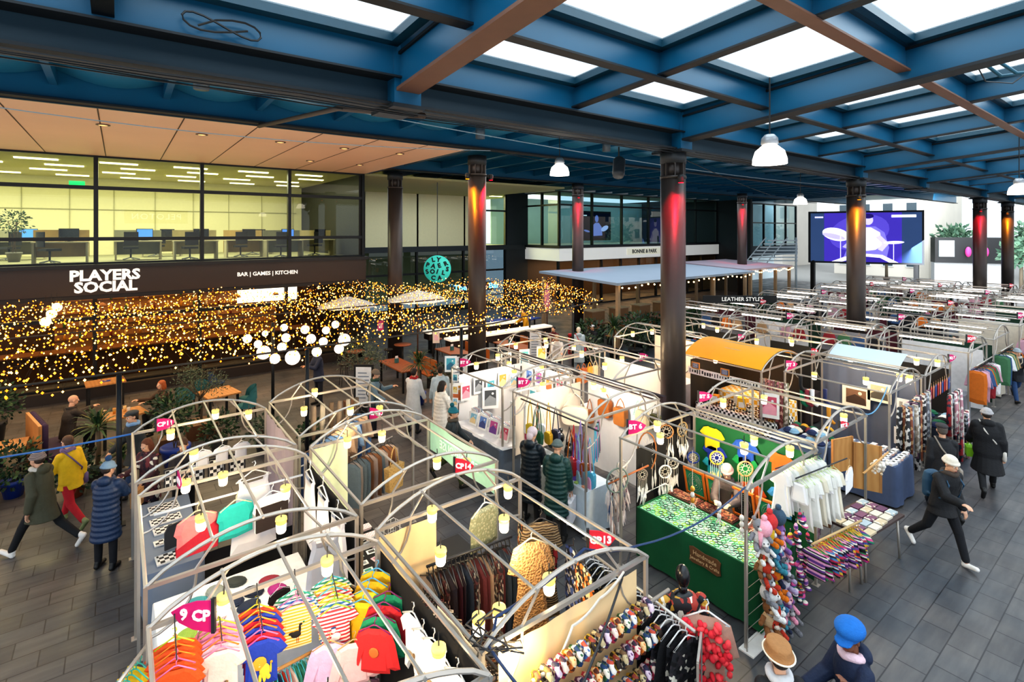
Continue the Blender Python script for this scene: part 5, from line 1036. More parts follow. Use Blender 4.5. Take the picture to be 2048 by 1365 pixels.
KMIX = [M('#2a2a34', pat='multi', c2='#c83a5a', c3='#3f7fb0', sc=6), M('#e05a9a', pat='multi', c2='#5a3a8a', c3='#2f8a6a', sc=5), M('#6a3a8a', pat='multi', c2='#e0a0c0', c3='#2a2a30', sc=6), M('#1f2440', pat='multi', c2='#d8502a', c3='#6a4a9a', sc=5), M('#b83a5a', pat='multi', c2='#e8c83a', c3='#3a5fa0', sc=6), M('#111318', pat='multi', c2='#3a8f5a', c3='#c83a8a', sc=5)]
for i in range(26):
    q = KMIX[i % 6]; g = G(); x = 7.45+R(0, .4); z = 1.4-.045*i
    g.ball((0, 0, 0), (.05, .03, .065), q, 8, 6); g.ball((0, -.03, -.07), (.045, .045, .03), q, 8, 6); g.tube([(0, 0, .05), (0, 0, .12)], .006, q, 4)
    g.build('finger_puppet', label='small knitted animal puppet strung beside the plush tower, %s from the top' % ORD[i], cat='puppet', group='knitted puppets', loc=(x, 3.42+R(-.06, .06), z), rz=R(-1, 1))
rail((7.45, 3.15, 1.28), (8.55, 2.95, 1.32), 'bamboo pole of striped mini jumpers', M('#b89a6a'))
STR = [(m, 'multicolour striped') for m in KMIX]
rail_garments((7.5, 3.14, 1.28), (8.5, 2.96, 1.32), 20, STR, ['sweater', 'tee'], 'mini_jumper', 'jumper', '%s childs jumper on the bamboo pole, %s along', 'striped jumpers on the bamboo pole', .72, .2, .03, '#c8a03a')
rail((7.75, 3.5, 1.95), (9.0, 3.3, 1.98), 'black chain rail of white baby dresses', PLAST, .01)
WDR = [(M('#f0eeee', rough=.8, var=.04), 'white'), (M('#e8e0cc', rough=.8, var=.04), 'ivory'), (M('#f2f0ea', rough=.8), 'bright white')]
rail_garments((7.8, 3.5, 1.95), (8.7, 3.35, 1.98), 12, WDR, ['dress', 'skirt'], 'baby_dress', 'dress', '%s cotton baby dress on the chain rail, %s along', 'white baby dresses', .62, .3, .03, '#c8d8a0')
rail((7.6, 3.72, 2.05), (8.7, 3.55, 2.05), 'second chain rail of ivory baby dresses', PLAST, .01)
rail_garments((7.7, 3.72, 2.05), (8.7, 3.56, 2.05), 12, WDR, ['dress'], 'baby_dress', 'dress', '%s smocked baby dress on the inner chain rail, %s along', 'inner baby dresses', .55, .3, .03, '#8fc88a')
garment('baby_dress', 'crop', WDR[0][0], (8.95, 3.25, 1.86), .1, 'white cotton pinafore with tiny pockets facing the aisle', 'dress', '#c8a06a', .85)
# --- stall J: wood panels and notebooks
WDP = M('#cf9a5c', rough=.6, pat='wood', c2='#c58e50', sc=2.5)
for i, (x, y, z, rz, w, h) in enumerate(((10.7, 4.0, 1.05, -.3, .48, .62), (11.02, 3.7, .72, -1.15, .4, .85))):
    t = thing('plywood_board', ['square plywood board hung on the notebook stall', 'plywood board angled out over the aisle'][i], 'board', (x, y, z), rz); g = G(); g.box(-w/2, -.012, 0, w/2, .012, h, WDP); g.build('panel', t); g = G()
    for a in ((-w/2-.02, -.02, 0, -w/2+.02, .02, h), (w/2-.02, -.02, 0, w/2+.02, .02, h)): g.box(*a, M('#b57f48'))
    g.build('edge_batten', t)
fold_table(9.3, 3.05, 10.55, 3.7, .74, M('#4a3a38'), 'dark folding table of notebooks at the aisle corner', -.1)
for i in range(20):
    x, y = 9.42+.24*(i % 5), 3.14+.14*(i//5); c = ['#c8b89a', '#a8b8c0', '#d8d0c0', '#7a5068', '#6a4560'][(i//4+i % 2*2) % 5]
    g = G(); g.box(-.1, -.06, 0, .1, .06, .03, M(c, pat='patch', c2='#e0d8c8', c3=c, sc=18) if i % 3 else M(c)); g.build('notebook', label='%s covered notebook on the dark folding table, %s row' % ({'#c8b89a': 'sand', '#a8b8c0': 'pale blue', '#d8d0c0': 'cream', '#7a5068': 'plum', '#6a4560': 'purple'}[c], ORD[i//5]), cat='notebook', group='notebooks on the dark table', loc=(x, y, .742), rz=-.1)
fold_table(8.85, 3.15, 9.3, 3.5, .7, M('#3a3032'), 'small side table with a lace panel beside the notebooks', -.1, 'side_table')
g = G(); g.box(-.18, -.13, 0, .18, .13, .01, M('#e8e4e4', pat='knit', c2='#a8a0a8', sc=30)); g.build('lace_sheet', label='white lace pattern panel lying on the small side table', cat='panel', loc=(9.07, 3.32, .702), rz=-.1)
g = G(); g.box(-.1, -.07, 0, .1, .07, .07, M('#7a4a2a')); g.box(-.08, -.05, .07, .08, .05, .09, M('#c88a4a')); g.build('trinket_box', label='small brown wooden trinket box by the lace panel', cat='box', loc=(9.05, 3.62, .8), rz=.3)
g = G()
g.ball((0, 0, 0), (.1, .07, .09), M('#cfc4b4', rough=.9), 8, 6)
for i in range(30): g.ball((R(-.12, .12), R(-.1, .1), R(-.12, .1)), R(.02, .04), M('#e6dfd4' if i % 3 else '#c8b49a', rough=.9), 6, 5)
g.build('shell_garland', label='bunched shell garland hanging on a stick at the stall corner', cat='garland', loc=(10.35, 3.3, 1.5))
rail((9.8, 3.35, 1.5), (10.6, 3.25, 1.68), 'pale stick holding the shell garland', M('#c89a62'))
t = thing('spinner_rack', 'black spinner rack of dark postcards beside the notebooks', 'rack', (9.0, 3.85, 0)); g = G(); g.lathe([(.02, 0), (.02, 1.4)], PLAST, 8); g.lathe([(.22, 0), (.2, .03), (.02, .04)], PLAST, 14); g.build('pole', t)
for k in range(5):
    for a in range(4):
        g = G(); g.cbox((.13*math.cos(a*PI/2), .13*math.sin(a*PI/2), .45+.2*k), (.015, .16, .15), M(['#4a2f3a', '#6a4a5a', '#3a2a30'][(k+a) % 3], pat='patch', c2='#a8808a', c3='#2a2026', sc=25), rz=a*PI/2); g.build('card_pocket', t)
# --- stall H: bags
backdrop((8.82, 8.7), (8.82, 6.66), .05, 1.98, M('#efe9e6', rough=.8, var=.04), 'white cloth back wall of the leather bag stall', amp=.012)
g = G(); g.box(-.05, -1.1, -.06, .05, 1.1, .06, M('#2a1820', rough=.8)); g.build('pole_wrap', label='dark wrapped pole along the back of the bag stall', cat='pole', loc=(8.9, 7.7, 2.06))
g = G(); g.box(-.05, -1.1, -.06, .05, 1.1, .06, M('#1c1418', rough=.8)); g.build('pole_wrap', label='dark wrapped pole along the back of the art print stall', cat='pole', loc=(8.9, 10.2, 2.06))
backdrop((6.75, 8.82), (8.7, 8.82), .7, 1.95, M('#e9d8c4', rough=.8, var=.05), 'warm cream cloth between the bags and the art prints', amp=.01)
def bag(lab, x, y, z, w, h, d, c, rz, strap=.5, sc='#000', rnd=.3):
    t = thing('shoulder_bag', lab, 'bag', (x, y, z), rz); q = M(c, rough=.5, bump=.15); g = G(); p = []
    for a in range(16): an = 2*PI*a/16; cx, cz = math.cos(an), math.sin(an); p.append((w/2*math.copysign(abs(cx)**rnd, cx), -h/2+h/2*math.copysign(abs(cz)**rnd, cz)))
    g.slab([(px, pz) for px, pz in p[::-1]], d, q); bb = g.build('bag_body', t)
    g = G(); g.slab([(px*.98, -h*.02+(pz+h/2)*.45-h*.26) for px, pz in p[::-1]], d*1.15, M(c, rough=.4)); g.build('flap', bb)
    g = G(); g.tube([(-w*.42, 0, -.02), (-w*.2, 0, strap*.7), (0, 0, strap), (w*.2, 0, strap*.7), (w*.42, 0, -.02)], .011, q if sc == '#000' else M(sc, rough=.6), 5); g.build('strap', t); return t
bag('tan leather backpack on the white back wall beside the wrapped pole', 8.7, 8.05, 1.72, .34, .38, .12, '#a85f24', -PI/2, .16)
bag('square tan leather backpack, nearer the column', 8.7, 7.6, 1.66, .32, .38, .12, '#b06a2c', -PI/2, .2)
bag('slim tan leather pouch low on the corner of the white wall', 8.62, 8.45, 1.4, .2, .3, .08, '#a5602c', -PI/2, .25)
bag('large cream leather tote hanging in the bag stall', 8.2, 8.5, 1.55, .6, .42, .1, '#ecd8be', -.9, .3, rnd=.5)
bag('clear pale green bag under the lamp of the bag stall', 8.55, 7.0, 1.7, .28, .3, .1, '#b8e0cc', -PI/2, .3)
bag('beige flowered bag at the column end of the bag stall', 8.5, 6.85, 1.85, .28, .4, .1, '#d8c4a0', -PI/2, .2)
bag('olive bag beside the column', 8.75, 6.72, 1.75, .22, .3, .1, '#5f5a34', -PI/2, .2)
rail((6.85, 6.5, 1.92), (6.85, 8.75, 1.92), 'black pole of phone pouches along the bag stall counter', PLAST)
PB = [('black', '#17181b', .22, .3), ('bright orange', '#e8852a', .2, .3), ('crimson', '#c01f2c', .18, .3), ('violet', '#8a6ad0', .18, .3), ('pale blue', '#a8d0dc', .2, .32), ('lilac', '#b09ad8', .16, .28), ('grey taupe', '#9a8a90', .16, .28), ('chestnut', '#a5572a', .16, .26), ('powder pink', '#e8a8c8', .2, .3), ('sky blue', '#5fb8d8', .18, .28), ('mustard', '#d8b82a', .16, .22), ('tan brown', '#b0652f', .12, .2), ('white', '#e8e8ec', .18, .28), ('forest green', '#0f6a3a', .2, .26), ('grey', '#7a7f86', .16, .3), ('deep green', '#14553a', .16, .24), ('sunny yellow', '#e8b02a', .16, .22), ('navy', '#1f2a44', .16, .24)]
for i, (nm, c, w, h) in enumerate(PB):
    bag('%s phone pouch on a long strap above the white counter' % nm, 6.82+R(-.05, .25)*(i > 9), 7.22-.06*i if i < 10 else 8.5-.09*(i-10), R(1.02, 1.25) if i < 10 else R(1.25, 1.5), w*1.25, h*1.1, .07, c, -PI/2+R(-.5, .5), R(.6, .75) if i < 10 else R(.4, .6), rnd=.5)
for i, (c, nm) in enumerate((('#5fb8d0', 'aqua'), ('#d88ac0', 'rose'), ('#6a7078', 'steel grey'), ('#9ad0dc', 'ice blue'), ('#3a3f44', 'charcoal'), ('#c89ab8', 'mauve'))):
    g = G(); g.tube([(-.015, 0, 0), (-.03, 0, -.6)], .012, M(c), 4); g.tube([(.015, 0, 0), (.04, 0, -.6)], .012, M(c), 4); g.build('bag_strap', label='%s bag strap looped over the pole end' % nm, cat='strap', loc=(6.9+.08*i, 6.62+.06*i, 1.9))
drape(6.66, 6.6, 7.3, 8.5, .84, M('#c9d3da', rough=.75), 'pale blue white cloth over the bag counter')
for i in range(8): g = G(); g.box(-.05, -.035, 0, .05, .035, .025, M(['#e8a07a', '#f0c070', '#b8d070', '#e87a5a'][i % 4])); g.build('card_holder', label='small leather card holder in %s on the bag counter, %s along' % (['peach', 'amber', 'lime', 'coral'][i % 4], ORD[i]), cat='card holder', group='card holders on the counter', loc=(6.76+.08*(i % 2), 6.75+.1*i, .843), rz=R(-.2, .2))
for i in range(3): g = G(); g.ball((0, 0, .1), (.1, .09, .11), M('#141416', rough=.3), 12, 8); g.ball((.04, .03, .23), (.06, .05, .05), M('#141416', rough=.3), 10, 6); g.build('leather_hat', label='shiny black leather cap behind the bag counter, %s along' % ORD[i], cat='hat', loc=(7.25, 8.2-.25*i, .95+.2*(i == 1)))
# --- stall N: art prints
drape(6.55, 9.0, 7.25, 10.95, .84, M('#efecec', rough=.7), 'white cloth over the art print counter', low=.8)
drape(6.5, 9.02, 7.2, 10.9, .8, M('#5a6472', rough=.85), 'slate grey cloth front of the art print counter')
PRC = [('#e8e6e4', '#6a8fd0', '#3f4f8a'), ('#f0ecec', '#d05a9a', '#7a4a9a'), ('#efeae4', '#e09a4a', '#c86a3a'), ('#f2f0ee', '#c8506a', '#e8a0b0'), ('#eceae6', '#3a3f44', '#8a8f94'), ('#f0efec', '#4fa8b8', '#2f6f8a'), ('#f2eee8', '#d8b04a', '#e8d8a0'), ('#f2f2f0', '#8ac0d8', '#e8d0a0'), ('#e8dccb', '#7a5a46', '#3f2e25'), ('#efe9dc', '#b8a88a', '#4a4640'), ('#f0eeea', '#9a9a98', '#55585c')]
PRN = ['blue mountain', 'magenta figure', 'amber still life', 'pink flower', 'black lettered', 'teal harbour', 'golden field', 'pastel coast', 'sepia', 'buff', 'grey']
def art(lab, x, y, z, w, h, rz, k, tilt=0, frame_c='#f2f0ee', cat='art print', name='art_print'):
    t = thing(name, lab, cat, (x, y, z), rz); t.rotation_euler = (tilt, 0, rz); c = PRC[k % 11]; g = G(); g.box(-w/2, -.008, 0, w/2, .008, h, M(frame_c, rough=.5)); mo = g.build('mount', t)
    g = G(); a, b = w*.36, h*.36; m = h/2; g.box(-a, -.0105, m-b, a, -.008, m+b, M(c[1], var=.2, sc=12)); g.add([(-a, -.012, m-b), (a, -.012, m-b), (a*.9, -.012, m-b*.1), (-a*.1, -.012, m+b*.35), (-a, -.012, m-b*.3)], [(0, 1, 2, 3, 4)], M(c[2], var=.15)); g.ball((a*.4, -.012, m+b*.55), (a*.2, .003, a*.2), M(c[0]), 10, 5); g.build('picture', mo); return t
n = 0
for i, (y, z) in enumerate(((10.75, 1.45), (10.35, 1.5), (9.95, 1.42), (9.55, 1.48), (9.15, 1.45), (10.6, .95), (10.1, .95), (9.6, .95))): art('%s print pinned on the white back boards, %s' % (PRN[i], ['upper row', 'lower row'][i > 4]), 8.7, y, z, .3, .4, -PI/2, i)
for i in range(5): art('%s print standing along the end boards of the print stall' % PRN[(i+3) % 8], 6.95+.38*i, 11.12, 1.25+.1*(i % 2), .3, .42, 0, i+3)
for i, (y, w, h) in enumerate(((10.55, .28, .3), (10.15, .3, .34), (9.72, .32, .36), (9.3, .3, .34))): art('%s print leaning at the front of the white counter' % PRN[[7, 0, 1, 3][i]], 6.78, y, .845, w, h, -PI/2+.15, [7, 0, 1, 3][i], -.25)
art('large blue seascape print on the post between prints and bags', 6.95, 8.98, 1.15, .42, .6, -PI/2+.3, 0)
art('red and white abstract print low by the bag post', 7.0, 8.9, .86, .36, .3, -PI/2+.3, 3)
art('framed lighthouse print at the outer corner post', 6.75, 11.22, 1.2, .36, .5, -.5, 2, frame_c='#f4f2ee')
art('small blue print clipped above the outer corner post', 6.62, 11.3, 1.98, .3, .4, -.6, 5)
for i in range(5): art('%s postcard in the tall strip on the outer post' % PRN[(i+5) % 8], 6.6, 11.05, 1.8-.3*i, .14, .2, -.9, i+5)
art('black and white alphabet poster inside the print stall', 7.6, 10.98, .95, .42, .55, -.4, 4)
backdrop((8.8, 11.2), (8.8, 9.12), .05, 1.95, M('#f2eeec', rough=.8, var=.03), 'white back boards of the art print stall', amp=.002)
backdrop((6.8, 11.2), (8.75, 11.2), .05, 1.9, M('#f2eeec', rough=.8, var=.03), 'white end boards of the art print stall', amp=.002)
for i in range(4):
    t = thing('print_box', 'white browser box of mounted prints on the counter, %s from the corner post' % ORD[i], 'box', (7.05, 10.75-.42*i, .845), -.1); g = G(); g.box(-.15, -.14, 0, .15, .14, .2, M('#f0eeee')); g.build('box_body', t); g = G()
    for k in range(5): g.cbox((-.1+.045*k, 0, .19), (.012, .24, .2), M(['#e8e4e0', '#c8d4e0', '#e0c8d0'][k % 3]))
    g.build('mounted_prints', t)
t = thing('print_plinth', 'white stacked plinth block beside the outer post', 'plinth', (6.75, 11.55, 0), .2); g = G(); g.box(-.2, -.2, 0, .2, .2, .8, M('#eeecec')); g.build('lower_block', t); g = G(); g.box(-.14, -.14, .8, .14, .14, 1.05, M('#f2f0f0')); g.build('upper_block', t)
# --- second rank and far stalls
def goods(n, x0, y0, x1, y1, z, cols, lab, cat='trinket', group=None, kinds=(0, 1, 2), s=1, name=None):
    for i in range(n):
        k = random.choice(kinds); c, nm = random.choice(cols); g = G(); q = M(c, rough=.6); a = R(.04, .08)*s
        if k == 0: g.box(-a, -a*.7, 0, a, a*.7, a*.7, q); g.box(-a*.7, -a*.4, a*.7, a*.7, a*.4, a*.8, M('#e8e0d4'))
        elif k == 1: g.lathe([(a*.5, 0), (a*.7, a*.6), (a*.45, a*1.2), (a*.5, a*1.4)], q, 10)
        else: g.ball((0, 0, a*.6), (a*1.2, a, a*.6), q, 10, 6)
        g.build(name or ['box', 'pot', 'soft_hat'][k], label=lab % (nm, ORD[i % 30]), cat=cat, group=group, loc=(R(x0, x1), R(y0, y1), z), rz=R(0, 3))
def scarf(lab, x, y, z, c, c2, l, rz, group=None):
    g = G(); q = M(c, pat='patch', c2=c2, c3=c, sc=16); g.tube([(0, 0, 0), (.01, 0, -l*.5), (0, .01, -l)], [.035, .045, .055], q, 6); g.tube([(0, .05, 0), (-.01, .06, -l*.45), (0, .06, -l*.9)], [.035, .045, .05], q, 6)
    g.build('scarf', label=lab, cat='scarf', group=group, loc=(x, y, z), rz=rz)
# J2, J3: boards of leather goods seen over the white wall
drape(9.9, 8.25, 10.9, 10.05, .84, M('#eceaec'), 'white jewellery cloth in the stall behind the bag wall')
backdrop((10.98, 10.2), (10.98, 8.1), .5, 1.95, M('#f0ecec', var=.03), 'white back cloth of the stall behind the bag wall', amp=.01)
for i in range(7): bag('%s leather apron bag along the stall behind the bag wall' % (['amber', 'honey', 'black', 'tan', 'rust', 'gold', 'cream'][i]), 9.3+.22*i, 10.2, 1.75, .2, .42, .06, ['#d08a3a', '#d8a04a', '#2a2020', '#b8752f', '#a5572a', '#d8a040', '#e8d0a8'][i], .1, .12)
goods(24, 9.95, 8.35, 10.85, 9.95, .843, [('#2f3a4a', 'dark'), ('#b8b8c0', 'silver'), ('#6f5f8a', 'violet'), ('#e8e4e0', 'white')], '%s jewellery piece on the white cloth behind the bag wall, %s', 'jewellery', 'jewellery pieces', (2,), .8, 'ring_box')
drape(9.1, 10.6, 10.4, 12.3, .84, M('#f2eeee'), 'white cloth table in the stall behind the art prints')
goods(14, 9.15, 10.65, 10.3, 12.2, .843, [('#c8402a', 'red'), ('#2f3a4a', 'navy'), ('#e8d0a8', 'cream')], '%s trinket on the cloth behind the art prints, %s', 'trinket', 'trinkets behind the art prints')
for i in range(3): art('white price board on a post behind the art prints, %s' % ORD[i], 9.3+.7*i, 12.6, 1.35, .34, .5, -.3, 4+i, name='price_board', cat='board')
# K: yellow roof and sunglasses
def roof_sheet(x0, y0, u0, u1, ya, yb, c, lab):
    g = G()
    g.grid(lambda u, v: tuple(V((x0, y0, .035-.03*math.sin(PI*v)*math.sin(PI*u)))+arch_pt(u0+(u1-u0)*u, ya+(yb-ya)*v)), 14, 6, c); g.build('roof_sheet', label=lab, cat='roof sheet')
roof_sheet(*ST['K'], 0, .95, .0, 2.14, M('#f0a81a', rough=.55, var=.06, sc=2), 'bright yellow tarpaulin roof on the sunglasses stall')
backdrop((12.46, 8.4), (14.4, 8.4), .05, 2.0, DKF, 'black end cloth of the sunglasses stall', amp=.01); backdrop((14.42, 8.5), (14.42, 6.4), .05, 2.05, M('#1c1614', rough=.9), 'dark brown back cloth of the sunglasses stall', amp=.01)
PDOT = M('#121214', pat='check', c2='#f0eeea', sc=16)
drape(12.55, 6.15, 13.45, 8.3, .86, PDOT, 'black and white chequered cloth over the sunglasses table'); drape(13.5, 6.4, 14.2, 8.2, 1.05, M('#f0ede8', pat='check', c2='#e8b02a', sc=9), 'white and yellow cloth on the inner sunglasses shelf')
for i in range(60):
    t_ = i//12; c = ['#e8a81a', '#17181b', '#c8a05a', '#f0eeea', '#8a4a2a'][i % 5]; q = M(c, rough=.3); g = G()
    for sx in (-1, 1): g.tube([(sx*.035+.026*math.cos(a), 0, .022+.022*math.sin(a)) for a in [2*PI*k/10 for k in range(10)]], .005, q, 4, closed=True); g.ball((sx*.035, 0, .022), (.022, .003, .019), M('#2a2a30', rough=.1), 8, 4); g.tube([(sx*.062, 0, .03), (sx*.062, .11, .028)], .004, q, 4)
    g.tube([(-.012, 0, .03), (.012, 0, .03)], .004, q, 4)
    g.build('sunglasses', label='%s framed sunglasses on the chequered table, row %s' % (['yellow', 'black', 'tortoiseshell', 'white', 'brown'][i % 5], ORD[t_]), cat='sunglasses', group='sunglasses on the chequered table', loc=(12.65+.16*t_, 6.3+.165*(i % 12), .865), rz=-1.2+R(-.3, .3))
for i, (x, y) in enumerate(((12.85, 7.9), (12.95, 7.2), (13.05, 6.5), (13.3, 7.5))): t = thing('display_box', '%s display box standing on the sunglasses table' % ['amber', 'tall yellow', 'yellow and white', 'white'][i], 'display', (x, y, .865), -1.2); g = G(); g.box(-.1, -.08, 0, .1, .08, .22+.08*(i == 1), M(['#d8902a', '#f0b82a', '#f0c03a', '#f0ede8'][i])); g.build('box_body', t); g = G(); g.box(-.07, -.085, .06, .07, -.08, .2, M('#f2f0ec')); g.build('label_card', t)
bn = thing('price_banner', 'white banner strip of black pictograms under the yellow roof', 'banner', (12.43, 7.45, 1.72), -PI/2); g = G(); g.box(-1.0, -.005, -.09, 1.0, .005, .09, M('#f2f0ec')); g.build('banner_strip', bn); g = G()
for i in range(26): g.box(-.95+.074*i, -.008, R(-.06, -.02), -.95+.074*i+R(.02, .05), -.005, R(.02, .06), M('#1a1a1c'))
g.build('pictograms', bn)
for i, y in enumerate((8.2, 7.35)): t = thing('chalkboard', 'little wood framed chalkboard clipped under the yellow roof, %s' % ORD[i], 'sign', (12.4, y, 1.88), -PI/2); g = G(); g.box(-.12, -.008, -.09, .12, .01, .09, M('#c88a3a')); g.build('frame', t); g = G(); g.box(-.095, -.011, -.065, .095, -.007, .065, M('#3a4a68')); [g.box(-.07, -.0125, -.045+.03*k, .07, -.011, -.035+.03*k, M('#c8d4e8')) for k in range(4)]; g.build('slate', t)
art('white poster with a red splash by the sunglasses stall post', 12.5, 6.25, 1.0, .42, .6, -1.2, 3)
for i in range(18): scarf('%s patterned scarf hanging on the post rail between yellow and white roofs, %s' % (['rose', 'grey', 'tan', 'maroon', 'cream', 'olive'][i % 6], ORD[i]), 12.75+.02*(i % 3), 6.32-.035*i+.25, 1.85, ['#b06a6a', '#8a8a90', '#a88a68', '#7a3a3a', '#d8ccc0', '#6a6a4a'][i % 6], ['#5a3a3a', '#c8c8cc', '#d8c8a8', '#c89a8a', '#8a7a6a', '#a8a088'][i % 6], R(1.2, 1.5), R(0, 3), 'scarves on the post rail')
# L: white roof, framed photos, hats
roof_sheet(*ST['P'], .0, .3, .5, 2.1, M('#c3d2dc', rough=.6, var=.04, sc=2), 'pale grey blue sheet roof over the photo stall')
backdrop((14.9, 6.1), (14.9, 3.95), .1, 2.1, M('#5d667c', rough=.85, var=.15, sc=2), 'slate blue pleated cloth with framed photos', amp=.05)
for i, (y, z, w, h) in enumerate(((5.2, 1.1, .62, .5), (4.7, 1.35, .5, .46), (4.15, 1.05, .4, .5), (4.2, .45, .4, .4))): art('%s in the photo stall' % ['brown framed street photograph', 'cream framed bridge photograph', 'white framed city photograph by the post', 'lower white framed photograph'][i], 14.74, y, z, w, h, -PI/2, [8, 9, 10, 4][i], 0, ['#efe6d8', '#efe8d0', '#e8e6ea', '#f0eef0'][i], 'photograph', 'framed_photo')
for i, (c, y, z) in enumerate((('#15161a', 5.85, 1.98), ('#0f6a4a', 5.82, 1.65), ('#8a3040', 5.7, 1.68), ('#e8e8ec', 5.58, 1.72), ('#c88a2a', 5.22, 1.4), ('#27305a', 5.3, 1.8))):
    g = G(); q = M(c, rough=.9); g.tube([(0, 0, 0), (0, 0, -.22), (0, -.03, -.3), (0, -.13, -.36)], [.05, .045, .05, .035], q, 8); g.build('sock', label='%s patterned sock hanging on the photo stall wire' % ['black', 'green', 'wine red', 'white', 'mustard', 'indigo'][i], cat='sock', loc=(13.2, y, z))
drape(12.1, 4.9, 12.9, 6.0, .82, M('#5b6a86', rough=.85), 'blue grey cloth under the pile of beanies'); drape(12.2, 3.62, 13.2, 4.85, .84, M('#4a5876', rough=.85), 'blue cloth table of folded scarves by the wide aisle')
HC_ = [('navy', '#27345a'), ('white', '#e8e6e4'), ('wine', '#7a2f3a'), ('green', '#1f6a4a'), ('sky', '#8ab0c8'), ('cream', '#e0d4bc'), ('black', '#1c1d22'), ('mustard', '#c8962a')]
for i in range(26): nm, c = HC_[i % 8]; hat_ball('beanie', '%s beanie in the heap on the blue grey cloth, %s layer' % (nm, ['bottom', 'middle', 'top'][i//10]), c, 12.25+.16*(i % 4)+.05*(i//10), 5.05+.17*((i//4) % 5)+R(-.03, .03), .825+.07*(i//10), .1, .085, .06, 'beanie', 'beanies in the heap')
for i in range(34): c, nm = [('#e8e4e4', 'white'), ('#8a8f9a', 'grey'), ('#c85a5a', 'red'), ('#3f4f7a', 'blue'), ('#d8a88a', 'peach'), ('#e07a3a', 'orange'), ('#6a4a6a', 'plum')][i % 7]; g = G(); g.box(-.1, -.05, 0, .1, .05, .045, M(c, pat='stripe', c2='#efece8', sc=30)); g.build('folded_scarf', label='%s folded scarf on the blue cloth, %s row' % (nm, ORD[i//6]), cat='scarf', group='folded scarves on the blue cloth', loc=(12.3+.15*(i//6), 3.7+.19*(i % 6), .845+.0*i), rz=R(-.4, .0))
for i in range(22): scarf('%s fringed scarf on the rail at the wide aisle end, %s' % (['black white', 'rust', 'grey', 'cream', 'plum'][i % 5], ORD[i]), 13.3+.14*(i % 15), 3.85-.12*(i//15), 1.75, ['#2a2a2e', '#8a4a2f', '#6f727a', '#d8d0c4', '#5a3a4f'][i % 5], ['#d8d4d0', '#c89a6a', '#b8bcc4', '#a89a88', '#b88aa0'][i % 5], R(1.1, 1.5), R(0, 3), 'fringed scarves at the aisle end')
drape(15.2, 3.55, 16.6, 4.5, .9, M('#1c2230'), 'dark blue cloth table of hats at the aisle corner')
for i in range(10): nm, c = HC_[(i*3) % 8]; hat_ball('brimmed_hat', '%s brimmed hat on the dark blue table, %s' % (nm, ORD[i]), c, 15.35+.25*(i % 5), 3.75+.35*(i//5), .903, .13, .12, .06, 'hat')
for i in range(14): scarf('%s woven scarf over the front of the dark blue table, %s' % (['tartan red', 'cream', 'black', 'rose'][i % 4], ORD[i]), 15.1+.12*i, 3.45, 1.75 if i < 8 else 1.1, ['#a02a2f', '#d8d0c4', '#22242a', '#c08a94'][i % 4], ['#1f2a3a', '#8a8078', '#8a8f98', '#efe0dc'][i % 4], R(.9, 1.3), R(0, 3), 'woven scarves by the dark table')
for k, lab, c in (('P', 'black back cloth of the scarf stall', DKF), ('P2', 'black back cloth beside the amber column', DKF), ('P3', 'black back cloth with round emblem', DKF)):
    x, y = ST[k]; backdrop((x+1.95, y+2.1), (x+1.95, y), .1, 1.95, c, lab, amp=.012); drape(x+.3, y+.3, x+1.3, y+1.9, .84, M(['#2a2526', '#3a3034', '#22252c'][len(k)-1]), 'dark cloth table in front of the '+lab)
    goods(14, x+.4, y+.4, x+1.2, y+1.8, .843, [('#c8502a', 'rust'), ('#e8e0d4', 'cream'), ('#3f4f6a', 'blue'), ('#8a2f4a', 'wine')], '%s item on the table before the ' + lab + ', %s', 'trinket', 'items before the '+lab)
for i in range(9): garment('childs_jersey', 'sweater', C_(['#c83a3a', '#e8907a', '#4a5fa8'][i % 3]), (15.6+.18*i, 3.9, 1.75), .2, '%s childs knit hanging at the aisle side of the scarf stall, %s' % (['red', 'coral', 'blue'][i % 3], ORD[i]), 'sweater', '#c9a06a', .6)
t = thing('round_sign', 'white round emblem on the dark stall cloth', 'sign', (16.7, 10.4, 1.5), -PI/2); g = G(); g.tube([(.2*math.cos(a), 0, .2*math.sin(a)) for a in [2*PI*k/20 for k in range(20)]], .02, TRAYW, 5, closed=True); g.tube([(-.1, 0, 0), (.1, 0, 0)], .015, TRAYW, 4); g.tube([(0, 0, -.16), (0, 0, .16)], .015, TRAYW, 4); g.build('ring', t); letter('LACES', .14, WT, t, (.7, -.02, -.3))
# K2: hats on a white table by the planters
drape(12.9, 9.4, 14.4, 11.2, .84, M('#e8e6e8'), 'white cloth table of wool hats by the planters'); backdrop((14.7, 11.3), (14.7, 9.2), .1, 1.95, M('#e4dccf', var=.05), 'warm white cloth behind the wool hats', amp=.02)
goods(26, 13.0, 9.5, 14.3, 11.1, .843, [('#e8e4e0', 'white'), ('#3f6f6a', 'teal'), ('#8a3a7a', 'purple'), ('#c8c0b8', 'stone')], '%s wool hat on the white cloth by the planters, %s', 'hat', 'wool hats by the planters', (2,), 1.1, 'wool_hat')
sg = thing('stall_sign', 'long black sign board with white lettering over the far stalls', 'sign', (21.5, 12.05, 2.55), -.65); g = G(); g.box(-1.6, -.02, -.16, 1.6, .02, .16, M('#15171a')); g.build('sign_board', sg); letter('LEATHER STYLES', .24, WT, sg, (.1, -.03, 0))
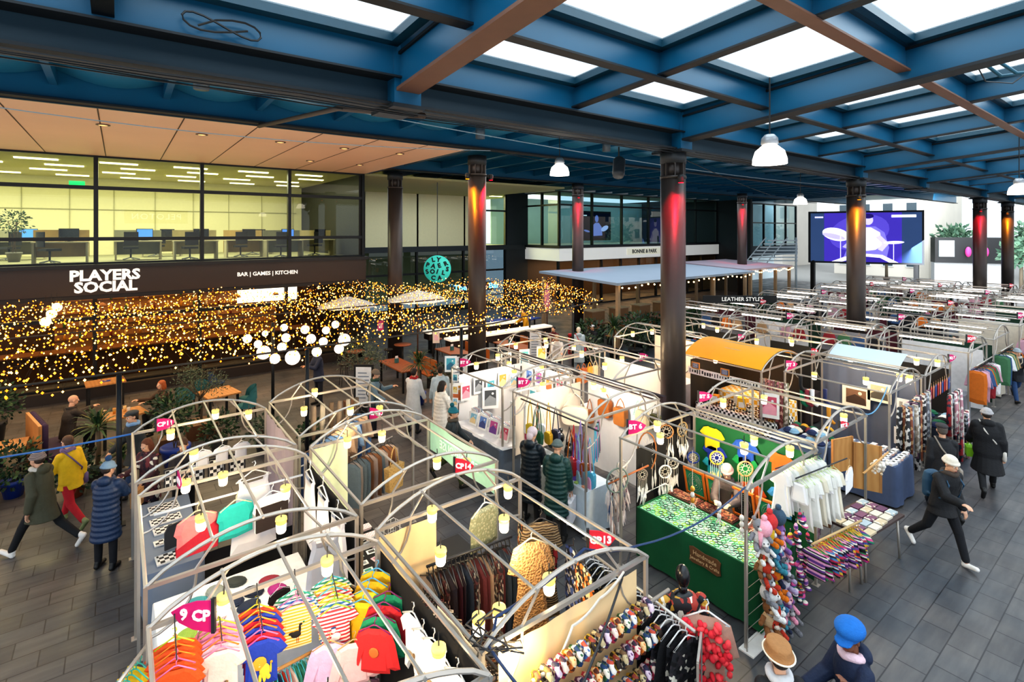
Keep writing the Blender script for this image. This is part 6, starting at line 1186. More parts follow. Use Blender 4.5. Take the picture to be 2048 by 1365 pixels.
# far double rows with bright tube lights
TB = glow('#fff6ea', 9); fabs = [('white', '#eceaea'), ('black', '#1b1b1f'), ('dark green', '#22402f'), ('grey', '#8a8a90'), ('cream', '#e0d6c4'), ('wine', '#5a2430')]
CARS = [(C_('#efecec'), 'white'), (C_('#1c1c22'), 'black'), (C_('#a5303a'), 'red'), (C_('#c8a078'), 'tan'), (C_('#3f5f8a'), 'blue'), (C_('#d8a8b8'), 'pink'), (C_('#e07a2a'), 'orange'), (C_('#4f7f5a'), 'green')]
tubem = None
for r, s, x, y in FAR:
    w = 'in %s far row, slot %s' % (ORD[r], ORD[s])
    for k in range(1+(r*3+s) % 2):
        if tubem is None: g = G(); g.tube([(0, -.75, 0), (0, .75, 0)], .022, TB, 8); tubem = g.mesh('light_tube'); g = G(); g.box(-.03, -.8, .03, .03, .8, .06, STEEL); g.box(-.035, -.8, -.035, .035, -.75, .06, STEEL); g.box(-.035, .75, -.035, .035, .8, .06, STEEL); tubeh = g.mesh('light_housing')
        t = thing('tube_light', 'glowing white tube light %s, %s side' % (w, ['front', 'back'][k]), 'light', (x+.6+.8*k+R(-.15, .15), y+1.07+R(-.15, .15), 2.24+R(-.03, .05)), R(-.05, .05), 'tube lights in the far stalls'); obj('light_tube', tubem, t); obj('light_housing', tubeh, t)
    fn, fc = fabs[(r*2+s*3) % 6]; front = r % 2 == 0
    tx0, tx1 = (x+.1, x+.75) if front else (x+1.3, x+1.95); bx = x+1.95 if front else x+.1
    backdrop((bx, y+2.1), (bx, y+.05), .1, 1.9, M(fc, rough=.85), '%s back cloth %s' % (fn, w), amp=.012, nu=24)
    tn, tcc = fabs[(r+s*2+3) % 6]; drape(tx0, y+.1, tx1, y+2.0, .85, M(tcc, rough=.85), '%s table cloth %s' % (tn, w))
    goods(9, tx0+.08, y+.2, tx1-.08, y+1.9, .853, [('#e8e4e0', 'white'), ('#c8402a', 'red'), ('#2f5f8a', 'blue'), ('#e0a030', 'amber'), ('#3a3a3e', 'dark'), ('#d88aa8', 'pink')], '%s item on the table ' + w + ', %s', 'goods', 'goods '+w, s=1.4)
    if s == 0:   # coat rails facing the wide aisle
        rail((x+.1, y-.15, 1.75), (x+1.9, y-.15, 1.75), 'clothes rail facing the wide aisle '+w)
        rail_garments((x+.15, y-.15, 1.75), (x+1.85, y-.15, 1.75), 13, CARS, ['long', 'sweater'], 'coat', 'coat', '%s coat on the aisle rail '+w+', %s', 'coats '+w, 1.05, .3, .035)
    else:
        for i in range(4): m, nm = CARS[(r+s+i*3) % 8]; garment('jumper', 'sweater', m, (bx+(-.1 if front else .1), y+.35+.48*i, 1.8), -PI/2, '%s jumper against the back cloth %s, %s' % (nm, w, ORD[i]), 'jumper', '#c9a06a', .85, 'jumpers '+w)
# cables across the stalls
def cable(pts, r, c, lab, name='cable', sag=.0):
    q = []
    for i in range(len(pts)-1):
        a, b = V(pts[i]), V(pts[i+1])
        for k in range(8): f = k/8; p = a.lerp(b, f); p.z -= sag*4*f*(1-f); q.append(p)
    q.append(V(pts[-1])); g = G(); g.tube([p-q[0] for p in q], r, M(c, rough=.5), 5); g.build(name, label=lab, cat='cable', loc=tuple(q[0]))
cable([(2.5, 2.6, 1.95), (2.4, 3.5, 2.12), (2.5, 3.52, 2.3), (3.6, 3.6, 2.42), (4.4, 3.6, 2.16)], .014, '#12305a', 'blue cable along the front of the crochet stall', sag=.04)
cable([(4.4, 3.6, 2.16), (6.6, 3.62, 2.12)], .012, '#173a63', 'blue cable strung from the crochet stall to the bangle stall', sag=.12)
cable([(4.3, 3.62, 2.12), (2.0, 2.6, 1.8)], .012, '#1c1d22', 'black cable sagging across the crochet stall corner', sag=.18)
cable([(.2, 10.8, 2.1), (-3.4, 12.6, 1.7), (-7, 13.4, 1.6)], .016, '#2f6fb8', 'blue rope from the earring stall towards the planters', sag=.06)
cable([(13.0, 4.0, 2.2), (11.0, 3.8, 2.15)], .012, '#5f9ac0', 'pale blue cable from the white-roofed stall to the notebook stall', sag=.25)
cable([(4.0, 3.45, 2.12), (3.7, 3.5, 1.95), (3.3, 3.45, 1.9), (3.05, 3.45, 1.62)], .012, '#d8d4cc', 'white cable hanging over the cream cloth panel', sag=.03)
for i in range(5): a = R(0, 6); g = G(); g.tube([(R(-.1, .1)+.14*math.cos(a+k*.7), R(-.1, .1)+.14*math.sin(a+k*.7), -.03*k*R(.5, 1)) for k in range(10)], .009, PLAST, 5); g.build('cable', label='tangled black cable at the corner lamps of the crochet stall, %s loop' % ORD[i], cat='cable', loc=(2.5, 3.55, 2.2))
for i in range(4): g = G(); g.tube([(.2*math.cos(a), .14*math.sin(a), .03*i) for a in [2*PI*k/18 for k in range(18)]], .016, M('#1f5fae', rough=.4), 6, closed=True); g.build('cable', label='coiled blue cable at the corner between the first two stalls, %s coil' % ORD[i], cat='cable', loc=(1.98, 3.15, 1.8+.03*i))
g = G(); g.box(-.1, -.02, 0, .1, .02, .16, M('#2a3a48')); g.build('junction_box', label='dark junction box on the inner stall post', cat='box', loc=(2.0, 5.0, 1.3))
# ------------------------------------------------------------------ terrace, signs, lamps, far end
def inpoly(x, y, P):
    r = False; j = len(P)-1
    for i in range(len(P)):
        if (P[i][1] > y) != (P[j][1] > y) and x < (P[j][0]-P[i][0])*(y-P[i][1])/(P[j][1]-P[i][1])+P[i][0]: r = not r
        j = i
    return r
NET = [(-10, 12.2), (8.6, 12.3), (14.6, 13.6), (17.2, 19.4), (9.2, 21.3), (8.3, 21.5), (-10, 21.5)]
netz = lambda x, y: 2.8+.045*(y-12.2)+.1*math.sin(x*1.3+y*.5)
g = G(); FLM = [glow('#ff9c30', 5), glow('#ffbe62', 8), glow('#ff8a1e', 3)]; wire = M('#2a2420', rough=.7)
rnd = random.Random(3); n = 0; x = -9.9
while x < 17.2:
    y = 12.2+rnd.uniform(0, .2); pts = []
    while y < 21.5:
        if inpoly(x, y, NET) and math.hypot(x-9.5, y-14.5) > .5 and math.hypot(x-9.44, y-20.8) > .5:
            px = x+rnd.uniform(-.08, .08); z = netz(px, y)+rnd.uniform(-.2, .16); r = rnd.choice([.012, .016, .021, .025]); pts.append((px, y, z+.03))
            o = (px, y, z); g.add([(o[0]+a*r, o[1]+b*r, o[2]+c*r*1.2) for a, b, c in ((1, 0, 0), (-1, 0, 0), (0, 1, 0), (0, -1, 0), (0, 0, 1), (0, 0, -1))], [(0, 2, 4), (2, 1, 4), (1, 3, 4), (3, 0, 4), (2, 0, 5), (1, 2, 5), (3, 1, 5), (0, 3, 5)], FLM[n % 3], True); n += 1
        elif len(pts) > 1: g.tube(pts, .003, wire, 3, cap=False); pts = []
        y += rnd.uniform(.13, .27)
    if len(pts) > 1: g.tube(pts, .003, wire, 3, cap=False)
    x += .155
g.build('fairy_lights', label='dense canopy of tiny warm fairy lights over the terrace', kind='stuff', cat='fairy lights')
DS = M('#24282d', rough=.45, metal=.4)
for i, (x, y) in enumerate(((.0, 12.2), (3.4, 12.2), (7.6, 12.4), (-2.6, 17), (3.6, 16.4), (9.0, 16.6), (13.4, 14.0), (15.4, 19.0))):
    t = thing('terrace_post', 'dark steel canopy post %s' % ['behind the earring stall', 'by the teal chairs', 'beside the yucca pots', 'by the purple booth', 'next to the timber steps', 'among the long tables', 'behind the print stall tables', 'near the table tennis table'][i], 'post', (x, y, 0)); g = G(); g.tube([(0, 0, 0), (0, 0, 2.82)], .045, DS, 8); g.build('pole', t); g = G(); g.box(-.1, -.1, 0, .1, .1, .015, DS); g.build('base_plate', t)
for i, (a, b) in enumerate((((-9, 12.2, 2.84), (8.6, 12.3, 2.84)), ((8.6, 12.3, 2.84), (14.6, 13.6, 2.9)), ((-9, 16.6, 3.0), (15.5, 16.6, 3.05)))):
    g = G(); g.tube([V((0, 0, 0)), V(b)-V(a)], .022, M('#4a4642', metal=.5), 6); g.build('canopy_wire', label='%s straining bar of the fairy light canopy' % ['near', 'slanting', 'middle'][i], cat='bar', loc=a)
LN = glow('#ffeeda', 1.5)
for i, (x, y, z, r) in enumerate(((2.62, 14.7, 2.75, .11), (2.9, 14.2, 2.45, .17), (3.2, 14.35, 2.22, .13), (3.62, 14.3, 2.2, .19), (3.6, 14.9, 2.62, .12), (3.62, 15.2, 2.85, .1), (4.25, 14.35, 2.25, .13), (4.2, 14.7, 2.55, .13), (4.15, 15.1, 2.75, .12), (4.5, 14.6, 2.45, .12), (4.7, 15.0, 2.68, .11), (5.0, 15.1, 2.8, .11), (5.05, 14.5, 2.45, .17), (4.85, 14.35, 2.25, .13), (3.1, 15.0, 2.78, .08), (2.85, 14.6, 2.6, .1), (3.45, 14.7, 2.42, .12))):
    t = thing('paper_lantern', 'white paper globe lantern hanging by the bar door, %s in the cluster' % ORD[i], 'lantern', (x, y, z), 0, 'white paper globe lanterns'); g = G(); k = 12
    g.lathe([(r*math.sin(PI*j/k)*(1 if j % 2 else .97), -r*math.cos(PI*j/k)) for j in range(k+1)], LN, 16); g.build('globe', t); g = G(); g.tube([(0, 0, r), (0, 0, 3.0-z)], .004, wire, 4); g.build('cord', t)
WG2 = glow('#ffcf8a', 5)
for i, (x, y, z) in enumerate(((-1.45, 20.1, 3.28), (-1.55, 19.9, 3.12), (-1.65, 19.6, 2.95), (-5, 21, 2.9))):
    t = thing('globe_lamp', 'warm glass globe lamp over the bar terrace, %s' % ORD[i], 'lamp', (x, y, z), 0, 'glass globe lamps'); g = G(); g.ball((0, 0, 0), .13, WG2, 14, 10); g.build('globe', t); g = G(); g.tube([(0, 0, .12), (0, 0, 3.4-z+.3)], .008, wire, 5); g.build('cord', t)
# planting
LEAF = [M('#23402a', rough=.6, var=.4, sc=3), M('#34552f', rough=.6, var=.4, sc=3), M('#1b3324', rough=.6, var=.4, sc=3)]; OLV = [M('#4f5f4c', rough=.7, var=.3, sc=3), M('#62705a', rough=.7, var=.3, sc=3), M('#3c4a3c', rough=.7, var=.3, sc=3)]
POT = {'blue': '#1d3f9a', 'terra': '#8a4a2f', 'grey': '#6d6a66', 'wood': '#6a4a34', 'dark': '#26272a'}
def leaves(g, n, c, r, ms, l, w, shell=.55):
    for i in range(n):
        d = V((random.gauss(0, 1), random.gauss(0, 1), random.gauss(0, 1))).normalized(); k = R(shell, 1); p = V((c[0]+d.x*r[0]*k, c[1]+d.y*r[1]*k, c[2]+d.z*r[2]*k))
        a = (d+V((R(-1, 1), R(-1, 1), R(-.6, .8)))).normalized(); b = a.cross(V((R(-1, 1), R(-1, 1), R(-1, 1)))).normalized(); q = l*R(.7, 1.3)
        g.add([p, p+a*q*.5+b*w, p+a*q, p+a*q*.5-b*w], [(0, 1, 2, 3)], ms[i % len(ms)])
def pot(t, kind, r, h):
    g = G(); m = M(POT[kind], rough=.45)
    if kind == 'wood': g.hexa([(-r, -r, 0), (r, -r, 0), (r, r, 0), (-r, r, 0), (-r*1.05, -r*1.05, h), (r*1.05, -r*1.05, h), (r*1.05, r*1.05, h), (-r*1.05, r*1.05, h)], m)
    else: g.lathe([(r*.7, 0), (r*.95, h*.8), (r*1.05, h*.85), (r*1.05, h), (r*.85, h), (.001, h-.05)], m, 16)
    g.build('pot', t)
def bush(lab, x, y, h, r, kind='terra', ms=LEAF, n=420, l=.11, w=.03, pr=.22, ph=.35, z0=0):
    t = thing('potted_shrub', lab, 'plant', (x, y, z0)); pot(t, kind, pr, ph); g = G(); leaves(g, n, (0, 0, h-r), (r*1.15, r*1.15, r), ms, l, w, .35); g.build('foliage', t)
    g = G(); [g.tube([(R(-.05, .05), R(-.05, .05), ph-.05), (R(-.1, .1), R(-.1, .1), (h+ph)/2-r*.3), (R(-r, r)*.5, R(-r, r)*.5, h-r)], .012, M('#4a3a2a'), 5) for _ in range(4)]; g.build('stem', t)
def yucca(lab, x, y, h, kind='blue', n=70, l=.6):
    t = thing('potted_yucca', lab, 'plant', (x, y, 0)); pot(t, kind, .24, .38); g = G(); g.tube([(0, 0, .3), (.03, 0, h*.6), (0, .02, h-.1)], [.05, .04, .035], M('#6a5a44', bump=.5), 7); g.build('trunk', t); g = G()
    for i in range(n):
        a = R(0, 2*PI); e = R(-.35, 1.4); d = V((math.cos(a)*math.cos(e), math.sin(a)*math.cos(e), math.sin(e))); s = V((-math.sin(a), math.cos(a), 0)); p = V((0, 0, h-.1+R(-.1, .05))); q = l*R(.7, 1.1); m = LEAF[i % 2] if i % 9 else M('#7a7a3a')
        v = [p+s*.012, p-s*.012, p+d*q*.5-s*.022, p+d*q*.5+s*.022, p+d*q*.85-V((0, 0, q*.12))-s*.014, p+d*q*.85-V((0, 0, q*.12))+s*.014, p+d*q-V((0, 0, q*.25))]
        g.add(v, [(0, 1, 2, 3), (3, 2, 4, 5), (5, 4, 6)], m)
    g.build('leaf_crown', t)
def tree(lab, x, y, h, r, ms=OLV, n=1500, kind='wood', l=.075, w=.012, z0=0, tr=.035, name='olive_tree'):
    t = thing(name, lab, 'tree', (x, y, z0)); pot(t, kind, .35, .4); g = G(); bk = M('#5d5446', rough=.9, bump=.5); c = V((0, 0, h-r*.9))
    g.tube([(0, 0, .3), (.04, .02, (h-r)*.5+.15), (0, 0, h-r*1.5)], [tr, tr*.8, tr*.7], bk, 8)
    for i in range(9): a = 2*PI*i/9; g.tube([(0, 0, h-r*1.5), (r*.35*math.cos(a), r*.35*math.sin(a), h-r*1.1), (r*.8*math.cos(a), r*.8*math.sin(a), h-r*.8+R(-.2, .3)*r)], [tr*.5, tr*.35, .006], bk, 5)
    g.build('trunk', t); g = G()
    for k in range(14): d = V((R(-1, 1), R(-1, 1), R(-.6, .9))).normalized()*R(.3, .75)*r; leaves(g, n//14, c+d, (r*.5, r*.5, r*.4), ms, l, w, .1)
    g.build('crown', t)
tree('silvery olive tree in a planter beside the bar entrance', 5.75, 15.2, 2.55, .85)
tree('grey green olive tree in a timber planter by the diners', 1.75, 16.2, 2.05, .7, n=1300)
yucca('spiky yucca in front of the seated diners', -.38, 14.7, 1.3, 'grey', 80); yucca('low yucca in a pot below the diners table', .05, 14.2, .75, 'grey', 50, .45)
yucca('yucca in a blue pot beside the benches', 7.6, 15.0, 1.45, 'blue', 80); bush('wispy shrub in a second blue pot', 8.25, 14.6, 1.3, .35, 'blue', OLV, 300)
for a in (('rounded shrub on a tall planter by the canopy post', -2.5, 17.7, 1.85, .55, 'dark', LEAF, 700, .1, .03, .3, .9), ('glossy dark shrub at the edge of the booth', -1.75, 14.85, 1.15, .48, 'blue', LEAF, 520), ('leafy shrub in a terracotta trough near the yellow jacket', -.75, 14.1, .95, .42, 'terra', LEAF, 520), ('low shrub at the outermost planter', -2.3, 14.4, .8, .4, 'blue', LEAF, 420), ('tall shrub in a large blue pot behind the earring stall', 1.05, 14.4, 1.6, .42, 'blue', LEAF, 520, .11, .03, .3, .5), ('shrub glowing by the timber planter', 1.0, 15.6, 1.5, .4, 'wood', LEAF, 420), ('fern-like shrub behind the earring stall', 2.0, 14.8, 1.0, .42, 'grey', LEAF, 460), ('pale green shrub beside the stall corner', 2.9, 14.2, .85, .35, 'grey', OLV, 380), ('small dark shrub beneath the globe lanterns', 3.9, 13.6, .7, .3, 'dark', LEAF, 300)): bush(*a)
for i in range(12):
    x = 15.6+1.15*i; y = 15.0+.9*math.sin(i*2.1)+(.6 if i < 4 else 0); bush('%s planter shrub along the awning, %s from the tables' % (['grey-leaved', 'broad-leaved', 'arching'][i % 3], ORD[i]), x, y, 1.25+.35*(i % 3), .62, 'dark', [OLV, LEAF, LEAF][i % 3], 420, .2, .04, .3, .4)
yucca('spreading palm-like plant at the awning corner', 17.2, 15.4, 1.4, 'dark', 90, .9)
# furniture
TIM = M('#c08a52', rough=.5, pat='wood', c2='#b27b44', sc=3); DKW = M('#5a3a26', rough=.6, var=.2)
def table(lab, x, y, lx, ly, rz=0, m=TIM, h=.75, name='dining_table'):
    t = thing(name, lab, 'table', (x, y, 0), rz); g = G(); g.box(-lx/2, -ly/2, h-.04, lx/2, ly/2, h, m); g.build('tabletop', t)
    for sx in (-1, 1):
        for sy in (-1, 1): g = G(); g.box(sx*(lx/2-.08)-.03, sy*(ly/2-.08)-.03, 0, sx*(lx/2-.08)+.03, sy*(ly/2-.08)+.03, h-.04, BLACK); g.build('leg', t)
    return t
table('pale timber table between the two seated diners', .05, 16.95, 1.0, .75, .25); table('timber table with a blue menu near the bar front', -.35, 20.9, 1.0, .8, .1); table('timber table beside the planter olive tree', 2.35, 17.5, .9, 1.0, .2); table('timber booth table behind the canopy post', -2.0, 15.9, .7, .9); table('timber table at the outer corner of the terrace', -3.2, 15.6, .8, .9)
g = G(); g.box(-.13, -.1, 0, .13, .1, .01, M('#27479a')); g.box(-.03, -.03, .01, .03, .03, .012, M('#d8b04a')); g.build('menu_card', label='blue menu card lying on the timber table near the bar', cat='menu', loc=(-.35, 20.9, .752))
for i, (x, y, c) in enumerate(((-.1, 17.05, '#d8a04a'), (.12, 17.1, '#e8c88a'), (.2, 16.9, '#d8d0c4'))): g = G(); g.lathe([(.03, 0), (.04, .14), (.036, .14), (.027, .01)], M(c, rough=.15), 12); g.build('drinking_glass', label='%s of drink on the diners table' % ['amber glass', 'pale glass', 'clear glass'][i], cat='glass', loc=(x, y, .752))
PUR = M('#3a2748', rough=.8, var=.2)
for i, (x, y, rz) in enumerate(((-1.25, 16.25, .25), (-2.5, 16.5, .25))):
    t = thing('booth_seat', 'purple upholstered booth seat %s' % ['behind the bearded diner', 'facing away by the canopy post'][i], 'bench', (x, y, 0), rz); g = G(); g.box(-.2, -.7, .3, .3, .7, .44, PUR); g.build('seat', t); g = G()
    for k in range(10): g.lathe([(.075, .4), (.075, 1.15), (.02, 1.2)], PUR, 8, Matrix.Translation((-.25, -.63+.14*k, 0)))
    g.build('backrest', t); g = G(); g.box(-.36, -.72, 0, -.3, .72, 1.18, TIM); g.box(-.25, -.7, 0, .25, .7, .3, DKW); g.build('base_panel', t)
TEAL = M('#2f6f78', rough=.75, var=.15)
def tub(lab, x, y, rz, m=TEAL):
    t = thing('tub_chair', lab, 'chair', (x, y, 0), rz); g = G(); g.lathe([(.2, .4), (.24, .42), (.24, .48), (.0, .5)], m, 16); g.build('seat', t)
    g = G(); g.grid(lambda u, v: ((.27-.02*v)*math.cos(PI+(u-.5)*3.4), (.27-.02*v)*math.sin(PI+(u-.5)*3.4), .42+v*.42*math.sin(PI*u)**.4), 16, 5, m); g.grid(lambda u, v: ((.24-.02*v)*math.cos(PI+(u-.5)*3.4), (.24-.02*v)*math.sin(PI+(u-.5)*3.4), .42+v*.42*math.sin(PI*u)**.4), 16, 5, m); g.build('backrest', t)
    for sx in (-1, 1):
        for sy in (-1, 1): g = G(); g.tube([(sx*.15, sy*.15, .42), (sx*.2, sy*.2, 0)], .014, BLACK, 5); g.build('leg', t)
for a in (('teal tub chair beside the planter table', 3.1, 17.4, PI), ('teal tub chair nearest the barrier', 2.95, 16.7, 2.6), ('teal tub chair behind the olive tree', 2.1, 18.8, -1.2), ('navy tub chair by the timber steps', 2.6, 19.8, 0, M('#27406a')), ('teal tub chair at the far table edge', 1.6, 18.5, 1)): tub(*a)
LWT = M('#efe2cf', rough=.4, emit=.55)  # emission gives the white wood tops their lit look
for i, y in enumerate((19.05, 21.0)):
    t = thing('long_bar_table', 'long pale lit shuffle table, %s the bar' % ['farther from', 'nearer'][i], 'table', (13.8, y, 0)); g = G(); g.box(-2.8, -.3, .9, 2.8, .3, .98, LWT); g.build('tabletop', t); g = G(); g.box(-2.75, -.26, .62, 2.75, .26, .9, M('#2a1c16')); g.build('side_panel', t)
    for x in (-2.5, -.9, .9, 2.5): g = G(); g.box(x-.06, -.22, 0, x+.06, .22, .62, BLACK); g.build('leg', t)
    for k in range(8): g = G(); g.cbox((-2.4+.68*k, -.265, .68), (.06, .01, .05), glow('#ffb070', 4)); g.build('table_lamp_dot', t)
def bench(lab, x, y, rz, l=1.8, back=True):
    t = thing('wooden_bench', lab, 'bench', (x, y, 0), rz); g = G(); g.box(-.18, -l/2, .42, .18, l/2, .46, M('#a5622f', rough=.5)); g.build('seat', t)
    if back:
        for k in range(int(l/.45)): g = G(); g.box(-.2, -l/2+.45*k+.02, .5, -.16, -l/2+.45*k+.43, .92, M('#a5622f', rough=.5)); g.build('back_panel', t)
    for sy in (-1, 1): g = G(); g.box(-.15, sy*(l/2-.1)-.03, 0, .15, sy*(l/2-.1)+.03, .42, BLACK); g.build('leg', t)
RW = M('#8f5230', rough=.5, pat='wood', c2='#84492a', sc=3)
for i, (x, y) in enumerate(((8.0, 17.2), (10.6, 17.7), (13.2, 17.3))):
    table('red-brown timber table, %s along the terrace rail' % ORD[i], x, y, .8, 2.0, 0, RW); bench('orange-brown bench on the market side of table %s' % ORD[i], x+.75, y-.1, PI); 
    g = G(); g.box(-.06, -.05, 0, .06, .05, .16, M('#2f6a70')); g.box(-.05, -.015, .1, .05, .015, .24, M('#e8e8ec')); g.build('menu_holder', label='teal menu holder on timber table, %s along' % ORD[i], cat='menu holder', loc=(x, y+.3, .752))
for i, (x, y) in enumerate(((6.9, 17.9), (7.4, 18.6), (8.6, 19.6), (9.3, 18.4), (6.4, 18.4), (11.2, 20.2))):
    t = thing('bar_stool', 'slim black bar stool near the corner column, %s' % ORD[i], 'stool', (x, y, 0)); g = G(); g.lathe([(.17, .74), (.18, .76), (.17, .79), (0, .8)], RW if i % 2 else M('#2a2422'), 14); g.build('seat', t)
    for k in range(4): a = PI/4+k*PI/2; g = G(); g.tube([(.1*math.cos(a), .1*math.sin(a), .75), (.19*math.cos(a), .19*math.sin(a), 0)], .012, BLACK, 5); g.build('leg', t)
for i, (x, y) in enumerate(((7.0, 18.9), (8.9, 18.9))): t = thing('high_table', 'round high table by the corner column, %s' % ORD[i], 'table', (x, y, 0)); g = G(); g.lathe([(.33, 1.03), (.34, 1.06), (0, 1.065)], RW, 20); g.build('tabletop', t); g = G(); g.lathe([(.03, 0), (.03, 1.03)], BLACK, 8); g.build('leg', t); g = G(); g.lathe([(.25, 0), (.22, .02), (0, .03)], BLACK, 14); g.build('base', t)
t = thing('table_tennis_table', 'blue table tennis table under the fairy lights', 'table', (17.0, 22.3, 0), .2); g = G(); g.box(-1.37, -.76, .72, 1.37, .76, .76, M('#1f3f9a')); g.box(-1.37, -.01, .76, 1.37, .01, .763, M('#efefef')); g.build('tabletop', t); g = G(); g.box(-.01, -.85, .76, .01, .85, .91, M('#20242a')); g.build('net', t)
for sx in (-1, 1):
    for sy in (-1, 1): g = G(); g.box(sx*1.0-.03, sy*.6-.03, 0, sx*1.0+.03, sy*.6+.03, .72, BLACK); g.build('leg', t)
for i, (x, y, c, h, r, op) in enumerate(((17.0, 19.6, '#d88a9a', 2.9, .16, 0), (9.9, 19.6, '#cfd6da', 3.0, 1.3, 1), (7.3, 20.6, '#cfd6da', 2.85, 1.2, 1))):
    t = thing('parasol', '%s' % ['closed pink parasol beyond the fairy lights', 'open pale parasol beside the corner column', 'open pale parasol in front of the corner glazing'][i], 'parasol', (x, y, 0)); g = G(); g.tube([(0, 0, 0), (0, 0, h)], .03, DKW, 8); g.build('pole', t); g = G(); m = M(c, rough=.8)
    g.lathe([(r, h-.35), (r*.5, h-.12), (.02, h+.05)] if op else [(.05, h-1.4), (r, h-1.1), (r*.9, h-.5), (.02, h+.05)], m, 8, smooth=False); g.build('canopy', t)
for i, (x, y, rz) in enumerate(((5.5, 14.2, -.7), (12.6, 15.2, -.6), (8.3, 13.6, -.6))): t = thing('notice_stand', 'dark stand holding a white menu sheet, %s' % ['by the denim stall', 'behind the leather boards', 'behind the art prints'][i], 'sign stand', (x, y, 0), rz); g = G(); g.box(-.28, -.02, .0, .28, .02, 1.75, BLACK); g.build('board', t); g = G(); g.box(-.22, -.03, .65, .22, -.02, 1.68, M('#dfe6ee')); [g.box(-.16, -.033, .8+.1*k, .16*R(.3, 1), -.03, .83+.1*k, M('#7a8aa0')) for k in range(8)]; g.build('menu_sheet', t)
g = G(); g.box(-.15, -.1, 0, .15, .1, .9, M('#c8202c', rough=.4)); g.box(-.08, -.105, .55, .08, -.1, .8, M('#2a1214')); g.build('dispenser', label='bright red upright dispenser among the planters', cat='dispenser', loc=(16.2, 17.0, 0), rz=-.6)
for i, (x, y) in enumerate(((8.4, 19.9), (9.05, 16.48))): g = G(); g.box(-.12, -.01, -.2, .12, .01, .2, M(['#e0488a', '#e8e4dc'][i])); g.box(-.07, -.013, -.1, .07, -.01, .1, M('#f4d0e0')); g.build('poster', label=['small pink poster fixed under the corner column lights', 'small white notice on the post among the long tables'][i], cat='poster', loc=(x, y, 1.7), rz=-.4)
# bar: counter, shelf and bottles
t = thing('bar_counter', 'long dark bar counter behind the shopfront glass', 'counter', (2, 25.2, 0)); g = G(); g.box(-6, -.35, 0, 5, .35, 1.05, M('#3a2418', rough=.5)); g.build('counter_front', t); g = G(); g.box(-6.1, -.45, 1.05, 5.1, .45, 1.1, M('#7a5232', rough=.3)); g.build('counter_top', t)
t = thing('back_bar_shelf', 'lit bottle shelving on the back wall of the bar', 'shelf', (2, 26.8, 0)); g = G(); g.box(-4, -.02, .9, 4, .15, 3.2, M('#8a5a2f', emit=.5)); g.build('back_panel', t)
for k in range(4): g = G(); g.box(-4, -.3, 1.2+.5*k, 4, -.02, 1.24+.5*k, M('#4a2f1c')); g.build('shelf_board', t)
for i in range(64): c = ['#c8862a', '#3f6a3a', '#d8d0b8', '#7a2f1f', '#e8c878'][i % 5]; g = G(); g.lathe([(.045, 0), (.045, .18), (.018, .24), (.018, .31)], M(c, rough=.15), 8); g.build('bottle', label='%s bottle on the bar shelf, %s board' % (['amber', 'green', 'clear', 'red', 'gold'][i % 5], ORD[i//16]), cat='bottle', group='bottles on the back bar', loc=(-1.7+.48*(i % 16), 26.62, 1.245+.5*(i//16)))
g = G(); g.box(-1.2, -.05, -.3, 1.2, .05, .3, glow('#e8f4ff', 3)); g.build('menu_screen', label='bright white menu screen over the bar counter', cat='screen', loc=(5.2, 24.6, 2.75))
for i in range(9): t = thing('pendant_lamp', 'small warm pendant over the bar counter, %s along' % ORD[i], 'lamp', (-5+1.5*i, 24.6, 2.7), 0, 'bar pendants'); g = G(); g.lathe([(.16, 0), (.1, .1), (.02, .16)], M('#8a5a2a'), 12); g.build('lamp_shade', t); g = G(); g.ball((0, 0, .02), .06, glow('#ffcf8a', 12), 8, 6); g.build('bulb', t); g = G(); g.tube([(0, 0, .15), (0, 0, 1.0)], .006, wire, 4); g.build('cord', t)
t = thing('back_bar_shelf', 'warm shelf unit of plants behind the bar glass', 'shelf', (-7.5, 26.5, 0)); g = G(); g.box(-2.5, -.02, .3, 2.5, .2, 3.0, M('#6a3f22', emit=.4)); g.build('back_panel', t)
# teal round sign with jumbled letters
sg = thing('round_shop_sign', 'turquoise round sign with scattered black letters hung in the corner', 'sign', (12.7, 23.0, 3.62), -.6); g = G(); g.lathe([(.001, -.03), (.68, -.03), (.68, .03), (.001, .03)], M('#3fc0b0', rough=.5, emit=.45), 36, Matrix.Rotation(PI/2, 4, 'X')); g.build('disc', sg); tk = M('#0f1c20')
for ch, x, z, r in (('L', -.2, .45, -.2), ('Y', .06, .46, .15), ('R', .42, .26, -.4), ('P', -.48, .2, .3), ('A', -.2, .14, .2), ('E', .1, .16, -.3), ('S', .5, -.02, .1), ('S', -.5, -.14, -.3), ('O', -.24, -.14, 0), ('I', .0, -.14, .3), ('L', .3, -.2, .2), ('C', -.2, -.45, .2), ('A', .12, -.46, -.1)): letter(ch, .3, tk, sg, (x, -.04, z), (PI/2, r, 0), bold=.016)
g = G(); g.tube([(0, 0, .68), (0, 0, 4.6)], .02, BLACK, 5); g.build('hanging_rod', sg)
sg = thing('neon_sign', 'blue neon script over the corner doorway', 'sign', (20.1, 30.7, 1.6), 0); letter('The Wine Bar', .55, glow('#4fb8ff', 7), sg, (0, -.05, 0), sx=1.2)
g = G(); g.box(-1.4, 0, -.3, 1.4, .03, .3, M('#10161c')); g.build('sign_board', sg)
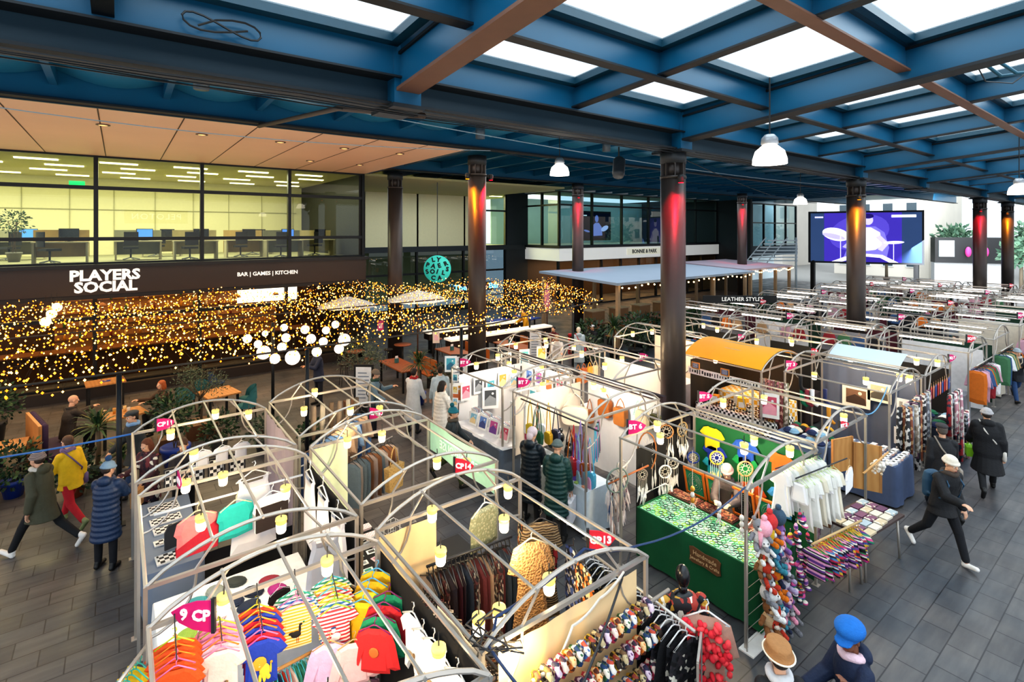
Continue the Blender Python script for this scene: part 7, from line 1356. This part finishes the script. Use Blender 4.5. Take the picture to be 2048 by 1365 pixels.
# awnings with festoon bulbs
FBU = glow('#ffd08a', 10)
for i, (x0, y0, x1, y1, z, c) in enumerate(((18, 15.9, 30, 21.4, 3.15, '#8f9fb0'), (31, 17, 37.2, 22, 3.15, '#a59aa8'))):
    t = thing('awning', ['broad grey flat awning over the restaurant tables', 'smaller mauve grey awning farther along'][i], 'awning', (0, 0, 0)); g = G(); g.hexa([(x0, y0, z-.12), (x1, y0, z-.12), (x1, y1, z+.1), (x0, y1, z+.1), (x0, y0, z), (x1, y0, z), (x1, y1, z+.22), (x0, y1, z+.22)], M(c, rough=.8, var=.06, sc=.7)); g.build('canopy', t)
    for k in range(4):
        for y in (y0+.15, y1-.15): x = x0+.2+(x1-x0-.4)*k/3; g = G(); g.box(x-.08, y-.08, 0, x+.08, y+.08, z-.1, M('#a58a6a', rough=.6)); g.build('post', t)
    for k in range(26): x = x0+(x1-x0)*(k+.5)/26; g = G(); g.ball((x, y0-.08, z-.22-.06*math.sin(k*1.2)), .04, FBU, 8, 6); g.build('festoon_bulb', label='festoon bulb along the edge of the %s awning, %s' % (['broad', 'smaller'][i], ORD[k]), cat='light bulb', group='festoon bulbs on the %s awning' % ['broad', 'smaller'][i])
for i in range(9): x = 18.8+1.3*i; table('timber restaurant table under the broad awning, %s along' % ORD[i], x, 18.2+.8*(i % 2), .8, .9, 0, RW); bench('slatted bench under the broad awning, %s along' % ORD[i], x+.5, 17.2, PI/2, 1.0)
for i in range(5):
    t = thing('wood_hatch', 'timber clad serving hatch under the awning, %s' % ORD[i], 'kiosk', (21.2+2.0*i, 20.4, 0)); g = G(); g.box(-.5, -.3, 0, .5, .3, 1.05, M('#b08862', rough=.6)); g.build('counter_front', t); g = G(); g.box(-.56, -.36, 1.05, .56, .36, 1.1, M('#d8c0a0')); g.build('counter_top', t)
for i in range(14): g = G(); g.ball((0, 0, 0), .11, glow('#ffb860', 6), 8, 6); g.tube([(0, 0, .1), (0, 0, .9)], .006, wire, 4); g.build('pendant_lamp', label='amber pendant inside the restaurant under the cream fascia, %s along' % ORD[i], cat='lamp', group='restaurant pendants', loc=(26+1.3*i, 28.6, 2.5))
# hanging market lights, speakers and cables on the roof steel
def dome(lab, x, y, z, s=1, drop=.6):
    t = thing('dome_pendant', lab, 'lamp', (x, y, z)); g = G(); g.lathe([(.25*s, 0), (.245*s, .08*s), (.21*s, .2*s), (.12*s, .28*s), (.09*s, .29*s)], glow('#fff3e2', 7), 22); g.lathe([(.001, .02), (.245*s, .02)], glow('#fff4e2', 9), 22); g.build('lamp_shade', t)
    g = G(); g.lathe([(.1*s, .28*s), (.13*s, .32*s), (.12*s, .4*s), (.07*s, .46*s)], M('#9a9ca0', rough=.4, metal=.6), 14); g.build('lamp_housing', t); g = G(); g.tube([(0, 0, .45*s), (0, 0, .45*s+drop)], .012, BLACK, 5); g.build('cord', t); return t
dome('large glowing dome pendant nearest the skylights', 8.1, 4.05, 6.55, 1, .9); dome('glowing dome pendant in front of the corner column', 9.1, 10.0, 6.95, 1, 1.3); dome('small dome pendant before the far blue offices', 22.1, 9.8, 6.6, 1, 1.5); dome('dome pendant beside the far red-lit column', 20.4, 3.1, 6.55, 1, 1.6); dome('farthest dome pendant by the street end', 27.2, 3.4, 6.55, 1, 1.6)
for i, (x, y, z) in enumerate(((1.2, 11.0, 8.25), (7.9, 11.9, 8.2), (12.6, 11.6, 8.25), (15.7, 10.2, 8.3))): t = thing('ceiling_spotlight', 'cylindrical downlight under the blue ceiling, %s along' % ORD[i], 'light', (x, y, z)); g = G(); g.lathe([(.13, -.16), (.13, .3), (.001, .3)], M('#3a4650', rough=.4), 16); g.build('housing', t); g = G(); g.lathe([(.001, -.15), (.12, -.15)], glow('#fff2dc', 8), 14); g.build('lamp_face', t)
t = thing('loudspeaker', 'black cylindrical loudspeaker tilted below the main beam', 'speaker', (9.9, 8.7, 7.1), .6); g = G(); g.lathe([(.0, -.28), (.13, -.28), (.15, -.2), (.15, .2), (.1, .26), (0, .27)], M('#2a2d32', rough=.5), 18, Matrix.Rotation(.5, 4, 'Y')); g.build('speaker_body', t); g = G(); g.tube([(0, 0, .2), (0, 0, .5)], .02, BLACK, 5); g.build('bracket', t)
cb = random.Random(5)
for k in range(4):
    g = G(); y0 = 7.34+.11*k; pts = [(-6+1.6*i, y0+cb.uniform(-.02, .02), 7.39-cb.uniform(0, .05)) for i in range(28)]; g.tube(pts, .011, BLACK, 4); g.build('cable', label='loose black cable trailing below the main beam, %s strand' % ORD[k], cat='cable')
for k, (a, b) in enumerate((((-6, 9.6, 8.1), (14, 9.0, 8.0)), ((-6, 12.9, 8.0), (9, 13.0, 7.95)), ((9, 13, 7.95), (26, 12, 7.7)), ((0, 9.9, 8.0), (30, 9.5, 7.6)), ((10.6, 7.9, 7.5), (34, 14, 7.2)))): g = G(); a, b = V(a), V(b); g.tube([a.lerp(b, f/16)-V((0, 0, .35*math.sin(PI*f/16))) for f in range(17)], .012, M('#9aa8b0' if k % 2 else '#15181b'), 4); g.build('cable', label='ceiling cable strung under the blue ribs, %s span' % ORD[k], cat='cable')
g = G(); pts = [(.75, 7.18, 7.95)]; [pts.append((.75+.55*math.sin(a)+.5*(a/6), 7.18, 8.0+.1*math.sin(2*a))) for a in [k*.3 for k in range(1, 22)]]; g.tube(pts, .014, BLACK, 5); g.build('cable', label='coil of black cable hung on the near blue beam', cat='cable')
g = G(); g.tube([(3.9, 7.5, 7.35), (3.2, 9.5, 7.75), (2.6, 13.2, 7.95)], .05, M('#4a3a30', rough=.6), 8); g.build('conduit', label='brown conduit running from the main beam to the timber soffit', cat='pipe')
for i, (x, y) in enumerate(((11.8, 2.4), (18.9, 2.6), (25.2, 2.6))):
    t = thing('window_opener', 'blue skylight opener arms with a looped cable, %s bay' % ORD[i], 'actuator', (x, y, zp(y)+.5)); q = M('#1f5568', rough=.4)
    for k in range(2): g = G(); g.tube([(0, .14*k, .25), (.5, -.5+.2*k, -.3), (.9, -1.0+.2*k, -.25)], .03, q, 6); g.build('arm', t)
    g = G(); g.tube([(.2, 0, 0), (.5, -.1, -.35), (.8, -.4, -.4), (1.0, -.7, -.1)], .012, BLACK, 5); g.build('cable_loop', t)
# big drummer screen (flat picture) and stage screen
def scr(name, lab, p0, p1, z0, z1, base, shapes, em=1.0):
    p0, p1 = V((*p0, 0)), V((*p1, 0)); d = p1-p0; L_ = d.length; t = thing(name, lab, 'screen', (p0.x, p0.y, z0), math.atan2(d.y, d.x)); hh = z1-z0
    g = G(); g.box(-.15, .02, -.15, L_+.15, .5, hh+.15, M('#23262c')); sca = g.build('screen_casing', t); g = G(); g.quad((0, 0, 0), (L_, 0, 0), (L_, 0, hh), (0, 0, hh), glow(base, em)); g.build('screen_face', sca); g = G()
    for k, (kind, c, e, *q) in enumerate(shapes):
        y = -.004-.003*k; m = glow(c, e)
        if kind == 'r': g.quad((q[0]*L_, y, q[1]*hh), (q[2]*L_, y, q[1]*hh), (q[2]*L_, y, q[3]*hh), (q[0]*L_, y, q[3]*hh), m)
        elif kind == 'e':
            cx, cz, rx, rz, a = q; n = 24; g.add([(cx*L_+rx*L_*math.cos(w)*math.cos(a)-rz*hh*math.sin(w)*math.sin(a), y, cz*hh+rx*L_*math.cos(w)*math.sin(a)+rz*hh*math.sin(w)*math.cos(a)) for w in [2*PI*i/n for i in range(n)]], [tuple(range(n))], m)
        else: g.add([(px*L_, y, pz*hh) for px, pz in q[0]], [tuple(range(len(q[0])))], m)
    g.build('screen_picture', t); return t
PV = '#8078d8'; PW = '#e8e4ff'; DV = '#3b2f9a'
DR = [('r', '#4436a8', 1.0, .13, 0, .83, 1), ('e', '#5a4cc0', 1, .45, .6, .28, .35, .3), ('e', PW, 1.3, .24, .56, .13, .13, -.25), ('e', '#b8b0f0', 1.1, .22, .52, .11, .05, -.25), ('p', PV, 1, [(.3, .02), (.36, .36), (.4, .62), (.48, .72), (.6, .72), (.68, .6), (.72, .3), (.7, .1)]), ('p', PW, 1.2, [(.42, .3), (.43, .62), (.5, .7), (.56, .7), (.64, .6), (.66, .34), (.6, .25), (.5, .22)]),
      ('e', '#c8c0f4', 1.1, .535, .85, .045, .1, 0), ('e', '#2a2070', .8, .535, .93, .05, .05, 0), ('p', '#b0a8ec', 1.1, [(.42, .55), (.3, .3), (.34, .27), (.46, .48)]), ('p', '#c8c0f4', 1.1, [(.64, .55), (.72, .38), (.66, .22), (.62, .26), (.66, .38), (.6, .5)]), ('p', PW, 1.2, [(.2, .0), (.32, .1), (.5, .17), (.66, .15), (.8, .0)]), ('p', DV, 1, [(.3, .0), (.4, .07), (.52, .11), (.64, .09), (.72, .0)]), ('e', PW, 1.2, .76, .4, .09, .03, .05), ('r', PW, 1, .755, .05, .762, .4), ('r', PW, 1, .28, .05, .287, .52), ('r', '#d8d4ff', 1.2, .04, .9, .12, .93), ('r', '#ffffff', 1.3, .74, .9, .95, .95)]
scr('video_screen', 'huge purple screen showing a drummer behind the far stalls', (47.7, 20.3), (51.2, 13.4), 2.95, 7.05, '#3a5078', DR, .75)
t = thing('screen_support', 'dark scaffold legs carrying the drummer screen', 'support', (49.9, 17.0, 0), 0); [G().box(x-.15, y-.15, 0, x+.15, y+.15, 3, BLACK).build('leg', t) for x, y in ((-2.0, 3.2), (-.3, .2), (1.4, -3.2))]
scr('video_screen', 'smaller reflected-looking drummer screen behind upper office glass', (29.5, 30), (33.0, 30), 4.9, 7.0, '#18243c', [('e', '#7f8fd8', .9, .55, .78, .06, .14, 0), ('p', '#8f9ae0', .9, [(.36, .1), (.4, .5), (.5, .62), (.62, .62), (.72, .45), (.74, .12)]), ('e', '#c8d0ff', 1, .82, .4, .13, .1, .35), ('e', '#8f9ae0', .8, .22, .3, .1, .04, -.2), ('r', '#ffffff', 1, .06, .88, .22, .92)], .35)
t = thing('staircase', 'white slatted stair screen beside the drummer screen', 'stairs', (43.6, 21.5, 3.0), -.65); q = M('#d8e4ea', rough=.5)
for k in range(7): g = G(); g.hexa([(-2.3+.3*k, -.05, .28*k), (2.0, -.05, .28*k), (2.0, .05, .28*k), (-2.3+.3*k, .05, .28*k), (-2.3+.3*k, -.05, .28*k+.1), (2.0, -.05, .28*k+.1), (2.0, .05, .28*k+.1), (-2.3+.3*k, .05, .28*k+.1)], q); g.build('slat', t)
g = G(); [g.tube([(-2.4+.9*k, 0, -.2), (-.6+.9*k, .0, 2.0)], .05, q, 5) for k in range(3)]; g.tube([(1.9, 0, -3), (1.9, 0, 2)], .08, q, 6); g.tube([(-2.0, 0, -3), (-2.0, 0, 0)], .08, q, 6); g.build('frame', t)
t = thing('event_stage', 'black boxed stage with screen and pink chairs in the open street', 'stage', (66, 13.6, 0), -1.1); g = G(); g.box(-2.6, 0, 2.4, 2.6, 1.6, 4.9, BLACK); g.box(-2.6, .2, 0, 2.6, 1.4, 2.4, M('#c0c2c4')); g.build('stage_box', t); g = G(); g.box(-2.3, -.1, 3.0, -1.1, 0, 4.6, M('#b8d0d8', emit=.6)); g.build('stage_screen', t)
for k in range(2): g = G(); g.ball((-.1+1.3*k, -.3, 3.5), (.25, .2, .5), M('#e8489a', rough=.5), 12, 8); g.build('pink_chair', t)
for i, (x, y, w, d, h, c) in enumerate(((82, 24, 14, 10, 15, '#ddd8cc'), (86, 6, 12, 12, 12, '#b8c0c4'), (78, -8, 10, 12, 14, '#e4ddd0'), (88, 44, 12, 10, 13, '#d0ccc4'), (66, -16, 10, 10, 10, '#a89a8c'))):
    t = thing('street_building', '%s beyond the open market end' % ['pale stone building with many windows', 'grey office block', 'cream townhouse block', 'stone block behind the screen', 'brown brick block'][i], 'building', (x, y, 0)); g = G(); g.box(-w/2, -d/2, 0, w/2, d/2, h, M(c, var=.08, sc=.5)); g.build('wall', t); g = G(); g.box(-w/2-.3, -d/2-.3, h, w/2+.3, d/2+.3, h+.6, M('#8a8680')); g.build('roof', t)
    for r in range(int(h/3)):
        for k in range(int(d/2.4)): y0 = -d/2+1.0+2.4*k; g = G(); g.box(-w/2-.12, y0, 1.2+3*r, -w/2+.05, y0+1.2, 3.0+3*r, M('#e8ecec')); wf = g.build('window_frame', t); g = G(); g.box(-w/2-.15, y0+.1, 1.3+3*r, -w/2-.1, y0+1.1, 2.9+3*r, M('#46545c', rough=.2)); g.build('window_pane', wf)
for i, (x, y, h, r) in enumerate(((68, 21, 7, 2.8), (74, 10.0, 6.5, 2.2), (64, 5.9, 6, 1.9), (74, 4, 7, 3), (58, 3.2, 5, 1.6), (66, -4, 7, 3), (59.5, 8.9, 5.0, 1.4), (72, 15.8, 6, 2.0))): tree('street tree beyond the market end, %s from the drummer screen' % ORD[i], x, y, h, r, [M('#4f6f5a', var=.3), M('#6a8a70', var=.3), M('#3f5f4c', var=.3)], 900, 'dark', .55, .16, 0, .16, 'street_tree')
g = G(); g.box(60, -30, -.22, 130, 60, -.02, M('#8f8f8c', var=.1)); struct(g, 'street_ground', 'pale street paving outside the market')
# office furniture
OD = [M('#cfc6a8', rough=.5), M('#a8a08a', rough=.6)]; n = 0
for i, (x, y) in enumerate(((-9, 24.2), (-6.8, 23.6), (-4.4, 24.6), (-1.6, 23.8), (.6, 24.8), (2.4, 23.8), (4.3, 24.8), (5.6, 23.6), (7.2, 24.4), (-7.5, 27), (-3, 27.2), (1.5, 27.4), (5.2, 27.2))):
    w = '%s along the %s office row' % (ORD[i % 9], ['front', 'rear'][i > 8]); t = thing('office_desk', 'pale office desk, '+w, 'desk', (x, y, 4.4)); g = G(); g.box(-.75, -.38, .7, .75, .38, .74, OD[0]); g.build('desktop', t)
    for sx in (-1, 1): g = G(); g.box(sx*.7-.03, -.35, 0, sx*.7+.03, .35, .7, OD[1]); g.build('leg', t)
    g = G(); g.box(-.75, .3, .2, .75, .33, 1.15, M(['#b89a62', '#8a8a78', '#c8b88a'][i % 3])); g.build('screen_panel', t)
    t = thing('monitor', '%s monitor on the office desk, %s' % (['dark', 'blue-lit'][i % 3 == 1], w), 'monitor', (x+.2, y+.1, 5.14), .3); g = G(); g.box(-.28, -.02, .1, .28, .02, .46, BLACK); mc = g.build('casing', t); g = G(); g.box(-.26, -.024, .12, .26, -.018, .44, glow('#4a7fe0', 1.2) if i % 3 == 1 else M('#1a1e24', rough=.2)); g.build('screen', mc); g = G(); g.box(-.03, -.02, 0, .03, .02, .1, BLACK); g.box(-.1, -.08, 0, .1, .08, .012, BLACK); g.build('stand', t)
    t = thing('office_chair', 'black wheeled office chair at the desk, '+w, 'chair', (x-.25, y-.62, 4.4), R(-1, 1)); g = G(); g.box(-.23, -.22, .44, .23, .22, .52, BLACK); g.build('seat', t); g = G(); g.grid(lambda u, v: (-.22+.44*u, -.25-.05*math.sin(PI*u), .58+.5*v), 6, 4, BLACK); g.grid(lambda u, v: (-.22+.44*u, -.28-.05*math.sin(PI*u), .58+.5*v), 6, 4, BLACK); g.build('backrest', t); g = G(); g.tube([(0, 0, .1), (0, 0, .45)], .03, PLAST, 8); g.build('stem', t); g = G(); [g.tube([(0, 0, .12), (.28*math.cos(a), .28*math.sin(a), .05)], .02, M('#8a8c90', metal=.5), 5) for a in [2*PI*k/5 for k in range(5)]]; g.build('wheel_base', t)
bush('leafy office plant behind the long window', -3.0, 25.6, 1.9, .45, 'grey', LEAF, 300, z0=4.4)
sg = thing('exit_sign', 'green exit sign hanging in the office', 'sign', (-1.2, 24.2, 7.2)); g = G(); g.box(-.22, -.02, -.1, .22, .02, .1, glow('#1fae5a', 2)); g.build('sign_panel', sg)
sg = thing('shop_sign', 'white lit shop lettering across the market, seen mirrored in the office glass', 'sign', (2.3, -3.95, 6.6), 0); letter('PELOTON', .62, glow('#ffffff', 4), sg, (0, .05, 0), (PI/2, 0, PI), spacing=1.2); g = G(); g.box(-2, -.05, -.5, 2, .0, .5, BLACK); g.build('sign_panel', sg)
# ------------------------------------------------------------------ camera, world, lights
cam = bpy.data.cameras.new('camera'); cam.sensor_width = 36; cam.lens = 36*1040/2048; cam.shift_y = -(682.5-463)/2048; cam.clip_start = .05; cam.clip_end = 300
co = bpy.data.objects.new('camera', cam); COL.objects.link(co); co.location = (0, 0, H); co.rotation_euler = (PI/2, 0, -math.atan2(.603, .798)); SC.camera = co
w = bpy.data.worlds.new('overcast_sky'); SC.world = w; w.use_nodes = True
bg = w.node_tree.nodes['Background']; bg.inputs[0].default_value = (.80, .92, 1.0, 1); bg.inputs[1].default_value = 1.5
tcw = w.node_tree.nodes.new('ShaderNodeTexCoord'); nzw = w.node_tree.nodes.new('ShaderNodeTexNoise'); nzw.inputs['Scale'].default_value = 2.2
rw = w.node_tree.nodes.new('ShaderNodeValToRGB'); rw.color_ramp.elements[0].color = (.62, .82, 1, 1); rw.color_ramp.elements[1].color = (1, 1, 1, 1)
rw.color_ramp.elements[0].position = .3; rw.color_ramp.elements[1].position = .62
w.node_tree.links.new(tcw.outputs['Generated'], nzw.inputs['Vector']); w.node_tree.links.new(nzw.outputs[0], rw.inputs[0]); w.node_tree.links.new(rw.outputs[0], bg.inputs[0])
def area(name, loc, size, e, col, rot=(0, 0, 0)):
    li = bpy.data.lights.new(name, 'AREA'); li.shape = 'RECTANGLE'; li.size, li.size_y = size; li.energy = e; li.color = col
    o = bpy.data.objects.new(name, li); COL.objects.link(o); o.location = loc; o.rotation_euler = rot; return o
def point(name, loc, e, col, r=.06):
    li = bpy.data.lights.new(name, 'POINT'); li.energy = e; li.color = col; li.shadow_soft_size = r
    o = bpy.data.objects.new(name, li); COL.objects.link(o); o.location = loc; return o
area('sky_over_glazing', (14, 1.5, 10.5), (50, 11), 3700, (.88, .97, 1))
area('office_ceiling_light', (-3, 26, 7.85), (20, 6), 1600, (1, .96, .7)); area('corner_office_light', (16, 34, 8.1), (14, 5), 3000, (1, .95, .6))
area('upper_office_light', (34, 32, 8.2), (16, 5), 420, (.8, 1, .95))
area('bar_light', (-2, 24.5, 3.6), (18, 3), 700, (1, .72, .4)); area('restaurant_light', (34, 29.5, 3.3), (16, 2.5), 700, (1, .7, .4))
area('terrace_fill', (2, 16.5, 7.7), (22, 6), 420, (1, .86, .72)); area('far_terrace_fill', (24, 17, 7.9), (26, 9), 1300, (.9, .95, 1)); area('canopy_glow', (-.5, 16.5, 2.6), (15, 8), 230, (1, .66, .32)); area('canopy_glow', (12, 16.5, 2.7), (7, 6), 90, (1, .7, .4))  # first two are fills added to lift the dark terrace, no fixtures there
area('soffit_fill', (-1, 17.5, 4.2), (14, 5), 90, (1, .85, .7), (PI, 0, 0)); area('street_fill', (56, 8, 13), (30, 12), 14000, (.93, .97, 1), (0, -PI/3, 0))  # added fills: one imitates bounce on the soffit, one brightens the street
area('ceiling_fill', (2, 10.4, 6.4), (26, 4), 170, (.8, .93, 1), (PI, 0, 0))  # added upward fill brightening the blue band before the soffit
area('corner_fill', (14, 26, 7.9), (10, 6), 300, (.8, .92, 1))  # added fill for the dark back corner
SC.view_settings.view_transform = 'Standard'; 
try: SC.view_settings.look = 'Medium High Contrast'
except Exception: print('no look')
SC.view_settings.gamma = 1.0; SC.view_settings.exposure = 0.0
c = SC.cycles; c.max_bounces = 7; c.diffuse_bounces = 3; c.glossy_bounces = 3; c.transmission_bounces = 4; c.transparent_max_bounces = 10
c.caustics_reflective = False; c.caustics_refractive = False; c.sample_clamp_indirect = 6; c.use_denoising = True; c.use_light_tree = True
